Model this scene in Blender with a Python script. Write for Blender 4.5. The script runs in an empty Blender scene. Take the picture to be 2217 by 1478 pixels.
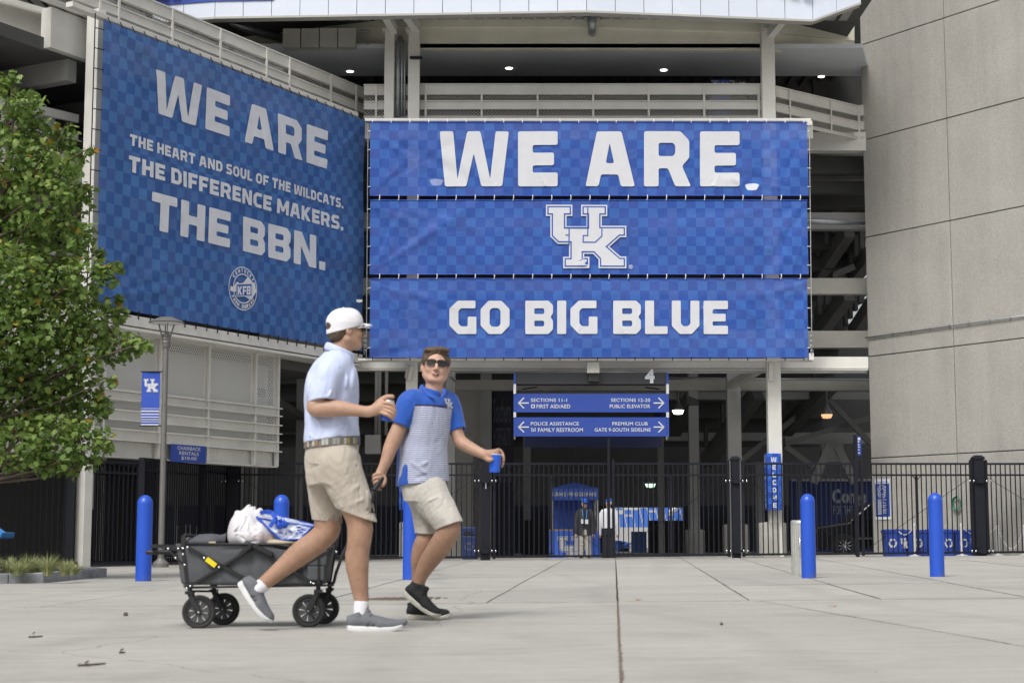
import bpy, bmesh, math, random
import numpy as np
from mathutils import Vector, Matrix, Quaternion
from mathutils.bvhtree import BVHTree
random.seed(7); np.random.seed(7)
SC = bpy.context.scene
COL = SC.collection
# ------------------------------------------------------------------ camera, sky, sun, exposure
F = 3650.0; CAM_H = 0.505; PITCH = math.atan(431.0/F)
cam_d = bpy.data.cameras.new('camera'); cam = bpy.data.objects.new('camera', cam_d); COL.objects.link(cam)
cam.location = (0, 0, CAM_H); cam.rotation_euler = (math.pi/2 + PITCH, 0, 0)
cam_d.sensor_width = 36.0; cam_d.lens = 36.0*F/2217.0; cam_d.clip_start = 0.05; cam_d.clip_end = 3000
cam_d.dof.use_dof = True; cam_d.dof.focus_distance = 40.0; cam_d.dof.aperture_fstop = 5.6
SC.camera = cam
SUN_EL, SUN_AZ = math.radians(52), math.radians(205)
w = bpy.data.worlds.new('World'); SC.world = w; w.use_nodes = True
wn, wl = w.node_tree.nodes, w.node_tree.links
sky = wn.new('ShaderNodeTexSky'); sky.sky_type = 'NISHITA'; sky.sun_disc = False
sky.sun_elevation = SUN_EL; sky.sun_rotation = SUN_AZ; sky.air_density = 1.0; sky.dust_density = 5.0; sky.ozone_density = 1.0
hs = wn.new('ShaderNodeHueSaturation'); hs.inputs['Saturation'].default_value = 0.25
wl.new(sky.outputs[0], hs.inputs['Color']); wl.new(hs.outputs[0], wn['Background'].inputs[0])
wn['Background'].inputs[1].default_value = 0.137
sd = bpy.data.lights.new('sun', 'SUN'); sd.energy = 1.75; sd.angle = math.radians(17); sd.color = (1, .985, .96)
sun = bpy.data.objects.new('sun', sd); COL.objects.link(sun)
# sun_rotation is measured from +Y towards +X; the lamp shines from that side (behind the camera, to its left)
sdir = Vector((math.sin(SUN_AZ)*math.cos(SUN_EL), math.cos(SUN_AZ)*math.cos(SUN_EL), math.sin(SUN_EL)))
sun.rotation_euler = sdir.to_track_quat('Z', 'Y').to_euler()
SC.view_settings.view_transform = 'Standard'; SC.view_settings.look = 'None'
SC.view_settings.exposure = 0.10; SC.view_settings.gamma = 1.0; SC.view_settings.use_curve_mapping = False
# ------------------------------------------------------------------ measuring helpers (photograph pixels -> world)
CP, SP = math.cos(PITCH), math.sin(PITCH)
SLOPE = 0.009                       # the plaza rises gently to the right
def gz(x): return SLOPE*x
def ray(px, py):
    u = (px-1108.5)/F; v = (739.0-py)/F
    return Vector((u, CP - v*SP, SP + v*CP))
CAM = Vector((0, 0, CAM_H))
def at(px, py, Y):
    d = ray(px, py); return CAM + d*(Y/d.y)
def G(px, py, lift=0.0):
    d = ray(px, py); t = (CAM_H - lift)/(SLOPE*d.x - d.z); return CAM + d*t
def atz(px, py, z):
    d = ray(px, py); return CAM + d*((z-CAM_H)/d.z)
def Xat(px, Y, py=1100): return at(px, py, Y).x
def Zat(py, Y, px=1108): return at(px, py, Y).z
# ------------------------------------------------------------------ materials
M = {}
def mat(name, col, rough=0.6, metal=0.0, var=0.0, vscale=3.0, bump=0.0, bscale=60.0, emit=None, trans=0.0, stretch=None, spec=0.5, sheen=0):
    m = bpy.data.materials.new(name); m.use_nodes = True
    n, l = m.node_tree.nodes, m.node_tree.links
    b = n['Principled BSDF']; b.inputs['Roughness'].default_value = rough; b.inputs['Metallic'].default_value = metal
    b.inputs['Specular IOR Level'].default_value = spec
    if sheen: b.inputs['Sheen Weight'].default_value = sheen
    c = (*col, 1); b.inputs['Base Color'].default_value = c
    tc = n.new('ShaderNodeTexCoord'); src = tc.outputs['Object']
    if stretch:
        mp = n.new('ShaderNodeMapping'); mp.inputs['Scale'].default_value = stretch; l.new(src, mp.inputs[0]); src = mp.outputs[0]
    if var > 0:
        nz = n.new('ShaderNodeTexNoise'); nz.inputs['Scale'].default_value = vscale; nz.inputs['Detail'].default_value = 6; nz.inputs['Roughness'].default_value = .65
        l.new(src, nz.inputs['Vector'])
        mx = n.new('ShaderNodeMix'); mx.data_type = 'RGBA'
        mx.inputs[6].default_value = (*[x*(1-var) for x in col], 1); mx.inputs[7].default_value = (*[min(1, x*(1+var)) for x in col], 1)
        rp = n.new('ShaderNodeMapRange'); rp.inputs[1].default_value = .3; rp.inputs[2].default_value = .7
        l.new(nz.outputs[0], rp.inputs[0]); l.new(rp.outputs[0], mx.inputs[0]); l.new(mx.outputs[2], b.inputs['Base Color'])
        r2 = n.new('ShaderNodeMapRange'); r2.inputs[3].default_value = max(0, rough-.1); r2.inputs[4].default_value = min(1, rough+.1)
        l.new(nz.outputs[0], r2.inputs[0]); l.new(r2.outputs[0], b.inputs['Roughness'])
    if bump > 0:
        n2 = n.new('ShaderNodeTexNoise'); n2.inputs['Scale'].default_value = bscale; n2.inputs['Detail'].default_value = 4
        l.new(src, n2.inputs['Vector']); bp = n.new('ShaderNodeBump'); bp.inputs['Strength'].default_value = bump; bp.inputs['Distance'].default_value = .01
        l.new(n2.outputs[0], bp.inputs['Height']); l.new(bp.outputs[0], b.inputs['Normal'])
    if emit: b.inputs['Emission Color'].default_value = (*emit[:3], 1); b.inputs['Emission Strength'].default_value = emit[3]
    M[name] = m; return m
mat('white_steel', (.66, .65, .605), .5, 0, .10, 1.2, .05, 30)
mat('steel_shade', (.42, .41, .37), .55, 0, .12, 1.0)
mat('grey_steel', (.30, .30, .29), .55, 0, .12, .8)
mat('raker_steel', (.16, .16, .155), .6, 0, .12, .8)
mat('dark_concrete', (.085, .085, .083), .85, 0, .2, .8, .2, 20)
mat('soffit', (.64, .67, .71), .7, 0, .08, .6)
mat('khaki_steel', (.74, .72, .61), .6, 0, .12, .7)
mat('fascia', (.66, .71, .80), .25, 0, .03, .5)
mat('blue_paint', (.02, .06, .36), .4)
mat('black_steel', (.009, .010, .016), .55, 0, .2, 3, .05, 60, spec=.25)
mat('galv', (.42, .44, .46), .4, .7, .15, 6)
mat('chrome', (.8, .8, .82), .2, 1)
mat('print_white', (.60, .61, .64), .7, 0, .04, 3)
mat('print_faded', (.66, .68, .73), .75, 0, .08, 3)
mat('print_blue', (.028, .085, .38), .6)
mat('sign_blue', (.024, .065, .33), .35, 0, .06, 1)
mat('sign_dark', (.012, .02, .09), .4)
mat('sign_black', (.035, .037, .042), .45, 0, .1, 1)
mat('bollard_blue', (.018, .085, .52), .33, 0, .06, 1.5, .03, 40)
def wear(name, sc_, lo_, hi_, amt):
    m = M[name]; n, l = m.node_tree.nodes, m.node_tree.links; b = n['Principled BSDF']; tc = [x for x in n if x.type == 'TEX_COORD'][0]
    mp = n.new('ShaderNodeMapping'); mp.inputs['Scale'].default_value = (1, 1, .35); l.new(tc.outputs['Object'], mp.inputs[0])
    nz = n.new('ShaderNodeTexNoise'); nz.inputs['Scale'].default_value = sc_; nz.inputs['Detail'].default_value = 10; nz.inputs['Roughness'].default_value = .75; l.new(mp.outputs[0], nz.inputs[0])
    sp = n.new('ShaderNodeSeparateXYZ'); l.new(tc.outputs['Object'], sp.inputs[0]); r0 = n.new('ShaderNodeMapRange'); r0.inputs[1].default_value = 0; r0.inputs[2].default_value = .16; r0.inputs[3].default_value = .16; r0.inputs[4].default_value = 0; l.new(sp.outputs[2], r0.inputs[0])
    ad = n.new('ShaderNodeMath'); ad.operation = 'ADD'; l.new(nz.outputs[0], ad.inputs[0]); l.new(r0.outputs[0], ad.inputs[1])
    r = n.new('ShaderNodeMapRange'); r.inputs[1].default_value = lo_; r.inputs[2].default_value = hi_; r.inputs[3].default_value = 0; r.inputs[4].default_value = amt; l.new(ad.outputs[0], r.inputs[0])
    mx = n.new('ShaderNodeMix'); mx.data_type = 'RGBA'; mx.inputs[7].default_value = (.12, .12, .13, 1); l.new(r.outputs[0], mx.inputs[0]); l.new(b.inputs['Base Color'].links[0].from_socket, mx.inputs[6]); l.new(mx.outputs[2], b.inputs['Base Color'])
wear('bollard_blue', 9, .60, .78, .6)
mat('white_plastic', (.72, .72, .72), .4)
mat('black_plastic', (.02, .02, .022), .4, 0, .1, 10)
mat('black', (.006, .006, .008), .6)
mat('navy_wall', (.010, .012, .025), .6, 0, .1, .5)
mat('tunnel_blue', (.05, .14, .38), .6)
mat('pedestal', (.36, .35, .32), .85, 0, .15, 3, .25, 60)
mat('lamp_lit', (1, 1, 1), .4, emit=(1, .93, .80, 5))
mat('lamp_soft', (1, 1, 1), .4, emit=(1, .92, .85, 1.6))
mat('lamp_cool', (1, 1, 1), .4, emit=(.85, 1, .85, 3))
mat('lamp_warm', (.9, .7, .5), .4, emit=(1, .55, .25, .9))
mat('lamp_green', (.5, .9, .6), .4, emit=(.7, 1, .75, 1.3))
mat('lamp_grey', (.18, .175, .165), .5, .3, .1, 5)
mat('yellow', (.75, .60, .01), .5)
mat('rust', (.15, .115, .095), .8, 0, .3, 8)
# tower concrete: fine aggregate speckle
def speckle(name, col, rough=.9):
    m = mat(name, col, rough, 0, .07, .7, .35, 90)
    n, l = m.node_tree.nodes, m.node_tree.links; b = n['Principled BSDF']
    base = b.inputs['Base Color'].links[0].from_socket
    tc = [x for x in n if x.type == 'TEX_COORD'][0]
    v = n.new('ShaderNodeTexNoise'); v.inputs['Scale'].default_value = 26; v.inputs['Detail'].default_value = 3; v.inputs['Roughness'].default_value = .8
    l.new(tc.outputs['Object'], v.inputs['Vector'])
    mr = n.new('ShaderNodeMapRange'); mr.inputs[1].default_value = .3; mr.inputs[2].default_value = .7; mr.inputs[3].default_value = .78; mr.inputs[4].default_value = 1.22
    l.new(v.outputs[0], mr.inputs[0])
    mp = n.new('ShaderNodeMapping'); mp.inputs['Scale'].default_value = (2.2, 2.2, .12); l.new(tc.outputs['Object'], mp.inputs[0])
    st = n.new('ShaderNodeTexNoise'); st.inputs['Scale'].default_value = 1.3; st.inputs['Detail'].default_value = 5; l.new(mp.outputs[0], st.inputs['Vector'])
    ms = n.new('ShaderNodeMapRange'); ms.inputs[1].default_value = .35; ms.inputs[2].default_value = .7; ms.inputs[3].default_value = 1.05; ms.inputs[4].default_value = .94
    l.new(st.outputs[0], ms.inputs[0])
    mm = n.new('ShaderNodeMath'); mm.operation = 'MULTIPLY'; l.new(mr.outputs[0], mm.inputs[0]); l.new(ms.outputs[0], mm.inputs[1])
    mx = n.new('ShaderNodeVectorMath'); mx.operation = 'SCALE'; l.new(base, mx.inputs[0]); l.new(mm.outputs[0], mx.inputs['Scale']); l.new(mx.outputs[0], b.inputs['Base Color'])
    return m
speckle('tower_concrete', (.375, .362, .330))
# expanded metal: strands with real holes (transparent between), UVs in metres
def mesh_mat(name, col, cw, ch, thr):
    m = mat(name, col, .55); n, l = m.node_tree.nodes, m.node_tree.links; b = n['Principled BSDF']
    uv = n.new('ShaderNodeUVMap'); sp = n.new('ShaderNodeSeparateXYZ'); l.new(uv.outputs[0], sp.inputs[0])
    def lin(a, c):
        x = n.new('ShaderNodeMath'); x.operation = 'MULTIPLY'; x.inputs[1].default_value = a; l.new(sp.outputs[0], x.inputs[0])
        y = n.new('ShaderNodeMath'); y.operation = 'MULTIPLY_ADD'; y.inputs[1].default_value = c; l.new(sp.outputs[1], y.inputs[0]); l.new(x.outputs[0], y.inputs[2])
        s = n.new('ShaderNodeMath'); s.operation = 'SINE'; l.new(y.outputs[0], s.inputs[0]); q = n.new('ShaderNodeMath'); q.operation = 'ABSOLUTE'; l.new(s.outputs[0], q.inputs[0]); return q
    a = lin(math.pi/cw, math.pi/ch); c = lin(math.pi/cw, -math.pi/ch)
    mn = n.new('ShaderNodeMath'); mn.operation = 'MINIMUM'; l.new(a.outputs[0], mn.inputs[0]); l.new(c.outputs[0], mn.inputs[1])
    g = n.new('ShaderNodeMath'); g.operation = 'GREATER_THAN'; g.inputs[1].default_value = thr; l.new(mn.outputs[0], g.inputs[0])
    tr = n.new('ShaderNodeBsdfTransparent'); mx = n.new('ShaderNodeMixShader'); l.new(g.outputs[0], mx.inputs[0]); l.new(b.outputs[0], mx.inputs[1]); l.new(tr.outputs[0], mx.inputs[2])
    l.new(mx.outputs[0], n['Material Output'].inputs[0]); return m
mesh_mat('mesh_parapet', (.40, .39, .36), .10, .085, .36)
mesh_mat('mesh_lower', (.66, .66, .63), .07, .12, .60)
# printed vinyl banner: checker of blues in UV metres, open weave lets a little through
def banner_mat(name, light, dark, purple, see=.12, sq=.262, fade=None):
    m = mat(name, light, .62, spec=.3); n, l = m.node_tree.nodes, m.node_tree.links; b = n['Principled BSDF']
    uv = n.new('ShaderNodeUVMap'); sc = n.new('ShaderNodeVectorMath'); sc.operation = 'SCALE'; sc.inputs['Scale'].default_value = 1/sq; l.new(uv.outputs[0], sc.inputs[0])
    ck = n.new('ShaderNodeTexChecker'); ck.inputs['Scale'].default_value = 1.0; l.new(sc.outputs[0], ck.inputs['Vector'])
    fl = n.new('ShaderNodeVectorMath'); fl.operation = 'FLOOR'; l.new(sc.outputs[0], fl.inputs[0])
    wh = n.new('ShaderNodeTexWhiteNoise'); wh.noise_dimensions = '2D'; l.new(fl.outputs[0], wh.inputs['Vector'])
    m1 = n.new('ShaderNodeMix'); m1.data_type = 'RGBA'; m1.inputs[6].default_value = (*dark, 1); m1.inputs[7].default_value = (*light, 1); l.new(ck.outputs['Fac'], m1.inputs[0])
    r = n.new('ShaderNodeMapRange'); r.inputs[1].default_value = .45; r.inputs[2].default_value = 1; r.inputs[3].default_value = 0; r.inputs[4].default_value = .55; l.new(wh.outputs[0], r.inputs[0])
    m2 = n.new('ShaderNodeMix'); m2.data_type = 'RGBA'; m2.inputs[7].default_value = (*purple, 1); l.new(r.outputs[0], m2.inputs[0]); l.new(m1.outputs[2], m2.inputs[6])
    # weathering
    nz = n.new('ShaderNodeTexNoise'); nz.inputs['Scale'].default_value = 1.1; nz.inputs['Detail'].default_value = 8; l.new(uv.outputs[0], nz.inputs['Vector'])
    mr = n.new('ShaderNodeMapRange'); mr.inputs[1].default_value = .3; mr.inputs[2].default_value = .7; mr.inputs[3].default_value = .88; mr.inputs[4].default_value = 1.12; l.new(nz.outputs[0], mr.inputs[0])
    vm = n.new('ShaderNodeVectorMath'); vm.operation = 'SCALE'; l.new(m2.outputs[2], vm.inputs[0]); l.new(mr.outputs[0], vm.inputs['Scale']); l.new(vm.outputs[0], b.inputs['Base Color'])
    n2 = n.new('ShaderNodeTexNoise'); n2.inputs['Scale'].default_value = 2.2; n2.inputs['Detail'].default_value = 5; n2.inputs['Distortion'].default_value = 1.5; l.new(uv.outputs[0], n2.inputs['Vector'])
    bp = n.new('ShaderNodeBump'); bp.inputs['Strength'].default_value = .35; bp.inputs['Distance'].default_value = .06; l.new(n2.outputs[0], bp.inputs['Height']); l.new(bp.outputs[0], b.inputs['Normal'])
    tr = n.new('ShaderNodeBsdfTransparent'); mx = n.new('ShaderNodeMixShader'); mx.inputs[0].default_value = see
    l.new(b.outputs[0], mx.inputs[1]); l.new(tr.outputs[0], mx.inputs[2]); l.new(mx.outputs[0], n['Material Output'].inputs[0]); return m
banner_mat('banner_main', (.042, .135, .46), (.027, .088, .38), (.062, .100, .37), .14)
banner_mat('banner_wing', (.070, .190, .46), (.040, .115, .355), (.08, .14, .37), .10)
# ------------------------------------------------------------------ mesh builder
class MB:
    def __init__(s): s.v = []; s.f = []; s.uv = None; s.mi = []
    def add(s, vs, fs, mi=0):
        k = len(s.v); s.v += [tuple(p) for p in vs]; s.f += [tuple(i+k for i in f) for f in fs]; s.mi += [mi]*len(fs); return s
    def hexa(s, p, mi=0):   # p: 4 bottom + 4 top
        return s.add(p, [(3, 2, 1, 0), (4, 5, 6, 7), (0, 1, 5, 4), (1, 2, 6, 5), (2, 3, 7, 6), (3, 0, 4, 7)], mi)
    def box(s, x0, x1, y0, y1, z0, z1, mi=0):
        return s.hexa([(x0, y0, z0), (x1, y0, z0), (x1, y1, z0), (x0, y1, z0), (x0, y0, z1), (x1, y0, z1), (x1, y1, z1), (x0, y1, z1)], mi)
    def bar(s, a, b, wx, wy, up=(0, 0, 1), mi=0, taper=1.0):     # rectangular bar between two points
        a, b = Vector(a), Vector(b); d = (b-a).normalized(); up = Vector(up)
        if abs(d.dot(up)) > .98: up = Vector((0, 1, 0))
        sx = d.cross(up).normalized()*wx/2; sy = sx.cross(d).normalized()*wy/2; t = taper
        return s.hexa([a-sx-sy, a+sx-sy, a+sx+sy, a-sx+sy, b-sx*t-sy*t, b+sx*t-sy*t, b+sx*t+sy*t, b-sx*t+sy*t], mi)
    def tube(s, pts, r, n=8, mi=0, cap=True):
        pts = [Vector(p) for p in pts]; rs = r if isinstance(r, (list, tuple)) else [r]*len(pts); vs = []; fs = []
        ref = None
        for i, p in enumerate(pts):
            d = (pts[min(i+1, len(pts)-1)] - pts[max(i-1, 0)]).normalized()
            if ref is None: ref = Vector((0, 0, 1)) if abs(d.z) < .9 else Vector((1, 0, 0))
            x = (ref - d*ref.dot(d)).normalized(); ref = x; y = d.cross(x)
            for k in range(n):
                a = 2*math.pi*k/n; vs.append(p + (x*math.cos(a) + y*math.sin(a))*rs[i])
        for i in range(len(pts)-1):
            for k in range(n): fs.append((i*n+k, i*n+(k+1) % n, (i+1)*n+(k+1) % n, (i+1)*n+k))
        if cap: fs += [tuple(range(n))[::-1], tuple((len(pts)-1)*n+k for k in range(n))]
        return s.add(vs, fs, mi)
    def lathe(s, prof, c=(0, 0, 0), n=24, mi=0, cap=True, axis='z', R=None):
        vs = []; fs = []; m = len(prof)
        for k in range(n):
            a = 2*math.pi*k/n
            for (r, z) in prof:
                q = Vector((r*math.cos(a), r*math.sin(a), z))
                if axis == 'y': q = Vector((q.x, q.z, q.y))
                if axis == 'x': q = Vector((q.z, q.x, q.y))
                if R is not None: q = R @ q
                vs.append(q + Vector(c))
        for k in range(n):
            for i in range(m-1):
                fs.append((k*m+i, ((k+1) % n)*m+i, ((k+1) % n)*m+i+1, k*m+i+1))
        if cap:
            fs.append(tuple(k*m for k in range(n))[::-1]); fs.append(tuple(k*m+m-1 for k in range(n)))
        return s.add(vs, fs, mi)
    def prism(s, poly, d, mi=0):         # poly: 3-D points; extruded along vector d
        n = len(poly); d = Vector(d); a = [Vector(p) for p in poly]; b = [p+d for p in a]
        return s.add(a+b, [tuple(range(n))[::-1], tuple(range(n, 2*n))] + [(i, (i+1) % n, n+(i+1) % n, n+i) for i in range(n)], mi)
def mesh_of(mb, name, org=(0, 0, 0), mats=None, smooth=False):
    me = bpy.data.meshes.new(name); o = Vector(org)
    me.from_pydata([(p[0]-o.x, p[1]-o.y, p[2]-o.z) for p in mb.v], [], mb.f)
    for m in (mats if isinstance(mats, (list, tuple)) else [mats]): me.materials.append(M[m] if isinstance(m, str) else m)
    if any(mb.mi): me.polygons.foreach_set('material_index', mb.mi)
    if smooth: me.polygons.foreach_set('use_smooth', [True]*len(me.polygons))
    if mb.uv is not None:
        u = me.uv_layers.new(name='UVMap')
        li = np.zeros(len(me.loops), dtype=np.int32); me.loops.foreach_get('vertex_index', li)
        u.data.foreach_set('uv', np.array(mb.uv, dtype=np.float32)[li].ravel())
    me.update(); return me
def fixn(me):
    bm = bmesh.new(); bm.from_mesh(me); bmesh.ops.recalc_face_normals(bm, faces=bm.faces); bm.to_mesh(me); bm.free(); return me
def org_of(p):
    while p.parent: p = p.parent
    return p.location
def obj(name, mb, mats, parent=None, org=None, smooth=False, fix=True, label=None, cat=None, group=None, kind=None, bevel=0):
    """one mesh object; as a part its vertices are relative to its thing's base, as a thing to its own base point"""
    if parent is not None: o_ = org_of(parent)
    elif org is not None: o_ = Vector(org)
    else:
        v = np.array(mb.v); o_ = Vector(((v[:, 0].min()+v[:, 0].max())/2, (v[:, 1].min()+v[:, 1].max())/2, v[:, 2].min()))
    me = mesh_of(mb, name, o_, mats, smooth)
    if fix: fixn(me)
    if smooth == 'auto':
        me.polygons.foreach_set('use_smooth', [True]*len(me.polygons)); me.set_sharp_from_angle(angle=math.radians(35))
    o = bpy.data.objects.new(name, me); COL.objects.link(o)
    if parent is not None: o.parent = parent
    else: o.location = o_
    if bevel:
        b = o.modifiers.new('bevel', 'BEVEL'); b.width = bevel; b.segments = 2; b.limit_method = 'ANGLE'
    return tag(o, label, cat, group, kind)
def tag(o, label=None, cat=None, group=None, kind=None):
    if label: o['label'] = label
    if cat: o['category'] = cat
    if group: o['group'] = group
    if kind: o['kind'] = kind
    return o
def thing(name, loc, label, cat, group=None):
    o = bpy.data.objects.new(name, None); COL.objects.link(o); o.location = loc; o.empty_display_size = .1
    return tag(o, label, cat, group)
def inst(name, me, parent, loc=(0, 0, 0), rot=(0, 0, 0), scale=(1, 1, 1)):
    """a part sharing mesh data; loc in world coordinates"""
    o = bpy.data.objects.new(name, me); COL.objects.link(o)
    o.location = Vector(loc) - org_of(parent); o.rotation_euler = rot; o.scale = scale; o.parent = parent; return o
def dup(root, loc, rotz=0, label=None, group=None):
    r = root.copy(); COL.objects.link(r); r.location = loc; r.rotation_euler = (0, 0, rotz)
    if label: r['label'] = label
    if group: r['group'] = group
    for ch in list(root.children):
        c = ch.copy(); COL.objects.link(c); c.parent = r
        for g in list(ch.children):
            d = g.copy(); COL.objects.link(d); d.parent = c
    return r
# ------------------------------------------------------------------ lettering
def offset_stroke(pl, t):
    """mitred quads along a polyline of thickness t"""
    P = [Vector((x, y)) for x, y in pl]; n = len(P); L = []; R = []
    for i in range(n):
        d0 = (P[i]-P[i-1]).normalized() if i else (P[1]-P[0]).normalized(); d1 = (P[i+1]-P[i]).normalized() if i < n-1 else d0
        n0 = Vector((-d0.y, d0.x)); n1 = Vector((-d1.y, d1.x)); m = n0+n1
        if m.length < .2: m = n0.copy()
        m.normalize(); k = min(1/max(m.dot(n0), .25), 2.2)
        L.append(P[i]+m*k*t/2); R.append(P[i]-m*k*t/2)
    return L, R
GO_ = {
 'A': (95, [[0,0,22,100,69,100,95,0,68,0,63,21.5,30,21.5,25,0], [39,42,46.5,79,55,42]]),
 'B': (86, [[0,0,0,100,72,100,86,86,86,62,78,51,86,40,86,14,72,0], [28,23,28,40,56,40,59,36,59,27,56,23], [28,60,28,77,56,77,59,73,59,64,56,60]]),
 'C': (78, [[24,0,0,24,0,76,24,100,78,100,78,77,36,77,28,69,28,31,36,23,78,23,78,0]]),
 'D': (86, [[0,0,0,100,62,100,86,76,86,24,62,0], [28,23,28,77,50,77,58,69,58,31,50,23]]),
 'E': (76, [[0,0,0,100,76,100,76,75,28,75,28,61,69,61,69,38,28,38,28,25,76,25,76,0]]),
 'F': (74, [[0,0,0,100,74,100,74,76,28,76,28,57,66,57,66,34,28,34,28,0]]),
 'G': (84, [[26,0,0,26,0,76,26,100,81,100,81,77,36,77,28,69,28,31,36,23,57,23,57,52,84,52,84,0]]),
 'H': (85, [[0,0,0,100,28,100,28,62,57,62,57,100,85,100,85,0,57,0,57,38,28,38,28,0]]),
 'I': (28, [[0,0,0,100,28,100,28,0]]),
 'K': (94, [[0,0,0,100,28,100,28,64,58,100,92,100,52,51,94,0,58,0,28,36,28,0]]),
 'L': (70, [[0,0,0,100,28,100,28,23,70,23,70,0]]),
 'M': (108, [[0,0,0,100,26,100,54,48,82,100,108,100,108,0,82,0,82,55,64,18,44,18,26,55,26,0]]),
 'N': (90, [[0,0,0,100,30,100,63,42,63,100,90,100,90,0,60,0,27,58,27,0]]),
 'O': (90, [[25,0,0,25,0,75,25,100,65,100,90,75,90,25,65,0], [35,22,28,30,28,70,35,78,55,78,62,70,62,30,55,22]]),
 'P': (86, [[0,0,0,100,70,100,86,84,86,46,70,30,28,30,28,0], [28,53,28,77,55,77,59,73,59,57,55,53]]),
 'R': (90, [[0,0,0,100,70,100,87,83,87,52,73,37,90,0,60,0,46,33,28,33,28,0], [28,55,28,79,56,79,60,74,60,60,56,55]]),
 'S': (80, [[0,0,0,23,48,23,53,28,53,34,48,40,16,40,0,58,0,82,18,100,76,100,76,77,32,77,27,72,27,66,32,60,64,60,80,42,80,17,62,0]]),
 'T': (82, [[27,0,27,75,0,75,0,100,82,100,82,75,55,75,55,0]]),
 'U': (86, [[24,0,0,24,0,100,28,100,28,31,36,23,50,23,58,31,58,100,86,100,86,24,62,0]]),
 'W': (133, [[10,0,0,100,26,100,34,13,53,100,78,100,97,13,107.5,100,133,100,120,0,80,0,65.5,60,51,0]]),
 'Y': (84, [[28,0,28,36,0,100,30,100,42,62,54,100,84,100,56,36,56,0]]),
 '.': (27, [[0,0,0,26,27,26,27,0]]),
}
def rounded(fl, r=3.6):
    P = [Vector((fl[i], fl[i+1])) for i in range(0, len(fl), 2)]; out = []; n = len(P)
    for i in range(n):
        p, a, b = P[i], P[i-1], P[(i+1) % n]; da, db = a-p, b-p; k = min(r, da.length*.45, db.length*.45); p0, p2 = p+da.normalized()*k, p+db.normalized()*k
        for t in (0, .5, 1): out.append(p0*(1-t)**2+p*2*t*(1-t)+p2*t*t)
    return out
def text_letters(txt, gap=.13, space=.36):
    """outlined heavy lettering with slightly rounded corners; one (verts, faces) per letter, whole line scaled to 0..1"""
    from mathutils.geometry import tessellate_polygon
    x = 0; L = []
    for ch in txt:
        if ch == ' ': x += space; continue
        w_, loops = GO_[ch]; pl = [[Vector((v.x/100, v.y/100, 0)) for v in rounded(fl)] for fl in loops]
        L.append((x, [v for l_ in pl for v in l_], [tuple(t) for t in tessellate_polygon(pl)])); x += w_/100+gap
    W_ = x-gap
    return [([((x0+v.x)/W_, v.y, 0) for v in vs], fs) for x0, vs, fs in L]
def stroke_text(txt, t=.27, gap=.13, space=.36):
    vs, fs = [], []
    for v, f in text_letters(txt, gap, space): k = len(vs); vs += v; fs += [tuple(i+k for i in q) for q in f]
    return vs, fs
def font_text(txt, bold=.02, xs=1.0, align=None):
    cu = bpy.data.curves.new('lettering', 'FONT'); cu.body = txt; cu.offset = bold; cu.resolution_u = 3; cu.space_character = 1.05
    o = bpy.data.objects.new('lettering', cu); COL.objects.link(o); bpy.context.view_layer.update()
    me = bpy.data.meshes.new_from_object(o.evaluated_get(bpy.context.evaluated_depsgraph_get()))
    v = np.array([p.co[:] for p in me.vertices]); fs = [tuple(p.vertices) for p in me.polygons]
    bpy.data.objects.remove(o); bpy.data.curves.remove(cu); bpy.data.meshes.remove(me)
    mn, mxx = v.min(0), v.max(0)
    return [((a-mn[0])/(mxx[0]-mn[0]), (b-mn[1])/(mxx[1]-mn[1]), 0) for a, b, c in v], fs
def flat_text(mb, tv, fn, mi=0, sub=0):
    vs, fs = tv
    if sub:
        bm = bmesh.new(); bv = [bm.verts.new(p) for p in vs]
        for f in fs:
            try: bm.faces.new([bv[i] for i in f])
            except ValueError: pass
        bmesh.ops.triangulate(bm, faces=bm.faces)
        for _ in range(sub): bmesh.ops.subdivide_edges(bm, edges=bm.edges, cuts=1, use_grid_fill=True)
        bm.verts.index_update(); vs = [v.co[:] for v in bm.verts]; fs = [tuple(v.index for v in f.verts) for f in bm.faces]; bm.free()
    mb.add([fn(*p) for p in vs], fs, mi)
UKOUT = [(891,52),(1018,52),(1018,106),(990,106),(990,155),(1086,155),(1086,106),(1060,106),(1060,52),(1186,52),(1186,106),(1160,106),(1160,152),(1278,152),(1278,207),(1248,207),(1196,253),(1250,300),(1278,300),(1278,357),(1144,357),(1144,315),(1118,288),(1075,288),(1075,302),(1100,302),(1100,357),(974,357),(974,302),(1002,302),(1002,240),(948,240),(912,205),(912,106),(891,106)]
def inset(poly, d):
    n = len(poly); out = []
    for i in range(n):
        p, a, b = Vector(poly[i]), Vector(poly[i-1]), Vector(poly[(i+1) % n])
        d0 = (p-a).normalized(); d1 = (b-p).normalized(); n0 = Vector((-d0.y, d0.x)); n1 = Vector((-d1.y, d1.x)); m = (n0+n1).normalized()
        out.append(tuple(p+m*d/max(m.dot(n0), .3)))
    return out
def poly_tris(poly):
    from mathutils.geometry import tessellate_polygon
    return [tuple(t) for t in tessellate_polygon([[Vector((x, y, 0)) for x, y in poly]])]
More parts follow.
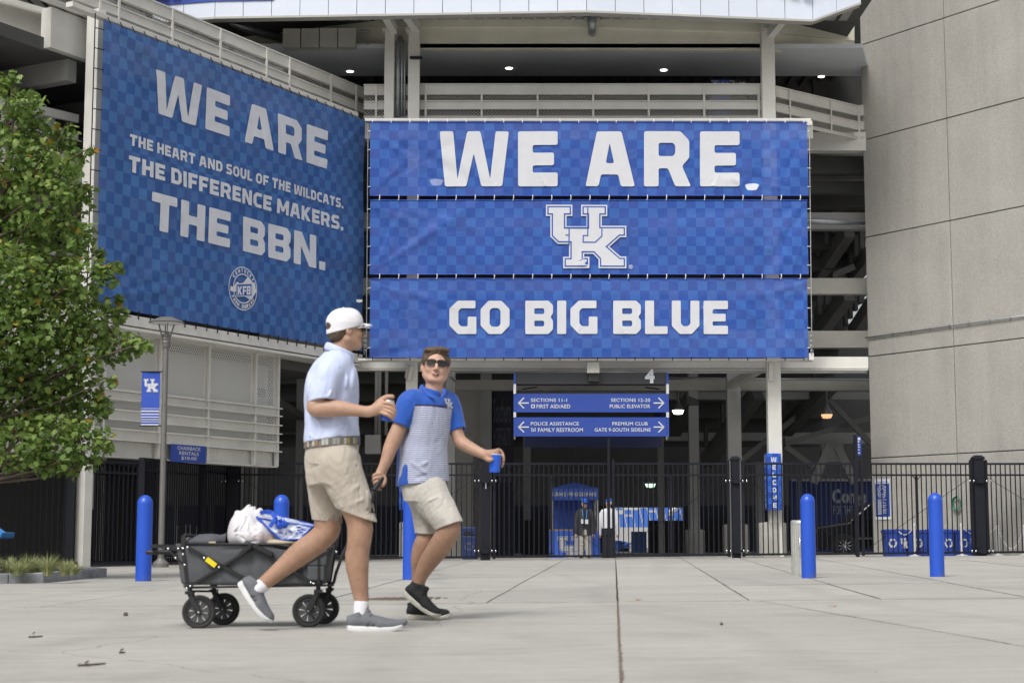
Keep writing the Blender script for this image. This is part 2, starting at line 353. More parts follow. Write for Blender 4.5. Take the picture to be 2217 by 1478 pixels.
def uk_logo(mbw, mbb, fn, lift=1.0, sub=0):
    """interlocking letters: white outline, blue inline, white body; fn(u,v,h) with u,v in 0..1"""
    def nm(p): return [((x-891)/387.0, (357-y)/305.0) for x, y in p]
    def put(mb, poly, h):
        q = nm(poly); flat_text(mb, ([(a, b, h) for a, b in q], poly_tris(q)), fn, 0, sub)
    put(mbw, UKOUT, .001*lift); put(mbb, inset(UKOUT, 6.5), .002*lift); put(mbw, inset(UKOUT, 13), .003*lift)
    for st in ([(986,162),(1090,162)], [(1092,66),(1092,200),(1070,200),(1070,232),(1128,232),(1160,202),(1160,160)], [(1002,168),(1002,198),(984,198)], [(1002,196),(1002,246)]):
        L, R = offset_stroke(st, 5.5); vs = []
        for a, b in zip(L, R): vs += [(*nm([a])[0], .004*lift), (*nm([b])[0], .004*lift)]
        flat_text(mbb, (vs, [(2*i, 2*i+1, 2*i+3, 2*i+2) for i in range(len(L)-1)]), fn, 0, sub)
# ================================================================== ground
def plaza_mat():
    m = mat('plaza_concrete', (.39, .378, .345), .85, 0, .10, .35, .12, 140)
    n, l = m.node_tree.nodes, m.node_tree.links; b = n['Principled BSDF']; base = b.inputs['Base Color'].links[0].from_socket
    geo = n.new('ShaderNodeNewGeometry'); src = geo.outputs['Position']
    # broom streaks, tyre scuffs and stains, all in world metres
    mp = n.new('ShaderNodeMapping'); mp.inputs['Scale'].default_value = (.35, 4.0, 1); l.new(src, mp.inputs[0])
    s1 = n.new('ShaderNodeTexNoise'); s1.inputs['Scale'].default_value = 2.5; s1.inputs['Detail'].default_value = 8; s1.inputs['Roughness'].default_value = .7; l.new(mp.outputs[0], s1.inputs[0])
    r1 = n.new('ShaderNodeMapRange'); r1.inputs[1].default_value = .3; r1.inputs[2].default_value = .7; r1.inputs[3].default_value = .90; r1.inputs[4].default_value = 1.10; l.new(s1.outputs[0], r1.inputs[0])
    s2 = n.new('ShaderNodeTexNoise'); s2.inputs['Scale'].default_value = .9; s2.inputs['Detail'].default_value = 7; s2.inputs['Distortion'].default_value = 1.2; l.new(src, s2.inputs[0])
    r2 = n.new('ShaderNodeMapRange'); r2.inputs[1].default_value = .52; r2.inputs[2].default_value = .72; r2.inputs[3].default_value = 1.0; r2.inputs[4].default_value = .84; l.new(s2.outputs[0], r2.inputs[0])
    # dark flecks
    s3 = n.new('ShaderNodeTexVoronoi'); s3.inputs['Scale'].default_value = 5.0; s3.inputs['Randomness'].default_value = 1; l.new(src, s3.inputs[0])
    r3 = n.new('ShaderNodeMapRange'); r3.inputs[1].default_value = .03; r3.inputs[2].default_value = .075; r3.inputs[3].default_value = .72; r3.inputs[4].default_value = 1; l.new(s3.outputs['Distance'], r3.inputs[0])
    wv = n.new('ShaderNodeTexWave'); wv.inputs['Scale'].default_value = .16; wv.inputs['Distortion'].default_value = 9; wv.inputs['Detail'].default_value = 3; wv.inputs['Detail Scale'].default_value = .35; l.new(src, wv.inputs[0])
    r4 = n.new('ShaderNodeMapRange'); r4.inputs[1].default_value = .93; r4.inputs[2].default_value = 1.0; r4.inputs[3].default_value = 1; r4.inputs[4].default_value = .93; l.new(wv.outputs['Fac'], r4.inputs[0])
    s5 = n.new('ShaderNodeTexNoise'); s5.inputs['Scale'].default_value = 7; s5.inputs['Detail'].default_value = 9; s5.inputs['Roughness'].default_value = .75; l.new(src, s5.inputs[0])
    r5 = n.new('ShaderNodeMapRange'); r5.inputs[1].default_value = .35; r5.inputs[2].default_value = .65; r5.inputs[3].default_value = .93; r5.inputs[4].default_value = 1.06; l.new(s5.outputs[0], r5.inputs[0])
    vd = n.new('ShaderNodeTexNoise'); vd.inputs['Scale'].default_value = 1.4; vd.inputs['Detail'].default_value = 4; l.new(src, vd.inputs[0])
    va = n.new('ShaderNodeMix'); va.data_type = 'VECTOR'; va.inputs[0].default_value = .25; l.new(src, va.inputs[4]); l.new(vd.outputs['Color'], va.inputs[5])
    vc = n.new('ShaderNodeTexVoronoi'); vc.feature = 'DISTANCE_TO_EDGE'; vc.inputs['Scale'].default_value = .22; l.new(va.outputs[1], vc.inputs[0])
    r6 = n.new('ShaderNodeMapRange'); r6.inputs[1].default_value = .0003; r6.inputs[2].default_value = .0012; r6.inputs[3].default_value = .55; r6.inputs[4].default_value = 1; l.new(vc.outputs['Distance'], r6.inputs[0])
    oi = n.new('ShaderNodeObjectInfo'); r7 = n.new('ShaderNodeMapRange'); r7.inputs[3].default_value = .93; r7.inputs[4].default_value = 1.05; l.new(oi.outputs['Random'], r7.inputs[0])
    cur = base
    for r in (r7, r1, r2, r3, r4, r5, r6):
        v = n.new('ShaderNodeVectorMath'); v.operation = 'SCALE'; l.new(cur, v.inputs[0]); l.new(r.outputs[0], v.inputs['Scale']); cur = v.outputs[0]
    l.new(cur, b.inputs['Base Color'])
plaza_mat()
mat('joint_dirt', (.15, .105, .085), .95, 0, .3, 12)
mat('grass_field', (.05, .16, .03), .9, 0, .2, 1)
mb = MB(); S_ = 600
mb.add([(-S_, -40, -S_*SLOPE-.012), (S_, -40, S_*SLOPE-.012), (S_, 900, S_*SLOPE-.012), (-S_, 900, -S_*SLOPE-.012)], [(0, 1, 2, 3)])
ground = obj('ground', mb, 'joint_dirt', org=(0, 0, 0), fix=False, kind='structure')
# concrete slabs: fan-shaped bays between radial joints, cut by cross joints
LINES = [(-16, -.30), (-13, -.22), (-10.3, -.15), (-7.8, -.10), (-5.6, -.05), (-3.7, -.01), (-1.95, .022), (-.93, .052), (.02, .0605), (.8, .0815), (1.7, .094), (2.6, .116), (4.2, .15), (6.2, .19), (8.6, .24), (11.5, .30), (15, .36)]
ROWS = [-30, -8, 2.6, 5.2, 13.9, 18.4, 27, 36, 46, 58, 75]
def slab_piece(x0, x1, y0, y1, c0, c1, dz=0):
    g = .0045
    def X(c, y): return c[0]+c[1]*y
    def row(y): return [(X(c0, y)+g, y), (X(c1, y)-g, y)]
    a, b = row(y0+g), row(y1-g); jit = random.uniform(-.0015, .0015)
    mbs = MB(); p = [(a[0][0], a[0][1]), (a[1][0], a[1][1]), (b[1][0], b[1][1]), (b[0][0], b[0][1])]
    mbs.add([(x, y, gz(x)-.06) for x, y in p] + [(x, y, gz(x)+jit+dz) for x, y in p], [(4, 5, 6, 7), (0, 1, 5, 4), (1, 2, 6, 5), (2, 3, 7, 6), (3, 0, 4, 7)])
    obj('slab', mbs, 'plaza_concrete', ground, fix=False)
for r in range(len(ROWS)-1):
    y0, y1 = ROWS[r], ROWS[r+1]
    ls = LINES if r >= 3 else [(l[0], max(l[1], -.3)) for l in LINES[::2]] 
    if r in (2, 3): ls = [(-14, -.2), (-6.5, -.05), (.02, .0605), (2.82, -.058), (7.5, 0), (13, .2)]
    if r < 2: ls = [(c, 0) for c in range(-16, 17, 4)]
    full = [(-60, -.3)] + list(ls) + [(60, .36)]
    for c0, c1 in zip(full[:-1], full[1:]): slab_piece(0, 0, y0, y1, c0, c1, 0 if r < 4 else (.006 if r == 4 else .010))
# dirt-filled, slightly broken joints
mat('crack_brown', (.19, .14, .11), .95, 0, .3, 15); mat('crack_dark', (.10, .085, .07), .95, 0, .3, 15)
def crack(pts, w0, w1, m, seed):
    rc = random.Random(seed); q = MB(); vs = []; n = len(pts)
    for i, (x, y) in enumerate(pts):
        jx = rc.uniform(-.006, .006); w_ = rc.uniform(w0, w1); z = gz(x)+.003+(0 if y < 13.9 else .006 if y < 18.4 else .010); vs += [(x+jx-w_, y, z), (x+jx+w_, y, z)]
    q.add(vs, [(2*i, 2*i+1, 2*i+3, 2*i+2) for i in range(n-1)]); obj('joint_crack', q, m, ground, fix=False)
def lpts(c, y0, y1, st_): n = int((y1-y0)/st_); return [(c[0]+c[1]*(y0+(y1-y0)*i/n), y0+(y1-y0)*i/n) for i in range(n+1)]
crack(lpts((.02, .0605), 5.3, 13.85, .05), .002, .0095, 'crack_brown', 1); crack(lpts((.02, .0605), 13.95, 43, .09), .004, .010, 'crack_dark', 2); crack(lpts((2.82, -.058), 5.3, 13.85, .06), .002, .007, 'crack_dark', 3)
for k_, c in enumerate(LINES[6:13]): crack(lpts(c, 14, 43, .12), .003, .009, 'crack_dark', 10+k_)
# ================================================================== concrete tower (right)
TY0 = 49.0; tx0 = Xat(1889, TY0, 1150)
tdir = Vector((.687, -1, 0)).normalized(); tnor = Vector((-tdir.y*-1, 0, 0))
tnor = Vector((-1, -.687, 0)).normalized()       # faces the plaza (towards the camera, to the left)
tower = thing('concrete_tower', (tx0, TY0, gz(tx0)), 'tall beige precast concrete stair tower behind the fence at the right', 'tower')
T0 = Vector((tx0, TY0, 0))
def onT(px, py):
    d = ray(px, py); t = (T0-CAM).dot(tnor)/d.dot(tnor); p = CAM+d*t; return (p-T0).dot(tdir), p.z
zs = [-.5] + [onT(1880, y)[1] for y in (992, 772, 513, 301, 93)]; zs += [zs[-1]+2.75, zs[-1]+5.5]
sj = onT(2060, 600)[0]; ss = [0, sj, sj+3.1, sj+6.2, sj+9.3]
g = .014
for i in range(len(zs)-1):
    for j in range(len(ss)-1):
        a = T0+tdir*(ss[j]+g)+Vector((0, 0, zs[i]+g)); b = T0+tdir*(ss[j+1]-g)+Vector((0, 0, zs[i]+g)); hh = zs[i+1]-zs[i]-2*g
        pb = MB(); off = tnor*random.uniform(-.003, .003); k = -tnor*.18
        a = a+off; b = b+off
        pb.hexa([a, b, b+k, a+k, a+Vector((0, 0, hh)), b+Vector((0, 0, hh)), b+k+Vector((0, 0, hh)), a+k+Vector((0, 0, hh))])
        obj('concrete_panel', pb, 'tower_concrete', tower, bevel=.012)
# left return wall and backing
rdir = Vector((.9, 1, 0)).normalized()
mb = MB(); a = T0+tdir*.05-tnor*.05; b = T0+tdir*(ss[-1])-tnor*.05
mb.hexa([a, b, b-tnor*2.2, a-tnor*2.2+tdir*.4, a+Vector((0, 0, zs[-1])), b+Vector((0, 0, zs[-1])), b-tnor*2.2+Vector((0, 0, zs[-1])), a-tnor*2.2+tdir*.4+Vector((0, 0, zs[-1]))])
obj('core_wall', mb, 'dark_concrete', tower)
# conduit along the tower
s0, z0 = onT(1880, 731); s1, z1 = onT(2217, 684)
P = lambda s, z, o=.05: T0+tdir*s+tnor*o+Vector((0, 0, z))
mb = MB(); mb.tube([P(-.03, z0), P(s1+2, z0+(z1-z0)*(s1+2-s0)/(s1-s0))], .022, 8)
cd = obj('conduit', mb, 'galv', tower, smooth=True)
mb = MB()
for i in range(9):
    s = .3+i*.7; z = z0+(z1-z0)*(s-s0)/(s1-s0); mb.bar(P(s, z-.045, .04), P(s, z+.045, .04), .05, .03, up=tdir)
obj('clamp', mb, 'galv', cd)
# ================================================================== stadium front
YC = 46.0
st = thing('stadium', (3, YC+1, 0), 'stadium stand with white steel frame, soffits and dark undercroft behind the banners', 'stadium')
def bx(name, m, x0, x1, y0, y1, z0, z1, parent=None, bevel=0, smooth=False):
    b_ = MB().box(min(x0, x1), max(x0, x1), min(y0, y1), max(y0, y1), min(z0, z1), max(z0, z1)); return obj(name, b_, m, parent or st, bevel=bevel)
def bpx(name, m, px0, px1, py0, py1, Y, dep, parent=None, bevel=0):
    """box whose front face spans these photograph pixels at distance Y"""
    return bx(name, m, Xat(px0, Y, (py0+py1)/2), Xat(px1, Y, (py0+py1)/2), Y, Y+dep, Zat(py0, Y), Zat(py1, Y), parent, bevel)
# front columns
bpx('column', 'white_steel', 1658, 1687, 1206, 45, 46.3, .32, bevel=.01)
bpx('column', 'white_steel', 880, 905, 1206, 60, 46.3, .30, bevel=.01)
bpx('column', 'white_steel', 832, 853, 262, 62, 46.3, .30, bevel=.01)
for px in (842, 893, 1668): bpx('column_cap', 'white_steel', px-15, px+14, 66, 60, 46.2, .5)
# rear columns
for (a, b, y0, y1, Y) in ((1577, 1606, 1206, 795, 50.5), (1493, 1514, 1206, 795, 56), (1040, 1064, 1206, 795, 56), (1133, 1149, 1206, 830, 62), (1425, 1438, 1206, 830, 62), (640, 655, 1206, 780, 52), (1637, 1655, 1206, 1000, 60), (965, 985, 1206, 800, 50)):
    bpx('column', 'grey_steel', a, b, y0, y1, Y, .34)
# beams below the banner
bpx('beam', 'white_steel', 700, 1880, 797, 782, 46.7, .35)
bpx('beam', 'white_steel', 700, 1880, 801, 798.5, 46.6, .45)
bpx('beam', 'steel_shade', 960, 1895, 844, 822, 51.5, .35)
bpx('beam', 'grey_steel', 960, 1895, 864, 848, 57, .3)
bpx('beam', 'grey_steel', 1440, 1900, 953, 936, 60.5, .4)
bpx('beam', 'grey_steel', 600, 1120, 800, 772, 51, .4)
# white beams to the right of the banner (first floor edge and second floor edge)
bpx('beam', 'white_steel', 1745, 1880, 797, 772, 46.72, .3)
# electric conduit under the beam
mb = MB(); mb.tube([(Xat(985, 47), 46.5, Zat(806, 46.5)), (Xat(1876, 47), 46.5, Zat(806, 46.5))], .03, 6); mb.tube([(Xat(1440, 51), 51, Zat(818, 51)), (Xat(1895, 51), 51, Zat(822, 51))], .04, 6)
mb.tube([(Xat(985, 47), 46.5, Zat(806, 46.5)), (Xat(975, 47), 46.6, Zat(815, 46.5)), (Xat(978, 47), 48.6, Zat(820, 48))], .03, 6)
obj('conduit', mb, 'galv', st, smooth=True)
# knee brackets and braces
obj('bracket', MB().bar((Xat(886, 46), 46.1, Zat(790, 46)), (Xat(879, 46), 46.25, Zat(818, 46)), .1, .2), 'white_steel', st); mb = MB(); mb.bar((Xat(1676, 46), 46.1, Zat(785, 46)), (Xat(1676, 46), 46.25, Zat(820, 46)), .12, .2)
obj('bracket', mb, 'white_steel', st)
mb = MB(); mb.bar((Xat(1588, 50), 50.3, Zat(832, 50)), (Xat(1650, 47), 47.2, Zat(798, 47)), .2, .22); obj('brace', mb, 'steel_shade', st)
for (pa, ya, pb, yb, Y) in ((835, 30, 852, 62, 46.2), (880, 30, 902, 60, 46.2), (1694, 38, 1670, 70, 46.2)):
    mb = MB(); mb.bar((Xat(pa, Y-.8, 45), Y-1.0, Zat(ya, Y-1)), (Xat(pb, Y, 60), Y+.1, Zat(yb, Y)), .2, .26); obj('strut', mb, 'white_steel', st)
# parapets: bands, expanded metal, posts
def parapet(P0, P1, zt, zb, posts, parent=st, out=None, levels=(0, .27, .475, .70, .925), ledges=True, mm='mesh_parapet'):
    """P0,P1 plan points; levels as fractions from the top"""
    P0, P1 = Vector((P0[0], P0[1], 0)), Vector((P1[0], P1[1], 0)); d = (P1-P0); L = d.length; d.normalize(); n = out if out is not None else Vector((d.y, -d.x, 0)); H = zt-zb
    mb = MB(); mbm = MB(); mbm.uv = []
    Z = [zt-H*f for f in levels]
    def qbox(s0, s1, z0, z1, o0, o1, m_):
        a = P0+d*s0; b = P0+d*s1
        m_.hexa([a+n*o1+Vector((0, 0, z0)), b+n*o1+Vector((0, 0, z0)), b+n*o0+Vector((0, 0, z0)), a+n*o0+Vector((0, 0, z0)), a+n*o1+Vector((0, 0, z1)), b+n*o1+Vector((0, 0, z1)), b+n*o0+Vector((0, 0, z1)), a+n*o0+Vector((0, 0, z1))])
    par = obj('parapet', (lambda q: (qbox(0, L, Z[1], Z[0], -.05, .03, q), qbox(0, L, Z[3], Z[2], -.05, .03, q), qbox(0, L, zb, Z[4], -.05, .04, q), q)[-1])(MB()), 'white_steel', parent, bevel=.006)
    q = MB(); qbox(-.01, L+.01, zt, zt+.035, -.08, .07, q)
    for z in (Z[1], Z[2], Z[3], Z[4]): qbox(0, L, z-.015, z+.015, -.05, .07, q)
    obj('ledge', q, 'white_steel', par)
    for (za, zc) in ((Z[2], Z[1]), (Z[4], Z[3])):
        k = len(mbm.v); mbm.add([P0+Vector((0, 0, za))-n*.02, P1+Vector((0, 0, za))-n*.02, P1+Vector((0, 0, zc))-n*.02, P0+Vector((0, 0, zc))-n*.02], [(0, 1, 2, 3)])
        mbm.uv += [(0, 0), (L, 0), (L, zc-za), (0, zc-za)]
    obj('mesh_infill', mbm, mm, par, fix=False)
    for s in posts:
        if 0 < s < L:
            q = MB(); qbox(s-.03, s+.03, zb-.02, zt+.02, .03, .085, q); obj('post', q, 'white_steel', par)
YP = 46.75
zt, zb = Zat(185, YP), Zat(259, YP); xa, xb = Xat(905, YP, 220), Xat(1657, YP, 220)
posts = [Xat(p, YP, 220)-xa for p in (922, 1043, 1164, 1284, 1404, 1524, 1642)]
parapet((xa, YP), (xb, YP), zt, zb, posts, out=Vector((0, -1, 0)))
# right continuation, recedes; then a short return
xr0 = Xat(1680, YP, 220); Yr1 = YP*1.013+1.0; xr1 = Xat(1858, 49.0, 220)
parapet((xr0, YP+.05), (xr1, 49.0), zt-.05, zb-.05, [Xat(1717, 47.3, 220)-xr0, (xr1-xr0)*.83], out=Vector((.05, -1, 0)).normalized())
parapet((xr1, 49.0), (xr1+.12, 48.9), zt-.05, zb-.05, [.05], out=Vector((-.5, -.5, 0)).normalized())
bx('beam', 'white_steel', xr0-.5, xr1+.2, 48.9, 49.3, Zat(326, 48.9), Zat(286, 48.9))
# left continuation between the corner and the twin columns
xl0 = Xat(788, YP, 220); parapet((xl0, YP), (Xat(833, YP, 220), YP), zt-.02, zb, [.35], out=Vector((0, -1, 0)))
parapet((Xat(853, YP, 220), YP), (Xat(884, YP, 220), YP), zt-.02, zb, [], out=Vector((0, -1, 0)))
bpx('beam', 'white_steel', 790, 1760, 300, 262, 47.2, .4)
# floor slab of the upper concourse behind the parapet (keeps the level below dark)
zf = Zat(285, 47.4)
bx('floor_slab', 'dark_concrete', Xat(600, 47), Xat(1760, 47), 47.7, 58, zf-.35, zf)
# khaki edge beams, soffit
zs1 = Zat(105, 46.9)
def strip(name, m, pts_top, pts_bot, dep=.3):
    """faceted band: lists of (px,py,Y) top and bottom"""
    mbq = MB()
    for i in range(len(pts_top)-1):
        a, b, c, d = at(*pts_bot[i]), at(*pts_bot[i+1]), at(*pts_top[i+1]), at(*pts_top[i]); k = Vector((0, dep, 0))
        mbq.hexa([a, b, b+k, a+k, d, c, c+k, d+k])
    return obj(name, mbq, m, st)
strip('edge_beam', 'khaki_steel', [(380, 44, 49.5), (830, 42, 47.2), (900, 33, 46.9), (1290, 33, 46.9), (1660, 38, 46.9), (1850, 55, 49.0)], [(380, 66, 49.5), (830, 58, 47.2), (900, 57, 46.9), (1290, 59, 46.9), (1660, 70, 46.9), (1850, 88, 49)], .35)
strip('edge_beam', 'khaki_steel', [(380, 66, 49.6), (830, 58, 47.3), (900, 57, 47.0), (1290, 59, 47.0), (1660, 70, 47.0), (1850, 88, 49.1)], [(380, 112, 49.6), (830, 108, 47.3), (900, 107, 47.0), (1290, 107, 47.0), (1660, 110, 47.0), (1850, 123, 49.1)], .25)
mb = MB(); a, b = at(380, 110, 49.8), at(1900, 112, 47.2)
zso = Zat(104, 47.0)
pts = [(atz(300, 100, zso).x-3, 46.9), (atz(1866, 100, zso).x, 46.9), (atz(1866, 100, zso).x, 50.0), (atz(300, 100, zso).x-3, 50.0)]
yb_ = atz(1200, 165, zso).y
mb = MB().prism([(pts[0][0], 47.0, zso), (Xat(1868, 47.0, 110), 47.0, zso), (Xat(1884, yb_, 160), yb_, zso), (pts[0][0], yb_, zso)], (0, 0, .12)); obj('soffit', mb, 'soffit', st)
bx('beam', 'dark_concrete', pts[0][0], pts[1][0], 54, 54.4, zf, zso+3)
bx('back_wall', 'dark_concrete', pts[0][0], Xat(1940, 58), 58, 58.3, zf-.4, zso+6)
bx('end_wall', 'dark_concrete', Xat(1780, 51), Xat(1888, 51), 51, 51.3, zf+1.3, zso+5)
# ribs of metal decking seen at the back of the soffit and under the fascia
mb = MB(); yb = atz(1200, 165, zso).y
x = pts[0][0]
while x < pts[1][0]:
    mb.box(x, x+.12, yb+.02, yb+1.8, zso+.12, zso+.2); x += .42
obj('metal_deck', mb, 'dark_concrete', st); bx('deck_plate', 'dark_concrete', pts[0][0], pts[1][0], yb+.02, 58, zso+.22, zso+.3)
x = pts[0][0]; mb = MB()
zde = Zat(30, 46.6)
while x < pts[1][0]-.3:
    mb.box(x, x+.24, 44.6, 47.0, zde-.08, zde); x += .36
obj('metal_deck', mb, 'grey_steel', st); bx('deck_plate', 'dark_concrete', pts[0][0], pts[1][0], 44.7, 58, zde, zde+.2)
# white fascia of big flat panels
ZFa = Zat(23, 44.0); corners = [(330, 47), (465, 37), (1270, 23), (1760, 43), (1864, 5)]
fpts = [atz(px, py, ZFa) for px, py in corners]; fpts = [Vector((p.x, p.y, 0)) for p in fpts]
fas = obj('fascia', (lambda q: ([q.hexa([a+Vector((0, .12, ZFa)), b+Vector((0, .12, ZFa)), b+Vector((0, .35, ZFa)), a+Vector((0, .35, ZFa)), a+Vector((0, .12, ZFa+4)), b+Vector((0, .12, ZFa+4)), b+Vector((0, .35, ZFa+4)), a+Vector((0, .35, ZFa+4))]) for a, b in zip(fpts[:-1], fpts[1:])], q)[-1])(MB()), 'black_plastic', st)
for a, b in zip(fpts[:-1], fpts[1:]):
    L = (b-a).length; n_ = max(1, round(L/.765)); d = (b-a).normalized()
    for i in range(n_):
        p0, p1 = a+d*(L*i/n_+.008), a+d*(L*(i+1)/n_-.008); k = Vector((0, .06, 0)); q = MB()
        q.hexa([p0+Vector((0, 0, ZFa)), p1+Vector((0, 0, ZFa)), p1+k+Vector((0, 0, ZFa)), p0+k+Vector((0, 0, ZFa)), p0+Vector((0, 0, ZFa+1.9)), p1+Vector((0, 0, ZFa+1.9)), p1+k+Vector((0, 0, ZFa+1.9)), p0+k+Vector((0, 0, ZFa+3.9))])
        obj('fascia_panel', q, 'fascia', fas)
mb = MB()
for a, b in zip(fpts[:-1], fpts[1:]):
    k = Vector((0, .3, 0)); u = Vector((0, -.02, 0)); mb.hexa([a+u+Vector((0, 0, ZFa-.06)), b+u+Vector((0, 0, ZFa-.06)), b+k+Vector((0, 0, ZFa-.06)), a+k+Vector((0, 0, ZFa-.06)), a+u+Vector((0, 0, ZFa-.003)), b+u+Vector((0, 0, ZFa-.003)), b+k+Vector((0, 0, ZFa-.003)), a+k+Vector((0, 0, ZFa-.003))])
obj('fascia_trim', mb, 'steel_shade', st)
# the fascia goes on up as a tall clad wall with a blue band at its left
e1 = fpts[1]+(fpts[2]-fpts[1])*.16; zb_ = Zat(4, fpts[1].y, 400)
q = MB()
for a, b in ((fpts[0], fpts[1]), (fpts[1], e1)):
    u0, u1 = Vector((0, -.03, 0)), Vector((0, -.003, 0)); q.hexa([a+u0+Vector((0, 0, zb_)), b+u0+Vector((0, 0, zb_)), b+u1+Vector((0, 0, zb_)), a+u1+Vector((0, 0, zb_)), a+u0+Vector((0, 0, zb_+.5)), b+u0+Vector((0, 0, zb_+.5)), b+u1+Vector((0, 0, zb_+.5)), a+u1+Vector((0, 0, zb_+.5))])
obj('blue_band', q, 'blue_paint', st)
# drain pipe elbow, junction boxes, big duct
mb = MB(); mb.tube([(Xat(1287, 46.6), 46.55, Zat(30, 46.6)), (Xat(1287, 46.6), 46.5, Zat(52, 46.6)), (Xat(1288, 46.6), 46.6, Zat(62, 46.6)), (Xat(1291, 46.9), 47.5, Zat(74, 46.9))], .11, 12); mb.tube([(Xat(1287, 46.6), 46.55, Zat(44, 46.6)), (Xat(1287, 46.6), 46.55, Zat(48, 46.6))], .14, 12)
obj('drain_pipe', mb, 'galv', st, smooth=True)
mb = MB(); mb.tube([(Xat(500, 47.6, 50), 47.6, Zat(46, 47.6)), (Xat(520, 47.6, 50), 47.8, Zat(54, 47.6)), (Xat(612, 48.3, 80), 48.3, Zat(84, 48.3))], .13, 12); obj('duct', mb, 'galv', st, smooth=True)
for i in range(4): bpx('junction_box', 'steel_shade', 612+40*i, 650+40*i, 103-i*.6, 62-i*.6, 46.6, .35, bevel=.01)
for i in range(2):
    mb = MB(); mb.tube([(Xat(770, 46.8), 46.8, Zat(66+27*i, 46.8)), (Xat(790, 46.8), 46.8, Zat(68+27*i, 46.8))], .04, 6); obj('conduit', mb, 'galv', st)
# vertical pipes between the twin columns
mb = MB()
for px, r in ((861, .075), (870, .035), (876, .03)): mb.tube([(Xat(px, 46.6, 180), 46.6, Zat(252, 46.6)), (Xat(px, 46.6, 180), 46.6, Zat(92, 46.6)), (Xat(864, 46.6, 180), 46.9, Zat(76, 46.6))], r, 8)
obj('riser_pipe', mb, 'galv', st, smooth=True)
mb = MB(); mb.box(Xat(880, 46.2), Xat(908, 46.2), 46.15, 46.28, Zat(127, 46.2), Zat(123, 46.2)); obj('pipe_strap', mb, 'black_steel', st)
# ceiling downlights on the soffit
for (px, py) in ((758, 155), (1102, 148), (1437, 152), (1778, 166)):
    p = atz(px, py, zso); mb = MB().lathe([(.001, -.012), (.1, -.012), (.1, 0)], (p.x, p.y, zso-.002), 16); obj('downlight', mb, 'lamp_lit', st)
# underside of the seating: stepped treads falling away from the facade, with raker beams
mb = MB(); y = 50.8; zz = Zat(338, 50.8); n_ = 26
ux0, ux1 = -16, 11.5
step_y, step_z = .82, .55
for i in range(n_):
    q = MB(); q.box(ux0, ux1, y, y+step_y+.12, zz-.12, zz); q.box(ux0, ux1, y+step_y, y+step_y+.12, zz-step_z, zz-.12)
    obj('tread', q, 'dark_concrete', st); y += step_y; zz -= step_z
    if zz < 4.2: break
ytread_end = y
bx('roof_slab', 'dark_concrete', ux0-10, ux1-1.5, 47.6, 60.5, zso+5, zso+5.3)
# raker beams (stepped) seen through the right gap and behind the entrance
def raker(px, py0, px1, py1, Y, w_=.35, m='raker_steel', steps=5):
    a, b = at(px, py0, Y+3), at(px1, py1, Y); q = MB(); q.bar(a, b, w_, .5); r_ = obj('raker_beam', q, m, st); d = b-a
    for i in range(steps):
        q = MB(); c = a+d*((i+.6)/steps); q.box(c.x-.42, c.x-.30, c.y-.15, c.y+.15, c.z+.1, c.z+.75); q.bar((c.x-.36, c.y, c.z+.72), (c.x+.3, c.y, c.z+1.0), .08, .2); obj('step_bracket', q, m, r_)
for (a, b, c, d) in ((1752, 455, 1790, 405), (1838, 462, 1880, 400), (1768, 600, 1838, 498), (1845, 602, 1895, 540), (1772, 720, 1838, 635), (1848, 722, 1892, 655)): raker(a, b, c, d, 53, steps=4)
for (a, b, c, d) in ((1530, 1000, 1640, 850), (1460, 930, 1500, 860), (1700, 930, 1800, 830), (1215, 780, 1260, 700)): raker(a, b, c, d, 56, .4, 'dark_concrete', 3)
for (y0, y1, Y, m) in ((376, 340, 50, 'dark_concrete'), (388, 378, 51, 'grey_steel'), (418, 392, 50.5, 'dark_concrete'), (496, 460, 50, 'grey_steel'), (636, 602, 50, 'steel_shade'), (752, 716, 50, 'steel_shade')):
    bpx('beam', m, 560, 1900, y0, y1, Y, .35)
mb = MB(); mb.tube([(Xat(1700, 49.5), 49.5, Zat(476, 49.5)), (Xat(1900, 49.5), 49.5, Zat(484, 49.5))], .09, 10); obj('pipe', mb, 'galv', st, smooth=True)
# cross braces low right
for (a, b, c, d, Y) in ((1600, 1000, 1790, 850, 58), (1700, 960, 1880, 905, 57.3), (1790, 860, 1885, 960, 57), (1700, 966, 1760, 1010, 56.7)): obj('brace', MB().bar(at(a, b, Y), at(c, d, Y), .18, .18), 'raker_steel', st)
for a_, b_ in (((1795, 965), (1760, 1045)), ((1812, 965), (1850, 1045))): obj('brace', MB().bar(at(*a_, 58), at(*b_, 58), .28, .28), 'grey_steel', st)
mb = MB(); mb.box(Xat(1780, 58), Xat(1828, 58), 57.9, 58.2, Zat(1000, 58), Zat(960, 58)); obj('brace', mb, 'grey_steel', st)
bpx('beam', 'grey_steel', 1700, 1900, 960, 946, 58.5, .6)
# rear wall of the undercroft with the tunnel opening to the bowl
YW = 66.0
def wall(px0, px1, py0, py1, m, Y=YW, d=.3, name='back_wall'): return bpx(name, m, px0, px1, py0, py1, Y, d)
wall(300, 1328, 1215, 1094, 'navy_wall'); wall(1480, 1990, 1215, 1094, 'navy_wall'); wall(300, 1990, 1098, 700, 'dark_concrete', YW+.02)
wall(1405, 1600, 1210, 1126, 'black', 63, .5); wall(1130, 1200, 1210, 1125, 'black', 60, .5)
wall(1368, 1400, 1205, 1150, 'tunnel_blue' if 'tunnel_blue' in M else 'sign_blue', 65.0, .4, 'tunnel_wall')
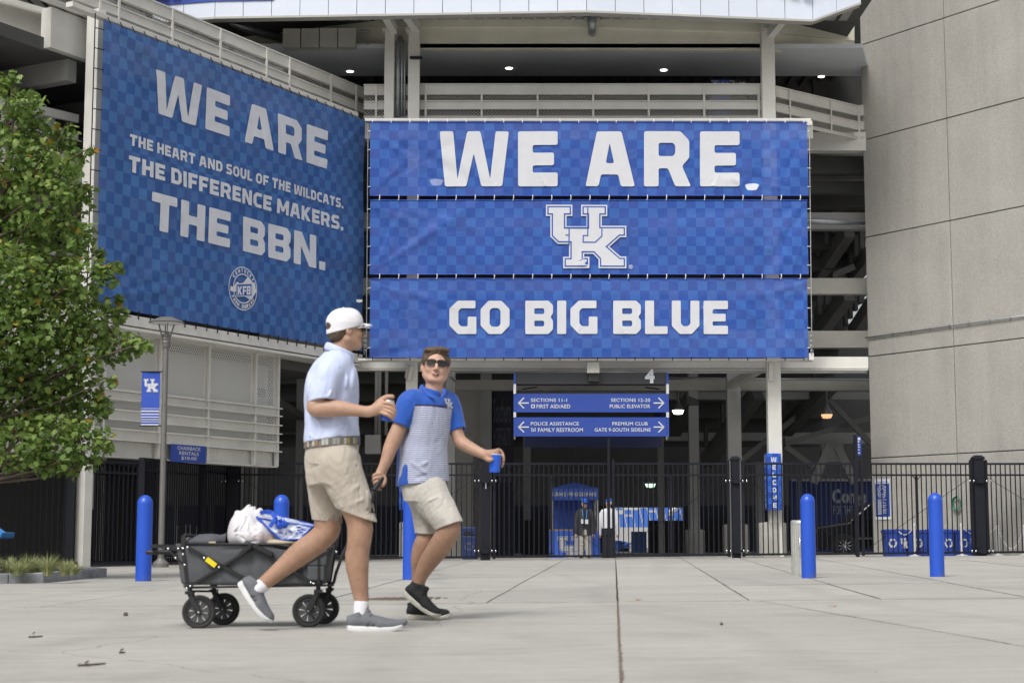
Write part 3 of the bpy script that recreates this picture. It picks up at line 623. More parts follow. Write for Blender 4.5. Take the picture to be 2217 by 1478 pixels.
# ================================================================== left wing
R0 = Vector((Xat(785, 46, 500), 46.0, 0)); wd = Vector((-.554, -1, 0)).normalized(); wnm = Vector((1, -.554, 0)).normalized()
def onW(px, py, off=0):
    d = ray(px, py); o = R0+wnm*off; t = (o-CAM).dot(wnm)/d.dot(wnm); p = CAM+d*t; return (p-R0).dot(wd), p.z
def W(s, z, off=0): return R0+wd*s+wnm*off+Vector((0, 0, z))
wing = thing('stadium_wing', (-9, 40, 0), 'white steel side wing of the stadium carrying the slanting banner', 'stadium wing')
def wbox(name, m, s0, s1, z0, z1, o0, o1, parent=wing, bevel=0):
    q = MB(); q.hexa([W(s0, z0, o1), W(s1, z0, o1), W(s1, z0, o0), W(s0, z0, o0), W(s0, z1, o1), W(s1, z1, o1), W(s1, z1, o0), W(s0, z1, o0)]); return obj(name, q, m, parent, bevel=bevel)
OFP = -.9
sL = onW(140, 20, OFP)[0]
zwt = onW(624, 127, OFP)[1]; zwb = zwt-(zt-zb)
sEnd = onW(788, 200, OFP)[0]
def wparapet(s0, s1, zt_, zb_, off, posts, levels=(0, .27, .475, .70, .925), mm='mesh_parapet', solid=None):
    a, b = W(s0, 0, off), W(s1, 0, off)
    parapet((a.x, a.y), (b.x, b.y), zt_, zb_, [abs(onW(p, 100, off)[0]-s0) for p in posts], parent=wing, out=wnm, levels=levels, mm=mm)
wparapet(sEnd, sL+3, zwt, zwb, OFP, (769, 714, 624, 574, 473, 368, 251, 210))
# white cloth tied behind the parapet mesh
s_a, s_b = onW(618, 140, OFP)[0], sL+3
mb = MB(); nseg = 60
for (za, zc) in ((.30, .49), (.80, .965)):
    k0 = len(mb.v); vs = []
    for i in range(nseg+1):
        s = s_a+(s_b-s_a)*i/nseg; o = OFP-.08-.05*abs(math.sin(i*.9))
        vs += [W(s, zwt-(zt-zb)*zc, o), W(s, zwt-(zt-zb)*za, o)]
    mb.add(vs, [(2*i, 2*i+1, 2*i+3, 2*i+2) for i in range(nseg) if i % 17 != 11])
mat('white_cloth', (.68, .68, .72), .8, 0, .05, 2); obj('cloth_screen', mb, 'white_cloth', wing, fix=False, smooth=True)
# beam the banner hangs from, and the frame rails
sTL, zTL = onW(224, 40); sBR, zBR = onW(783, 764)
sTR, zTR = onW(786, 258); sBL, zBL = onW(207, 668)
zT = (zTL+zTR)/2; zB = (onW(249, 673)[1]+onW(640, 741)[1])/2
print('wing banner', sTL, zTL, zTR, sBL, sBR, zBL, zBR, zB)
wbox('banner_rail', 'white_steel', 0.15, sTL+.9, zT+.04, zT+.16, -.28, -.08, bevel=.01)
wbox('beam', 'white_steel', .2, sTL+.6, zwb-.95, zwb-.02, -1.3, -1.0)
wbox('beam', 'dark_concrete', .2, sTL+2, zwb-4.5, zwb-4.2, -1.9, -1.4)
wbox('beam', 'white_steel', -.1, sTL+.5, zB-.02, zB-.26, -.30, -.02, bevel=.01)
wbox('beam', 'white_steel', -.1, sTL+.5, zB-.30, zB-.36, -.75, .0)
# column at the wing's outer edge
lv_gb = onW(500, 1003, -.55)[1]; sc_ = onW(206, 400, -.5)[0]; zb1 = onW(206, 1200, -.5)[1]
wbox('column', 'white_steel', sc_-.10, sc_+.16, -.4, zwb+.1, -.75, -.40, bevel=.01)
wbox('column_flange', 'steel_shade', sc_-.30, sc_-.10, 1.2, zwb, -.8, -.5)
# dark infill behind the wing banner
wbox('inner_wall', 'dark_concrete', -.3, sTL+8, 3.5, zwt+.2, -7.2, -7)
wbox('floor_slab', 'dark_concrete', .0, sTL+8, zwb-1.0, zwb-.7, -7, -1.2)
wbox('floor_slab', 'dark_concrete', .0, sTL+8, zB-.6, zB-.38, -7, -.8)
for i in range(6): wbox('joist', 'grey_steel', 1+i*3, 1.3+i*3, zwb-1.5, zwb-1.0, -7, -1.2)
# lower wall: tall expanded-metal panels, three bands, riveted girder
OL = -.55
def zl(y, px=500): return onW(px, y, OL)[1]
s6 = onW(600, 900, OL)[0]; sN = onW(225, 900, OL)[0]+7
lv = dict(pt=onW(447, 738, OL)[1], pb=zl(873), b1=zl(890), m1=zl(911), b2=zl(930), m2=zl(949), b3=zl(970), gb=zl(1003))
bounds = [s6]+[onW(p, 900, OL)[0] for p in (551, 449, 343, 222)]; bounds += [bounds[-1]+2.6, bounds[-1]+5.2]
lw = thing('mesh_facade', W(s6, 0, OL), 'grey expanded metal wall with white bands below the slanting banner', 'facade')
def lbox(name, m, s0, s1, z0, z1, o0, o1, bevel=0): return wbox(name, m, s0, s1, z0, z1, OL+o0, OL+o1, lw, bevel)
for (z1, z0) in ((lv['pb']-.02, lv['b1']), (lv['m1'], lv['b2']), (lv['m2'], lv['b3'])):
    lbox('band', 'white_steel', s6, sN, z0, z1, -.1, 0, .005)
for z in (lv['b1'], lv['m1'], lv['b2'], lv['m2'], lv['b3'], lv['pb']): lbox('ledge', 'white_steel', s6-.12, sN, z-.015, z+.015, -.1, .09)
lbox('girder', 'white_steel', s6, sN, lv['gb'], lv['b3']-.02, -.36, -.12); lbox('girder_flange', 'white_steel', s6-.05, sN, lv['gb']-.03, lv['gb'], -.4, .02)
for i in range(len(bounds)-1):
    a, b = bounds[i]+.06, bounds[i+1]-.06
    for (z0, z1) in ((lv['pb']+.03, lv['pt']), (lv['m1'], lv['b1']), (lv['m2'], lv['b2'])):
        q = MB(); q.uv = [(0, 0), (b-a, 0), (b-a, z1-z0), (0, z1-z0)]
        q.add([W(a, z0, OL-.05), W(b, z0, OL-.05), W(b, z1, OL-.05), W(a, z1, OL-.05)], [(0, 1, 2, 3)]); pn = obj('mesh_panel', q, 'mesh_lower', lw, fix=False)
        q = MB()
        for (c0, c1, d0, d1) in ((a, b, z0, z0+.03), (a, b, z1-.03, z1), (a, a+.035, z0, z1), (b-.035, b, z0, z1)):
            q.hexa([W(c0, d0, OL-.03), W(c1, d0, OL-.03), W(c1, d0, OL-.07), W(c0, d0, OL-.07), W(c0, d1, OL-.03), W(c1, d1, OL-.03), W(c1, d1, OL-.07), W(c0, d1, OL-.07)])
        obj('panel_frame', q, 'white_steel', pn)
    lbox('post', 'white_steel', bounds[i]-.035, bounds[i]+.035, lv['gb'], lv['pt']+.1, -.06, .05)
lbox('backing', 'white_steel', s6+.05, sN, lv['b3'], lv['pt']+.3, -.34, -.28)
# rivets on the girder
q = MB(); rr = bmesh.new()
for px in (337, 341.5, 347, 470, 477, 592):
    s = onW(px, 985, OL)[0]
    for k in range(7): q.lathe([(.022, 0), (.014, .012), (.001, .016)], W(s, lv['gb']+.08+k*.085, OL-.12), 6, axis='z', R=Vector((0, 0, 1)).rotation_difference(wnm).to_matrix(), cap=False)
obj('rivets', q, 'white_steel', lw, kind='stuff')
# white ground-level columns under the wing
for px in (160, 177, 192, 210): 
    Y = 44.6; bx('column' if px in (160, 210) else 'downpipe', 'white_steel', Xat(px, Y), Xat(px+(9 if px in (177, 192) else 13), Y), Y, Y+.25, -.3, 4.2, wing)
bx('ground_wall', 'dark_concrete', Xat(-300, 48), Xat(330, 48), 48, 48.3, -.5, 4.5, wing)
for px, Y in ((375, 46), (430, 47), (515, 48), (545, 47), (452, 50), (330, 49)): bx('column', 'grey_steel', Xat(px, Y), Xat(px+9, Y), Y, Y+.2, -.2, 4.5, wing)
bx('ceiling', 'dark_concrete', -24, Xat(640, 50), 43.2, 58, 4.2, 4.4, wing)
# far-left bays: girders, parapet and dark levels (runs nearly across, behind the tree)
Yf = 38.6; fd = Vector((-.83, -1, 0)).normalized(); fn_ = Vector((1, -.83, 0)).normalized(); Fo = Vector((Xat(200, Yf, 100), Yf, 0))
def onF(px, py, off=0):
    d = ray(px, py); o = Fo+fn_*off; t = (o-CAM).dot(fn_)/d.dot(fn_); p = CAM+d*t; return (p-Fo).dot(fd), p.z
def fbox(name, m, s0, s1, z0, z1, o0, o1, bevel=0):
    def Q(s, z, o): return Fo+fd*s+fn_*o+Vector((0, 0, z))
    q = MB(); q.hexa([Q(s0, z0, o1), Q(s1, z0, o1), Q(s1, z0, o0), Q(s0, z0, o0), Q(s0, z1, o1), Q(s1, z1, o1), Q(s1, z1, o0), Q(s0, z1, o0)]); return obj(name, q, m, wing, bevel=bevel)
zF = lambda y, px=100: onF(px, y)[1]
fbox('girder', 'white_steel', .1, 9, zF(86, 100), zF(38, 100), -.4, -.1); fbox('girder_flange', 'white_steel', .1, 9, zF(86, 100)-.04, zF(86, 100), -.5, .12); fbox('girder_flange', 'white_steel', .1, 9, zF(38, 100), zF(38, 100)+.05, -.5, .1)
fbox('parapet_band', 'white_steel', .1, 9, zF(36, 100)+.05, zF(8, 100), -.5, -.3)
q0 = zF(246, 120); 
for (a, b) in ((228, 246), (266, 287), (308, 326)): fbox('parapet_band', 'white_steel', .1, 9, zF(b, 120), zF(a, 120), -.4, -.3, .005)
fbox('cloth_screen', 'white_cloth', .6, 9, zF(326, 120), zF(230, 120), -.55, -.52)
fbox('girder', 'white_steel', .1, 9, zF(400, 120), zF(328, 120), -.4, -.1)
for (a, b) in ((540, 552), (572, 590), (610, 640)): fbox('parapet_band', 'white_steel', .1, 9, zF(b, 140), zF(a, 140), -.4, -.3, .005)
fbox('cloth_screen', 'white_cloth', .6, 9, zF(640, 140), zF(545, 140), -.55, -.52)
fbox('girder', 'white_steel', .1, 9, zF(720, 140), zF(650, 140), -.4, -.1)
fbox('mesh_screen', 'steel_shade', .1, 9, zF(960, 140), zF(722, 140), -.6, -.5)
fbox('girder', 'white_steel', .1, 9, zF(1000, 140), zF(960, 140), -.4, -.1)
fbox('inner_wall', 'dark_concrete', -1, 14, -1, 20, -6, -5.8)
for y in (150, 205, 470): fbox('joist', 'grey_steel', -2, 9, zF(y+22, 120), zF(y, 120), -3.2, -3)
fbox('floor_slab', 'dark_concrete', -1, 12, zF(86, 100)-.0, zF(86, 100)+.2, -6, -.5); fbox('floor_slab', 'dark_concrete', -1, 12, zF(400, 120), zF(400, 120)+.2, -6, -.5)
# ================================================================== banners
def cloth(fn, U, V, nu, nv, disp, m, name, **kw):
    q = MB(); q.uv = []
    for j in range(nv+1):
        for i in range(nu+1):
            u, v = U*i/nu, V*j/nv; q.v.append(tuple(fn(u, v, disp(u, v)))); q.uv.append((u, v))
    for j in range(nv):
        for i in range(nu):
            a = j*(nu+1)+i; q.f.append((a, a+1, a+nu+2, a+nu+1)); q.mi.append(0)
    return obj(name, q, m, smooth=True, fix=False, **kw)
def folds(U, V, seed, amp=.028, n=9):
    rs = random.Random(seed); L = []
    for c in range(n*2):      # diagonal tension folds fanning from the corners and ties
        cx = rs.choice([0, U]); cy = rs.choice([0, V]); sx = 1 if cx == 0 else -1; sy = 1 if cy == 0 else -1
        a = rs.uniform(.15, 1.2); L.append((cx, cy+rs.uniform(0, .2)*sy, sx*math.cos(a), sy*math.sin(a), rs.uniform(.8, 3.0), rs.uniform(.04, .10), rs.uniform(.5, 1)*rs.choice([1, -1])))
    for c in range(n*2):      # small puckers at the tie points of the lower edge
        cx = rs.uniform(.3, U-.3); a = rs.uniform(.9, 2.2); L.append((cx, 0, math.cos(a), math.sin(a), rs.uniform(.3, .9), rs.uniform(.03, .06), rs.uniform(.3, .8)))
    def d(u, v):
        s = .02*math.sin(u*.9+seed)*math.sin(v*1.7)+.012*math.sin(u*2.3+v*1.1)
        for (cx, cy, dx, dy, ln, w_, k) in L:
            t = (u-cx)*dx+(v-cy)*dy
            if -.1 < t < ln*1.6:
                e = abs((u-cx)*-dy+(v-cy)*dx); ww = w_*(.5+t*.8)
                if e < 3*ww: s += amp*k*math.exp(-(e/ww)**2)*max(0, math.sin(min(1, max(0, (t+.1)/(ln*1.6)))*math.pi))
        return s
    return d
YB = 45.4
def main_banner(y0, y1, seed, name_label):
    xa_, xb_ = Xat(801, YB, (y0+y1)/2), Xat(1749, YB, (y0+y1)/2); za_, zb_ = Zat(y1, YB), Zat(y0, YB)
    U, V = xb_-xa_, zb_-za_; d = folds(U, V, seed)
    fn = lambda u, v, h: (xa_+u, YB-h, za_+v)
    ban = cloth(fn, U, V, 190, 40, d, 'banner_main', 'banner', label=name_label, cat='banner', group='three banner strips above the gate')
    def P_(px, py, lift): 
        u = Xat(px, YB, py)-xa_; v = Zat(py, YB)-za_; return fn(u, v, d(u, v)+lift)
    # hem ropes
    q = MB()
    q.tube([P_(801+948*i/60, y0+.8, .01) for i in range(61)], .012, 5); q.tube([P_(801+948*i/60, y1-.8, .01) for i in range(61)], .012, 5)
    obj('hem', q, 'bollard_blue', ban, smooth=True)
    return ban, P_
B1 = main_banner(264.5, 424.5, 3, 'wide blue checkered banner strip with white words WE ARE, top of three')
B2 = main_banner(432.5, 594.5, 5, 'wide blue checkered banner strip with interlocking white UK emblem, middle of three')
B3 = main_banner(602.5, 774, 8, 'wide blue checkered banner strip with white words GO BIG BLUE, lowest of three')
def put_px(ban, P_, tv, box, m='print_white', sub=2, name='lettering', lift=.026):
    x0, y0, x1, y1 = box
    for one in (tv if isinstance(tv, list) else [tv]):
        q = MB(); flat_text(q, one, lambda u, v, h: P_(x0+(x1-x0)*u, y1+(y0-y1)*v, lift+h*2), 0, sub); obj('letter' if isinstance(tv, list) else name, q, m, ban, fix=False)
put_px(*B1, text_letters('WE ARE', .175, .36), (952, 285, 1601, 404), sub=4)
put_px(*B3, text_letters('GO BIG BLUE', .13, .36), (973, 651, 1576, 723), sub=3)
q1, q2 = MB(), MB(); P_ = B2[1]
uk_logo(q1, q2, lambda u, v, h: P_(1182+174*u, 581-137*v, .026+h*5), sub=2)
lg = obj('emblem', q1, 'print_white', B2[0], fix=False); obj('emblem_outline', q2, 'print_blue', lg, fix=False)
put_px(*B2, font_text('®', .005), (1361, 573, 1370, 582), sub=0)
# ties between and around the strips
q0 = MB()
def tie(a, b, parent, m='white_plastic'): q = MB(); q.tube([a, (Vector(a)+Vector(b))/2+Vector((.01, -.02, 0)), b], .013, 5); return obj('tie', q, m, parent)
for k in range(23):
    px = 822+k*41.4
    tie(at(px, 422, YB-.02), at(px-1, 434, YB-.02), B1[0]); tie(at(px, 593, YB-.02), at(px-1, 604, YB-.02), B2[0])
for k in range(24):
    px = 806+k*40.6; tie(at(px, 258, YB+.1), at(px, 266, YB-.02), B1[0]); tie(at(px, 773, YB-.02), at(px, 780, YB+.1), B3[0], 'black_steel')
for y0, y1, b in ((264, 424, B1), (432, 594, B2), (602, 774, B3)):
    for k in range(4):
        y = y0+(y1-y0)*(k+.5)/4; tie(at(1748, y, YB-.02), at(1755, y+1, YB+.05), b[0]); tie(at(802, y, YB-.02), at(796, y+1, YB+.05), b[0])
# banner frame: rails, corner blocks and side cables
fr = thing('steel_surround', (Xat(1275, YB), YB+.3, Zat(777, YB)), 'white steel frame and cables round the three front banner strips', 'frame')
bpx('rail', 'white_steel', 790, 1756, 262.5, 256, YB+.35, .25, fr, .01); bpx('rail', 'white_steel', 775, 1760, 781, 775.5, YB+.2, .3, fr, .01)
bpx('corner_block', 'white_steel', 1745, 1758, 271, 261, YB+.15, .2, fr); bpx('corner_block', 'white_steel', 1752, 1762, 779, 764, YB+.0, .2, fr)
for px in (1755, 797):
    q = MB(); q.tube([at(px-3*(px > 1000), 268, YB+.05), at(px+3*(px > 1000)-4*(px < 1000), 776, YB+.05)], .012, 5); obj('cable', q, 'galv', fr)
# chain of links at the low corners
q = MB()
for px, s in ((1757, 1), (789, 1)):
    for k in range(9): c = at(px+(k % 2), 722+k*5.4, YB); q.lathe([(.028, -.01), (.045, 0), (.028, .01)], c, 8, axis='y' if k % 2 else 'x', cap=False)
obj('chain', q, 'galv', fr)
# ---- slanting banner on the wing
sA, sB_ = onW(787, 500)[0], (sTL+sBL)/2+.0
zTb, zBb = zT-.03, zB+.06
U, V = sB_-sA, zTb-zBb; dW = folds(U, V, 21, .03, 10)
wf = lambda u, v, h: W(sB_-u, zBb+v, h)
wb = cloth(wf, U, V, 150, 90, dW, 'banner_wing', 'banner', label='large slanting blue checkered banner with white words THE BBN and a round seal', cat='banner')
def PW(px, py, lift):
    s, z = onW(px, py); u, v = sB_-s, z-zBb; return wf(u, v, dW(u, v)+lift)
def put_w(tv, tl, br, m='print_faded', sub=2, name='lettering'):
    s0, z1 = onW(*tl); s1, z0 = onW(*br)
    for one in (tv if isinstance(tv, list) else [tv]):
        q = MB(); flat_text(q, one, lambda a, b, h: wf(sB_-(s0+(s1-s0)*a), z0+(z1-z0)*b-zBb, dW(sB_-(s0+(s1-s0)*a), z0+(z1-z0)*b-zBb)+.016+h*2), 0, sub); obj('letter' if isinstance(tv, list) else name, q, m, wb, fix=False)
put_w(text_letters('WE ARE', .15, .34), (338, 150), (707, 366), sub=4)
put_w(text_letters('THE HEART AND SOUL OF THE WILDCATS.', .15, .38), (281, 290), (742, 452), sub=2)
put_w(text_letters('THE DIFFERENCE MAKERS.', .14, .36), (279, 336), (741, 500), sub=2)
put_w(text_letters('THE BBN.', .13, .34), (327, 415), (703, 586), sub=4)
# round seal
sc0, zc0 = onW(523, 625); rad = (onW(523, 578)[1]-onW(523, 672)[1])/2
def PS(u, v, h): return wf(sB_-(sc0-u*rad), zc0+v*rad-zBb, dW(sB_-(sc0-u*rad), zc0+v*rad-zBb)+.035+h*2)
q = MB()
def ring(r0, r1, h=0, n=48):
    vs = []
    for k in range(n): a = 2*math.pi*k/n; vs += [(r0*math.cos(a), r0*math.sin(a), h), (r1*math.cos(a), r1*math.sin(a), h)]
    flat_text(q, (vs, [(2*k, 2*k+1, (2*k+3) % (2*n), (2*k+2) % (2*n)) for k in range(n)]), PS)
ring(.955, 1.0); ring(.64, .69)
def arc_text(txt, a0, a1, r0, r1, flip=False):
    n = len(txt)
    for i, ch in enumerate(txt):
        if ch == ' ': continue
        a = a0+(a1-a0)*(i+.5)/n; vs, fs = stroke_text(ch); hw = .07*GO_[ch][0]/100
        out = []
        for (u, v, h) in vs:
            x_ = (u-.5)*2*hw; rr_ = r1+(r0-r1)*v if flip else r0+(r1-r0)*v; ang = a
            x2 = rr_*math.cos(ang)+x_*(math.sin(ang) if not flip else -math.sin(ang)); y2 = rr_*math.sin(ang)-x_*(math.cos(ang) if not flip else -math.cos(ang)); out.append((x2, y2, .002+h))
        flat_text(q, (out, fs), PS)
R_ = math.radians
arc_text('KENTUCKY', R_(150), R_(30), .74, .91); arc_text('FARM BUREAU', R_(207), R_(333), .74, .91, True)
KY = [(-.90, -.20), (-.88, .02), (-.80, .0), (-.66, .0), (-.62, .12), (-.55, .14), (-.52, .22), (-.40, .26), (-.30, .20), (-.1, .24), (.02, .30), (.12, .42), (.2, .48), (.32, .62), (.45, .52), (.62, .38), (.80, .38), (.86, .15), (.94, .0), (.80, -.18), (.62, -.40), (.45, -.44), (-.50, -.20), (-.66, -.24)]
flat_text(q, ([(a, b, .004) for a, b in KY], poly_tris(KY)), PS, 0, 0)
sl = obj('seal', q, 'print_faded', wb, fix=False)
bx4 = [(-.50, -.45), (.60, -.28), (.60, .32), (-.50, .15)]
q = MB(); flat_text(q, ([(a, b, .006) for a, b in bx4], [(0, 1, 2, 3)]), PS); obj('seal_box', q, 'print_blue', sl, fix=False)
q = MB()
for a, b in zip(bx4, bx4[1:]+bx4[:1]):
    L, R2 = offset_stroke([(a[0]*.93+.0, a[1]*.93), (b[0]*.93, b[1]*.93)], .03); flat_text(q, ([(*L[0], .008), (*R2[0], .008), (*R2[1], .008), (*L[1], .008)], [(0, 1, 2, 3)]), PS)
vs, fs = stroke_text('KFB', .22, .1); flat_text(q, ([(-.40+u*.90, -.35+v*.40+u*.14, .008+h) for u, v, h in vs], fs), PS); obj('seal_letters', q, 'print_faded', sl, fix=False)
for k in range(26):
    s = sA+(sB_-sA)*(k+.5)/26; q = MB(); q.tube([W(s, zTb-.02, .02), W(s, zTb+.12, -.06)], .012, 5); obj('tie', q, 'black_steel', wb)
    q = MB(); q.tube([W(s, zBb+.03, .02), W(s, zBb-.16, .0)], .014, 5); obj('tie', q, 'black_steel', wb)
for k in range(14):
    z = zBb+(zTb-zBb)*(k+.5)/14; q = MB(); q.tube([W(sB_-.02, z, .02), W(sB_+.22, z, -.05)], .012, 5); obj('tie', q, 'black_steel', wb)
q = MB(); q.tube([W(sB_+.22, zBb, -.05), W(sB_+.22, zTb+.1, -.05)], .014, 5); obj('cable', q, 'black_steel', wb)
# ================================================================== fence and gates
YFN = 44.0
ZR1, ZR2 = Zat(1004, YFN), Zat(1028, YFN)
picket_m = {}
def picket_mesh(h, w_=.026):
    k = (round(h, 3), w_)
    if k not in picket_m: picket_m[k] = mesh_of(MB().box(-w_/2, w_/2, -w_/2, w_/2, 0, h), 'picket', (0, 0, 0), 'black_steel')
    return picket_m[k]
def fence_span(name, label, cat, A, B, gate=False, diag=0, mid=False, group=None, n=None, step=.128, top=None):
    """A,B plan points of the two ends"""
    ZR1, ZR2 = top if top else (globals()['ZR1'], globals()['ZR2'])
    A = Vector((A[0], A[1], 0)); B = Vector((B[0], B[1], 0)); L = (B-A).length; d = (B-A).normalized(); n_ = Vector((-d.y, d.x, 0)); ang = math.atan2(d.y, d.x)
    mid_p = (A+B)/2; t = thing(name, (mid_p.x, mid_p.y, gz(mid_p.x)), label, cat, group)
    lo = lambda s: gz((A+d*s).x)+.09
    def rail(z0f, h, w_, nm='rail'):
        q = MB(); q.hexa([A+d*s+n_*o+Vector((0, 0, z0f(s)+zz)) for zz in (0, h) for s, o in ((0, -w_/2), (L, -w_/2), (L, w_/2), (0, w_/2))]); return obj(nm, q, 'black_steel', t)
    rail(lambda s: ZR1-.02, .05, .05); rail(lambda s: ZR2-.02, .045, .045); rail(lambda s: lo(s)-.02, .055, .05)
    cnt = max(2, int(round(L/step)))
    for i in range(1, cnt):
        s = L*i/cnt; p = A+d*s; z0 = lo(s); me = picket_mesh(ZR1-z0-.0)
        inst('picket', me, t, (p.x, p.y, z0), (0, 0, ang))
    if gate:
        for s in (.0, L): 
            p = A+d*s; q = MB(); q.box(p.x-.035, p.x+.035, p.y-.035, p.y+.035, lo(s)-.05, ZR1+.09); q.lathe([(.032, 0), (.02, .025), (.001, .035)], (p.x, p.y, ZR1+.09), 8, cap=False); obj('stile', q, 'black_steel', t)
        if mid:
            p = A+d*L/2; q = MB(); q.box(p.x-.028, p.x+.028, p.y-.045, p.y+.03, lo(L/2), ZR2); 
            for sg in (1, -1): q.bar(p+Vector((0, -.03, ZR2-.14)), p+d*.12*sg+Vector((0, -.03, ZR2)), .03, .02); q.bar(p+Vector((0, -.03, lo(0)+.14)), p+d*.12*sg+Vector((0, -.03, lo(0))), .03, .02)
            obj('mid_stile', q, 'black_steel', t)
        if diag:
            s0, s1 = (0, L) if diag > 0 else (L, 0)
            q = MB(); q.tube([A+d*s0+Vector((0, -.035, ZR2-.05)), A+d*s1+Vector((0, -.035, lo(s1)+.05))], .007, 5); obj('brace_rod', q, 'black_steel', t)
    return t
def fence_post(px, Y, w_=.26, top=992, label='', hinge=True, both=True):
    x = Xat(px, Y); t = thing('gate_post', (x, Y, gz(x)), label, 'fence post', 'square black posts of the gates'); q = MB(); h = w_/2; z1 = Zat(top, Y)
    q.box(x-h, x+h, Y-h, Y+h, gz(x)-.02, z1-.05); obj('shaft', q, 'black_steel', t, bevel=.01)
    q = MB(); q.add([(x-h-.02, Y-h-.02, z1-.05), (x+h+.02, Y-h-.02, z1-.05), (x+h+.02, Y+h+.02, z1-.05), (x-h-.02, Y+h+.02, z1-.05), (x-h-.02, Y-h-.02, z1-.0), (x+h+.02, Y-h-.02, z1), (x+h+.02, Y+h+.02, z1), (x-h-.02, Y+h+.02, z1), (x-h*.6, Y-h*.6, z1+.06), (x+h*.6, Y-h*.6, z1+.06), (x+h*.6, Y+h*.6, z1+.06), (x-h*.6, Y+h*.6, z1+.06)],
        [(0, 1, 5, 4), (1, 2, 6, 5), (2, 3, 7, 6), (3, 0, 4, 7), (4, 5, 9, 8), (5, 6, 10, 9), (6, 7, 11, 10), (7, 4, 8, 11), (8, 9, 10, 11), (3, 2, 1, 0)]); obj('post_cap', q, 'black_steel', t)
    if hinge:
        for z in (Zat(1041, Y), Zat(1192, Y)):
            q = MB(); q.box(x-.2, x+.2, Y-h-.07, Y-h-.03, z-.025, z+.025); q.box(x-.09, x+.09, Y-h-.09, Y-h, z-.06, z+.06); hg = obj('hinge', q, 'black_steel', t)
            for dx in (-.27, -.17, .17, .27):
                q = MB(); q.lathe([(.001, -.03), (.018, -.022), (.020, 0), (.018, .022), (.001, .03)], (x+dx, Y-h-.06, z), 10, cap=False); obj('bolt', q, 'chrome', hg, smooth=True)
    return t
pB, pC, pA, pD = 1593, 2120, 1051, 504
fence_post(pA, YFN, .25, 992, 'square black gate post beside the hand holding the blue cup')
fence_post(pB, YFN, .21, 992, 'square black gate post between the tent gate and the WELCOME column')
fence_post(pC, YFN, .26, 990, 'square black gate post at the right, in front of the blue recycling bins')
fence_post(pD, YFN-.3, .30, 993, 'square black gate post right of the CHAIRBACK RENTALS sign')
XA = lambda px, Y=YFN: Xat(px, Y)
fence_span('gate_leaf', 'black picket gate leaf in front of the GAME PROGRAMS tent', 'gate', (XA(1070), YFN), (XA(1317.5), YFN), True, 1, True)
fence_span('gate_leaf', 'black picket gate leaf in front of the tunnel to the blue seats', 'gate', (XA(1328), YFN), (XA(1577), YFN), True, -1, True)
fence_span('gate_leaf', 'black picket gate leaf in front of the WELCOME column and dark car', 'gate', (XA(1609), YFN), (XA(1853), YFN), True, 1, True)
fence_span('gate_leaf', 'black picket gate leaf in front of the wall map and recycling bins', 'gate', (XA(1867), YFN), (XA(2104), YFN), True, -1, True)
fence_span('gate_leaf', 'black picket gate leaf running off the right edge of the picture', 'gate', (XA(2137), YFN), (XA(2390), YFN), True, 1, True)
fence_span('gate_leaf', 'black picket gate leaf between the two walking men and the gate post', 'gate', (XA(782), YFN), (XA(1032), YFN), True, -1, True)
fence_span('gate_leaf', 'black picket gate leaf behind the loaded wagon', 'gate', (XA(520), YFN-.2), (XA(772), YFN), True, 1, True)
PL = [(492, 43.8), (438, 42.0), (305, 38.6), (152, 37.2), (-30, 36.8), (-220, 36)]
nm_ = ['black fence panel left of the gate post by the CHAIRBACK RENTALS sign', 'black fence panel behind the lamp post', 'black fence panel in front of the white ground columns', 'black fence panel behind the ornamental grass and tree', 'black fence panel off the left edge']
for i in range(5):
    (a, Ya), (b, Yb) = PL[i], PL[i+1]; fence_span('picket_fence', nm_[i], 'fence', (Xat(b, Yb), Yb), (Xat(a, Ya), Ya), top=(Zat(1000, (Ya+Yb)/2), Zat(1023, (Ya+Yb)/2)))
for (px, Y), lb in zip(PL[1:4], ('slim black fence post under the CHAIRBACK RENTALS sign', 'slim black fence post above the leftmost blue bollard', 'slim black fence post just left of the white ground columns')):
    x = Xat(px, Y); q = MB(); q.box(x-.08, x+.08, Y-.08, Y+.08, gz(x), Zat(998, Y)); q.lathe([(.09, 0), (.09, .04), (.07, .08), (.001, .09)], (x, Y, Zat(998, Y)), 12, cap=False); obj('fence_post', q, 'black_steel', cat='fence post', label=lb, org=(x, Y, gz(x)))
# inner swing leaf seen behind the left fence
fence_span('gate_leaf', 'black inner picket gate standing half open before the white ground columns', 'gate', (Xat(156, 37.6), 37.5), (Xat(296, 42), 42.5), True, 0, top=(Zat(1003, 39), Zat(1024, 39)))
# drop-bolt pole and the tall slim sign post
x = XA(1318); q = MB(); q.box(x-.03, x+.03, 43.88, 43.94, gz(x)+.05, Zat(948, 43.9)); obj('drop_bolt_pole', q, 'black_steel', cat='pole', label='slim black pole rising above the meeting stiles of the middle gate')
x = XA(1860); t = thing('sign_post', (x, 44.1, gz(x)), 'tall slim black post with small blue sign on the right double gate', 'sign post')
q = MB(); q.box(x-.09, x-.02, 43.95, 44.1, gz(x), Zat(941, 44)); obj('post', q, 'black_steel', t)
q = MB(); q.box(x-.015, x+.09, 44.0, 44.04, Zat(985, 44), Zat(944, 44)); b_ = obj('sign_board', q, 'sign_blue', t)
q = MB()
for i, (y0, y1, w_) in enumerate(((947, 952, .8), (954, 957, .5), (961, 963, .5), (966, 968, .6), (972, 974, .5), (979, 981, .6))): q.box(x+.005, x+.005+.08*w_, 43.99, 43.997, Zat(y1, 44), Zat(y0, 44))
obj('print', q, 'print_white', b_)
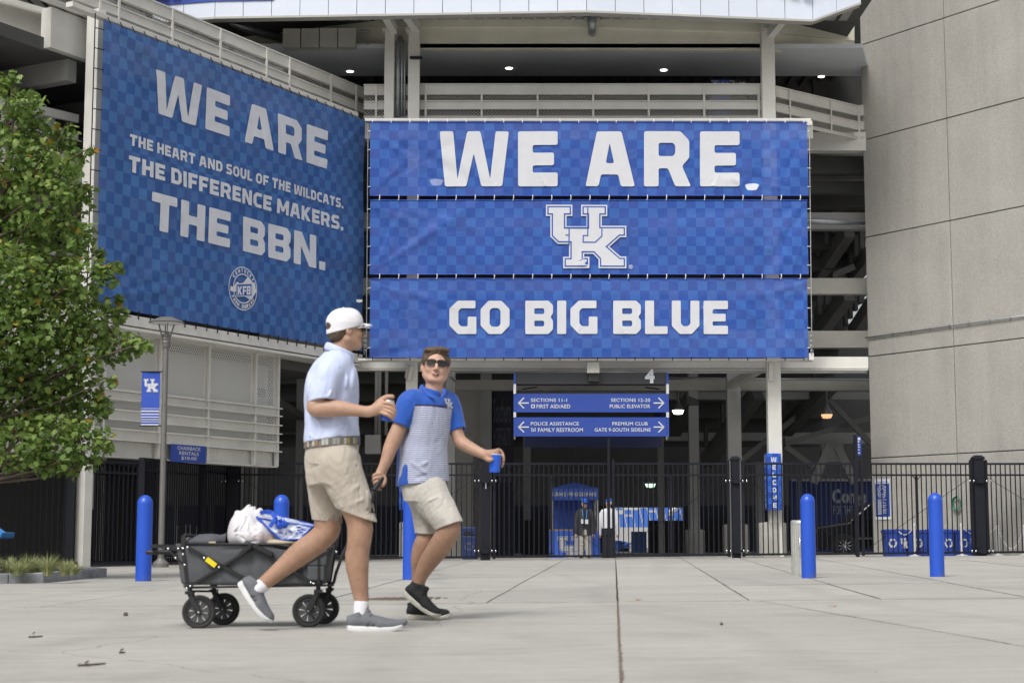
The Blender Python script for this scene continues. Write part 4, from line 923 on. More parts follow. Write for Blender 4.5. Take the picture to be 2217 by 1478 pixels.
# padlock tag hanging from the hinge of post A
q = MB(); x = XA(1052); q.add([(x-.02, YFN-.26, Zat(1058, 44)), (x+.02, YFN-.26, Zat(1058, 44)), (x+.008, YFN-.26, Zat(1046, 44)), (x-.008, YFN-.26, Zat(1046, 44)), (x-.02, YFN-.25, Zat(1058, 44)), (x+.02, YFN-.25, Zat(1058, 44)), (x+.008, YFN-.25, Zat(1046, 44)), (x-.008, YFN-.25, Zat(1046, 44))], [(0, 1, 2, 3), (7, 6, 5, 4), (0, 4, 5, 1), (1, 5, 6, 2), (2, 6, 7, 3), (3, 7, 4, 0)])
obj('padlock', q, 'chrome', cat='padlock', label='small silver padlock hanging from the gate post hinge beside the blue cup')
# ================================================================== bollards and ash receptacles
bl = ['blue domed bollard at the far left between lamp post and planter', 'blue domed bollard rising behind the wagon and its plastic bags', 'blue domed bollard behind the legs of the man in the striped polo', 'blue domed bollard in front of the silver receptacle', 'blue domed bollard in front of the recycling bins, rightmost']
for (px, py, top, r), lb in zip(((310, 1259, 1071, .104), (607, 1258, 1070, .102), (888, 1256, 1069, .10), (1751.5, 1252.5, 1068, .096), (2029.5, 1249.5, 1066, .096)), bl):
    p = G(px, py); Y = p.y; zt_ = Zat(top, Y, px); r = r*330*Y/F/2; t = thing('bollard', p, lb, 'bollard', 'blue domed bollards across the plaza')
    prof = [(r*.985, p.z-.02), (r*.985, zt_-r*1.15)]; q = MB().lathe(prof, (p.x, p.y, 0), 40); obj('sleeve', q, 'bollard_blue', t, smooth='auto')
    q = MB().lathe([(r*1.0, zt_-r*1.17)]+[(r*math.cos(a), zt_-r*1.15+r*1.15*math.sin(a)) for a in [math.pi/2*i/12 for i in range(12)]]+[(.001, zt_)], (p.x, p.y, 0), 40, cap=False); obj('dome', q, 'bollard_blue', t, smooth=True)
mat('receptacle', (.50, .50, .47), .35, .5, .1, 8)
for (px, py), lb in zip(((1739, 1246), (907, 1246)), ('ribbed silver receptacle with side handle, half hidden by a blue bollard', 'ribbed silver receptacle mostly hidden behind the legs of the striped polo man')):
    p = G(px, py); r = .155; t = thing('receptacle', p, lb, 'receptacle'); q = MB(); vs = []; n = 72
    for z in (0, .70):
        for k in range(n): a = 2*math.pi*k/n; rr_ = r*(1 if k % 3 else .955); vs.append((p.x+rr_*math.cos(a), p.y+rr_*math.sin(a), p.z+z))
    q.add(vs, [(k, (k+1) % n, n+(k+1) % n, n+k) for k in range(n)]+[tuple(range(n, 2*n))]); obj('ribbed_body', q, 'receptacle', t)
    q = MB().lathe([(r*1.01, .69), (r*1.02, .71), (r*.98, .73), (r*.9, .745), (.001, .75)], p, 36, cap=False); obj('lid', q, 'receptacle', t, smooth=True)
    q = MB(); a = math.radians(-112); hx, hy = p.x+(r+.0)*math.cos(a), p.y+r*math.sin(a); q.tube([(hx, hy, p.z+.52), (hx-.01, hy-.04, p.z+.50), (hx-.01, hy-.04, p.z+.26), (hx, hy, p.z+.24)], .008, 8); obj('handle', q, 'chrome', t, smooth=True)
    q = MB().lathe([(r*1.5, 0.001), (r*1.5, .006)], p, 30); obj('base_plate', q, 'pedestal', t)
# ================================================================== column pedestals and wraps
for (px, top, w_, Y, lb) in ((1673, 1131, 60, 46.5, 'round concrete pedestal under the WELCOME column'), (1594, 1135, 57, 50.5, 'round concrete pedestal right behind the middle gate post'), (1505, 1146, 42, 56, 'dark round concrete pedestal seen through the middle gate'), (893, 1130, 58, 46.5, 'round concrete pedestal behind the striped polo man'), (984, 1140, 40, 50, 'round concrete pedestal between the polo man and the gate post')):
    x = Xat(px, Y); r = (w_/2)*Y/F; zt_ = Zat(top, Y); c = (x, Y+.15, 0); q = MB().lathe([(r, gz(x)-.05), (r, zt_-.03), (r*.96, zt_), (.001, zt_+.04)], c, 36, cap=False)
    obj('pedestal', q, 'pedestal', cat='pedestal', label=lb, smooth='auto', org=(x, Y+.15, gz(x)))
banner_mat('wrap_blue', (.03, .12, .52), (.018, .065, .37), (.02, .08, .42), 0, .16)
def wrap(px0, px1, pxs, y0, y1, Y, lb, side=True):
    x0, x1, z0, z1 = Xat(px0, Y), Xat(px1, Y), Zat(y1, Y), Zat(y0, Y); t = thing('column_wrap', ((x0+x1)/2, Y, z0), lb, 'sign')
    q = MB(); q.uv = []
    def pan(a, b, c, d, w_, h_): q.uv += [(0, 0), (w_, 0), (w_, h_), (0, h_)]; q.add([a, b, c, d], [(0, 1, 2, 3)])
    D = .40
    pan((x0, Y, z0), (x1, Y, z0), (x1, Y, z1), (x0, Y, z1), x1-x0, z1-z0); pan((x0, Y+D, z0), (x0, Y, z0), (x0, Y, z1), (x0, Y+D, z1), D, z1-z0); pan((x1, Y, z0), (x1, Y+D, z0), (x1, Y+D, z1), (x1, Y, z1), D, z1-z0)
    pan((x0, Y, z1), (x1, Y, z1), (x1, Y+D, z1), (x0, Y+D, z1), D, D)
    obj('wrap', q, 'wrap_blue', t, fix=False)
    h = (z1-z0)
    for i, ch in enumerate('WELCOME'):
        zc = z1-h*(.11+.135*i); q = MB(); ww = {'W': .15, 'M': .14}.get(ch, .115); flat_text(q, stroke_text(ch, .25), lambda u, v, h_: ((x0+x1)/2+(u-.5)*ww, Y-.006-h_, zc+(v-.5)*.13)); obj('letter', q, 'print_white', t)
    for i, ch in enumerate('FIELD'):
        zc = z1-h*(.44+.12*i); q = MB(); ww = .12 if ch != 'I' else .04; flat_text(q, stroke_text(ch, .25), lambda u, v, h_: (x0-.006-h_, Y+D/2-(u-.5)*ww, zc+(v-.5)*.12)); obj('letter', q, 'print_white', t)
    q = MB(); n = 32; vs = []
    for k in range(n):
        a = 2*math.pi*k/n
        for r in (.14, .16): vs.append((x0-.006, Y+D/2-r*math.cos(a), z1-.2+r*math.sin(a)))
    q.add(vs, [(2*k, 2*k+1, (2*k+3) % (2*n), (2*k+2) % (2*n)) for k in range(n)]); flat_text(q, stroke_text('K', .25), lambda u, v, h_: (x0-.006, Y+D/2-(u-.5)*.12, z1-.2+(v-.5)*.16)); obj('round_logo', q, 'print_white', t)
wrap(1661, 1693, 1652, 981, 1103, 46.0, 'blue checkered column wrap with white vertical WELCOME at the right')
wrap(864, 894, 860, 981, 1103, 46.0, 'blue checkered column wrap with vertical WELCOME behind the polo man')
# ================================================================== hanging direction sign
YS = 45.9
sg = thing('direction_sign', (Xat(1281, YS), YS, Zat(968, YS)), 'blue hanging direction sign with arrows under the banners, gate number 4 above', 'sign')
def sbox(name, m, px0, px1, y0, y1, Y=YS, dep=.08, parent=sg, bevel=0): return bpx(name, m, px0, px1, y1, y0, Y, dep, parent, bevel)
sbox('header', 'sign_black', 1117, 1443, 806, 831, YS, .5)
sbox('board', 'sign_blue', 1117, 1443, 852, 892, YS-.03, .1); sbox('board', 'sign_blue', 1117, 1443, 903, 944, YS-.03, .1)
YSb = 49.6
for (a, b) in ((852, 892), (903, 944)): sbox('rear_board', 'sign_dark', 1116, 1446, a, b, YSb, .06)
sbox('rear_board', 'sign_dark', 1135, 1433, 940, 968, YSb-1.2, .06)
for (px) in (1112, 1443): 
    sbox('corner_post', 'sign_blue', px, px+5, 806, 944, YS-.05, .12); sbox('corner_band', 'print_white', px-.3, px+5.3, 831, 852, YS-.06, .14); sbox('corner_band', 'print_white', px-.3, px+5.3, 892, 903, YS-.06, .14)
    q = MB(); q.lathe([(.001, -.1), (.03, -.08), (.03, 0)], (Xat(px+2.5, YS), YS, Zat(944, YS)), 8, cap=False); obj('foot', q, 'galv', sg, smooth=True)
    q = MB(); x = Xat(px+2.5, YS); q.hexa([(x-.02, YS+.1, Zat(892, YS)), (x+.02, YS+.1, Zat(892, YS)), (x+.02, YSb, Zat(892, YS)), (x-.02, YSb, Zat(892, YS)), (x-.02, YS+.1, Zat(852, YS)), (x+.02, YS+.1, Zat(852, YS)), (x+.02, YSb, Zat(852, YS)), (x-.02, YSb, Zat(852, YS))]); q2_ = obj('side_board', q, 'sign_dark', sg)
    q = MB(); q.tube([at(px+20 if px < 1200 else px-16, 842, YS+.6), at(px+50 if px < 1200 else px-46, 838, YS+1)], .02, 5); obj('chain', q, 'black', sg)
def stx(txt, x0, y0, x1, y1, Y=YS-.045, m='print_white', parent=sg, bold=.012, name='lettering'):
    q = MB(); a, b, c, d = Xat(x0, Y), Xat(x1, Y), Zat(y1, Y), Zat(y0, Y); flat_text(q, font_text(txt, bold), lambda u, v, h: (a+(b-a)*u, Y, c+(d-c)*v)); return obj(name, q, m, parent, fix=False)
stx('SECTIONS 11-1', 1149.5, 862, 1228.5, 869.5); stx('FIRST AID/AED', 1162, 875, 1235.5, 883.5); stx('SECTIONS 12-20', 1324.5, 862, 1410, 869.5); stx('PUBLIC ELEVATOR', 1321.5, 875, 1410, 883)
stx('POLICE ASSISTANCE', 1149.5, 913, 1254, 920.5); stx('FAMILY RESTROOM', 1165, 926, 1263, 934.5); stx('PREMIUM CLUB', 1327, 913, 1404, 920.5); stx('GATE 9-SOUTH SIDELINE', 1288.5, 926, 1410.5, 934)
stx('4', 1399, 799, 1420, 829, YS-.02, 'print_faded', bold=.05)
def arrow(cx, cy, sgn):
    q = MB(); Y = YS-.045
    def pp(u, v): return (cx+u*sgn, cy+v)
    for st_ in ([pp(-9, 0), pp(12, 0)], [pp(1.5, -11.5), pp(-10, 0), pp(1.5, 11.5)]):
        L, R2 = offset_stroke(st_, 2.6); k = len(q.v)
        for a, b in zip(L, R2): q.v += [tuple(at(a.x, a.y, Y)), tuple(at(b.x, b.y, Y))]
        for i in range(len(L)-1): q.f.append((k+2*i, k+2*i+1, k+2*i+3, k+2*i+2)); q.mi.append(0)
    obj('arrow', q, 'print_white', sg, fix=False)
arrow(1133, 872, 1); arrow(1133, 924, 1); arrow(1427, 872, -1); arrow(1427, 924, -1)
q = MB(); Y = YS-.045
for r in ((1150, 875, 1152, 883), (1156, 875, 1158, 883), (1152, 875, 1156, 876.8), (1152, 881.2, 1156, 883)): q.add([at(r[0], r[3], Y), at(r[2], r[3], Y), at(r[2], r[1], Y), at(r[0], r[1], Y)], [(0, 1, 2, 3)])
for px in (1151.5, 1155, 1158.5):
    h = 0 if px != 1155 else 2; q.add([at(px-.8, 934, Y), at(px+.8, 934, Y), at(px+.8, 928+h, Y), at(px-.8, 928+h, Y)], [(0, 1, 2, 3)]); q.add([at(px-1, 927.4+h, Y), at(px+1, 927.4+h, Y), at(px+1, 925.6+h, Y), at(px-1, 925.6+h, Y)], [(0, 1, 2, 3)])
obj('pictogram', q, 'print_white', sg, fix=False)
# speaker box in front
t = thing('speaker_box', (Xat(1284, 45.6), 45.6, Zat(807, 45.6)), 'grey steel box with black hood mounted below the banner centre', 'box')
bpx('housing', 'steel_shade', 1271, 1298, 807, 783, 45.6, .4, t, .01); bpx('hood', 'black_plastic', 1274, 1297, 825, 807.3, 45.7, .3, t)
# other stadium fittings
bpx('electric_box', 'grey_steel', 790, 824, 982, 941, 49.6, .3, st, .01)
mb = MB()
for px in (812, 819, 834): mb.tube([(Xat(px, 49.8), 49.9, Zat(941, 49.8)), (Xat(px, 49.8), 49.9, Zat(780, 49.8))], .05, 8)
obj('pipe', mb, 'grey_steel', st, smooth=True)
bpx('door', 'steel_shade', 985, 1024, 1206, 945, 56, .1, st); bpx('inner_wall', 'steel_shade', 985, 1040, 1206, 842, 56.5, .2, st)
bpx('inner_wall', 'navy_wall', 1064, 1112, 1206, 842, 56.5, .2, st)
mat('mural_print', (.10, .105, .14), .7)
for (tx, a) in (('Southern', (1068, 862, 1106, 915)), ('HOSPITALITY', (1068, 925, 1106, 965)), ('Blues', (1080, 985, 1108, 1045))): stx(tx, *a, Y=56.45, m='mural_print', parent=st, name='mural_lettering')
# ================================================================== pendant lamps
mat('lamp_dark', (.12, .12, .12), .4, .3)
def pendant(px, py, Y, w_, lens, lb, rod=60):
    p = at(px, py, Y); r = w_/2*Y/F; t = thing('pendant_lamp', p, lb, 'lamp')
    q = MB().lathe([(r*.3, r*1.9), (r*.35, r*1.3), (r*.8, r*.75), (r*.95, r*.3), (r*1.0, r*.1)], p, 20, cap=False); obj('housing', q, 'lamp_dark', t, smooth=True)
    q = MB().lathe([(r*1.0, r*.1), (r*.95, -r*.1), (r*.72, -r*.55), (.001, -r*.62)], p, 20, cap=False); obj('lens', q, lens, t, smooth=True)
    q = MB(); q.tube([p+Vector((0, 0, r*1.9)), p+Vector((0, 0, r*1.9+rod*Y/F))], .03, 6); obj('rod', q, 'lamp_dark', t)
pendant(1468, 889, 52, 25, 'lamp_lit', 'white pendant lamp hanging right of the direction sign', 40)
pendant(1790, 898, 53, 25, 'lamp_warm', 'warm orange pendant lamp hanging beside the concrete tower', 50)
pendant(1408, 1048, 58, 23, 'lamp_green', 'greenish lit lamp low in the tunnel behind the middle gate', 20)
for (px, py, Y, lb) in ((945, 392, 48.5, 'lit lamp glowing through the top banner, left end'), (1628, 402, 48.5, 'lit lamp glowing through the top banner beside the last letter E'), (1535, 664, 48.5, 'lit lamp glowing through the lowest banner by the last letter'), (778, 650, 48, 'small lit lamp in the gap between the two banners')):
    pendant(px, py, Y, 30 if px != 778 else 14, 'lamp_lit' if px in (778, 1628) else 'lamp_soft', lb, 60)
# ================================================================== upper level bins
for (a, b, m, tx, lb) in ((1541, 1581, 'sign_blue', 'RECYCLING', 'small blue RECYCLING bin topper behind the upper parapet'), (1582, 1617, 'black_plastic', 'WASTE', 'small black WASTE bin topper behind the upper parapet')):
    Y = 48.2; t = thing('bin_topper', (Xat((a+b)/2, Y), Y, Zat(270, Y)), lb, 'bin'); bpx('cabinet', m, a, b, 270, 188, Y, .6, t, .02); bpx('topper', m, a, b, 188.5, 173, Y+.1, .04, t); 
    stx(tx, a+12, 174.5, b-12, 177, Y+.09, parent=t, bold=.03)
    for k in range(4):
        q = MB(); c = at(a+7+k*(b-a-14)/3, 182.5, Y+.08); w1 = random.uniform(.02, .055); q.box(c.x-w1, c.x+w1, c.y, c.y+.01, c.z-random.uniform(.03, .05), c.z+random.uniform(.03, .06)); obj('pictogram', q, random.choice(['print_white', 'steel_shade', 'print_faded']), t)
# ================================================================== chairback sign
t = None
s0, z1 = onW(371.5, 961, OL+.1); s1, z0 = onW(445.5, 1002, OL+.1); s_a, s_b = s0, s1; z1 = onW(408, 963, OL+.1)[1]; z0 = onW(408, 1001, OL+.1)[1]
t = thing('rental_sign', W((s0+s1)/2, z0, OL-.1), 'small blue sign reading CHAIRBACK RENTALS $10.00 on the white girder', 'sign')
q = MB(); q.hexa([W(s, z, o) for z in (z0, z1) for s, o in ((s0, OL+.10), (s1, OL+.10), (s1, OL+.07), (s0, OL+.07))]); obj('board', q, 'sign_blue', t)
for tx, a, b, c, d in (('CHAIRBACK', .16, .84, .70, .90), ('RENTALS', .22, .78, .42, .62), ('$10.00', .28, .72, .13, .34)):
    q = MB(); flat_text(q, font_text(tx, .015), lambda u, v, h: W(s0+(s1-s0)*(a+(b-a)*u), z0+(z1-z0)*(c+(d-c)*v), OL+.106)); obj('lettering', q, 'print_white', t, fix=False)
# ================================================================== lamp post and its banner
YL = 36.2; pl = Vector((Xat(348, YL, 1215), YL, gz(Xat(348, YL))));  t = thing('lamp_post', pl, 'grey lamp post with flat round shade beside the leftmost bollard', 'lamp post')
zc = lambda y: Zat(y, YL, 360)
q = MB().lathe([(.17, 0), (.17, .10), (.155, .12), (.09, .17), (.08, .2)], pl, 24); obj('base', q, 'lamp_grey', t, smooth='auto')
q = MB().lathe([(.066, .18), (.056, zc(750)-pl.z)], pl, 20); obj('pole', q, 'lamp_grey', t, smooth='auto')
z0 = zc(750)-pl.z; q = MB().lathe([(.075, z0-.02)]+[(r, z0+.02+.035*i) for i, r in enumerate((.085, .085, .10, .085, .10, .085, .10, .09))]+[(.001, z0+.31)], pl, 20, cap=False); obj('collar', q, 'lamp_grey', t, smooth='auto')
zs_ = zc(700)-pl.z
q = MB().lathe([(.37, zs_), (.385, zs_+.015), (.34, zs_+.055), (.22, zs_+.10), (.16, zs_+.13), (.001, zs_+.15)], pl, 40, cap=False); sh = obj('shade', q, 'lamp_grey', t, smooth='auto')
q = MB().lathe([(.36, zs_-.003), (.15, zs_-.02), (.001, zs_-.02)], pl, 30, cap=False); obj('shade_lens', q, 'white_plastic', sh, smooth=True)
for k in range(4):
    a = math.radians(20+90*k); q = MB(); c = Vector(pl); e = Vector((math.cos(a), math.sin(a), 0)); q.bar(c+e*.08+Vector((0, 0, zs_-.32)), c+e*.17+Vector((0, 0, zs_)), .02, .03); obj('arm', q, 'lamp_grey', t)
for y in (804.5, 921):
    q = MB(); z = zc(y)-pl.z; q.tube([pl+Vector((0, 0, z)), pl+Vector((-.53, 0, z))], .013, 6); obj('banner_arm', q, 'black_steel', t)
bt = thing('pole_banner', pl+Vector((-.28, -.0, zc(921)-pl.z)), 'narrow blue banner with white UK emblem and stripes hung on the lamp post', 'banner')
zb0, zb1 = zc(921), zc(804.5); xb0, xb1 = pl.x-.50, pl.x-.11
Ub, Vb = xb1-xb0, zb1-zb0; fb = lambda u, v, h: (xb0+u, YL-h, zb0+v); db = lambda u, v: .012*math.sin(u*9+v*2)+.008*math.sin(v*5)
q = MB(); 
for j in range(21):
    for i in range(9): q.v.append(fb(Ub*i/8, Vb*j/20, db(Ub*i/8, Vb*j/20)))
for j in range(20):
    for i in range(8): a = j*9+i; q.f.append((a, a+1, a+10, a+9)); q.mi.append(0)
mat('pole_banner_blue', (.02, .07, .42), .6); obj('cloth', q, 'pole_banner_blue', bt, smooth=True, fix=False)
for (f0, f1) in ((.008, .03), (.065, .078), (.105, .12), (.15, .168), (.20, .222), (.255, .28), (.31, .32)):
    q = MB()
    for i in range(8):
        a, b = Ub*i/8, Ub*(i+1)/8; q.add([fb(a, Vb*f0, db(a, Vb*f0)+.006), fb(b, Vb*f0, db(b, Vb*f0)+.006), fb(b, Vb*f1, db(b, Vb*f1)+.006), fb(a, Vb*f1, db(a, Vb*f1)+.006)], [(0, 1, 2, 3)])
    obj('stripe', q, 'print_white', bt, fix=False)
q1, q2 = MB(), MB(); uk_logo(q1, q2, lambda u, v, h: fb(Ub*(.1+.8*u), Vb*(.62+.25*v), db(Ub*(.1+.8*u), Vb*(.62+.25*v))+.007+h*1.5), sub=1)
e_ = obj('emblem', q1, 'print_white', bt, fix=False); obj('emblem_outline', q2, 'print_blue', e_, fix=False)
# ================================================================== wall map, hose, bins, stanchions
s0, z1 = onT(1895.5, 1036); s1, z0 = onT(1929.6, 1124); z1 = onT(1912, 1036)[1]; z0 = onT(1912, 1124)[1]
t = thing('wall_map', T0+tdir*(s0+s1)/2+Vector((0, 0, z0)), 'blue stadium map and rules poster in white frame on the tower wall', 'poster')
def tq(name, m, a, b, c, d, o, parent): q = MB(); q.hexa([T0+tdir*s+tnor*oo+Vector((0, 0, z)) for z in (z0+(z1-z0)*c, z0+(z1-z0)*d) for s, oo in ((s0+(s1-s0)*a, o), (s0+(s1-s0)*b, o), (s0+(s1-s0)*b, o-.02), (s0+(s1-s0)*a, o-.02))]); return obj(name, q, m, parent)
tq('frame', 'print_faded', 0, 1, 0, 1, .03, t); bd = tq('sheet', 'sign_blue', .02, .98, .07, .88, .036, t)
q = MB()
def tw(u, v, o=.045): return T0+tdir*(s0+(s1-s0)*u)+tnor*o+Vector((0, 0, z0+(z1-z0)*v))
for i in range(14):
    v = .48-i*.027; a = .12; b = random.uniform(.4, .9); q.add([tw(a, v), tw(b, v), tw(b, v+.012), tw(a, v+.012)], [(0, 1, 2, 3)])
n = 40
for (r0, r1, sk) in ((.10, .14, 5), (.17, .20, 4), (.23, .26, 7)):
    for k in range(n):
        if k % sk == 0: continue
        a0, a1 = 2*math.pi*k/n, 2*math.pi*(k+.9)/n; fx = lambda a, r: tw(.5+r*1.35*math.cos(a), .69+r*.62*math.sin(a)); q.add([fx(a0, r0), fx(a0, r1), fx(a1, r1), fx(a1, r0)], [(0, 1, 2, 3)])
obj('print', q, 'print_white', bd, fix=False)
q = MB(); flat_text(q, font_text('STADIUM DIRECTORY', .02), lambda u, v, h: tw(.1+.8*u, .905+.03*v, .04)); obj('lettering', q, 'print_blue', t, fix=False)
mat('hose_green', (.02, .22, .10), .4); sh_, zh = onT(2075, 1089); q = MB()
for k in range(3): q.tube([T0+tdir*(sh_+(.125+.012*k)*math.cos(a))+tnor*(.05+.02*k)+Vector((0, 0, zh+(.17+.01*k)*math.sin(a))) for a in [2*math.pi*i/24 for i in range(25)]], .011, 6)
obj('garden_hose', q, 'hose_green', cat='hose', label='coiled green hose hanging on the concrete tower wall', smooth=True)
mat('bin_blue', (.02, .07, .42), .4, 0, .08, 2)
def recycle(q, fn):
    for k in range(3):
        a0 = R_(90+120*k-46); a1 = R_(90+120*k+30); vs = []
        for i in range(6):
            a = a0+(a1-a0)*i/5
            for r in (.28, .46): vs.append(fn(r*math.cos(a), r*math.sin(a)))
        q.add(vs, [(2*i, 2*i+1, 2*i+3, 2*i+2) for i in range(5)]); am = a1; q.add([fn(.18*math.cos(am), .18*math.sin(am)), fn(.56*math.cos(am), .56*math.sin(am)), fn(.40*math.cos(am+.55), .40*math.sin(am+.55))], [(0, 1, 2)])
for i, (a, b, em) in enumerate(((1916, 1961, ((1931, 'r'), (1956, 'u'))), (1963, 2006, ((1987, 'r'),)), (2009, 2064, ((2052, 'r'),)), (2067, 2112, ((2085, 'r'), (2107, 'u'))))):
    Y = 44.7; x0, x1 = Xat(a, Y), Xat(b, Y); zz0 = gz(x0); zz1 = Zat(1145+(i % 2), Y)
    t = thing('recycling_bin', ((x0+x1)/2, Y, zz0), ['blue recycling bin nearest the tower corner, first of the row', 'blue recycling bin second from the tower corner, behind the white stanchion', 'blue recycling bin partly hidden behind the rightmost bollard', 'blue recycling bin last of the row, beside the big gate post'][i], 'bin', 'blue recycling bins along the tower wall')
    q = MB(); q.hexa([(x0+.02, Y, zz0), (x1-.02, Y, zz0), (x1-.02, Y+.5, zz0), (x0+.02, Y+.5, zz0), (x0, Y-.02, zz1-.08), (x1, Y-.02, zz1-.08), (x1, Y+.52, zz1-.08), (x0, Y+.52, zz1-.08)]); obj('body', q, 'bin_blue', t, bevel=.02)
    q = MB(); q.box(x0-.015, x1+.015, Y-.04, Y+.54, zz1-.09, zz1-.02); q.box(x0+.02, x1-.02, Y, Y+.5, zz1-.02, zz1); obj('lid', q, 'bin_blue', t, bevel=.015)
    q = MB(); q.box(x0+.01, x1-.01, Y-.035, Y-.018, zz0+.02, zz0+.1); obj('skirt', q, 'bin_blue', t)
    for px, k in em:
        q = MB(); xc = Xat(px, Y-.03); zc_ = Zat(1175, Y-.03)
        if k == 'r': recycle(q, lambda u, v: (xc+u*.24, Y-.032, zc_+v*.26))
        else:
            q9 = MB(); uk_logo(q, q9, lambda u, v, h: (xc+(u-.5)*.2, Y-.031-h, zc_+(v-.5)*.26))
        obj('emblem', q, 'print_white', t, fix=False)
def stanchion(px, top, Y, lb, grp):
    x = Xat(px, Y); z1 = Zat(top, Y); z0 = gz(x); t = thing('stanchion', (x, Y, z0), lb, 'stanchion', grp)
    q = MB().lathe([(.035, .03), (.035, z1-z0-.08), (.045, z1-z0-.07), (.04, z1-z0-.04), (.001, z1-z0)], (x, Y, z0), 14, cap=False); obj('pole', q, 'white_plastic', t, smooth='auto')
    q = MB().lathe([(.17, 0), (.17, .02), (.05, .05), (.04, .05)], (x, Y, z0), 20); obj('foot', q, 'white_plastic', t, smooth='auto')
G1 = 'white stanchions by the recycling bins'
for px, lb in ((1978, 'white plastic stanchion left of the rightmost bollard'), (2080, 'white plastic stanchion right of the rightmost bollard'), (2158, 'white plastic stanchion right of the big gate post'), (2216, 'white plastic stanchion at the right edge')): stanchion(px, 1131 if px < 2100 else 1134, 44.35, lb, G1)
G2 = 'white stanchions behind the left fence'
for px, tp, lb in ((385.5, 1135, 'white plastic stanchion behind the fence, leftmost of four by the wagon'), (404, 1134, 'white plastic stanchion behind the fence, second from the lamp post'), (412, 1134, 'white plastic stanchion behind the fence, third from the lamp post'), (429, 1136, 'white plastic stanchion behind the fence, nearest the wagon')): stanchion(px, tp, 45.5, lb, G2)
def chain(a, b, sag, lb):
    q = MB(); a, b = Vector(a), Vector(b); n = 40
    for i in range(n):
        t_ = (i+.5)/n; c = a.lerp(b, t_)-Vector((0, 0, sag*4*t_*(1-t_))); w_ = .012 if i % 2 else .004; q.box(c.x-.015, c.x+.015, c.y-.004-w_*.3, c.y+.004+w_*.3, c.z-w_, c.z+w_)
    obj('plastic_chain', q, 'white_plastic', cat='chain', label=lb)
def sp(px, Y=44.35, y=1137): x = Xat(px, Y); return (x, Y, Zat(y, Y))
chain(sp(2080), sp(2158), .28, 'white plastic chain hanging between stanchions behind the big gate post'); chain(sp(2158), sp(2216), .6, 'white plastic chain sagging low at the right edge'); chain(sp(1978), sp(1945, 44.6, 1150), .15, 'white plastic chain over the first recycling bins')
# trash can, mural wall, dark car
mat('can_blue', (.012, .03, .12), .5); Y = 46.5; x0, x1 = Xat(1001, Y), Xat(1029, Y); t = thing('trash_can', ((x0+x1)/2, Y, 0), 'dark navy trash can behind the gate left of the big post', 'trash can')
q = MB().box(x0, x1, Y, Y+.4, 0, Zat(1160, Y)); obj('body', q, 'can_blue', t, bevel=.02); q = MB().box(x0-.01, x1+.01, Y-.01, Y+.41, Zat(1159, Y), Zat(1140, Y)); obj('hood', q, 'can_blue', t, bevel=.03); q = MB().box(x0+.05, x1-.05, Y-.013, Y, Zat(1158, Y), Zat(1150, Y)); obj('slot', q, 'black', t)
q = MB(); xc = (x0+x1)/2; recycle(q, lambda u, v: (xc+u*.25, Y-.006, .35+v*.25)); obj('emblem', q, 'mural_print', t, fix=False)
t = thing('mural_wall', (Xat(1805, 60), 60, .2), 'navy painted wall with grey lettering Come FOR THE Food behind the right gate', 'mural')
mat('mural_navy', (.014, .03, .15), .6, 0, .15, 2); mat('mural_grey', (.34, .36, .42), .7)
bpx('wall', 'mural_navy', 1712, 1990, 1206, 1040, 60, .2, t); bpx('cornice', 'steel_shade', 1712, 1990, 1041, 1036, 59.9, .3, t)
stx('Come', 1802, 1058, 1876, 1089, Y=59.95, m='mural_grey', parent=t, bold=.05); stx('FOR THE', 1804, 1094, 1846, 1113, Y=59.95, m='mural_grey', parent=t); stx('Food', 1858, 1090, 1930, 1128, Y=59.95, m='mural_grey', parent=t, bold=.04)
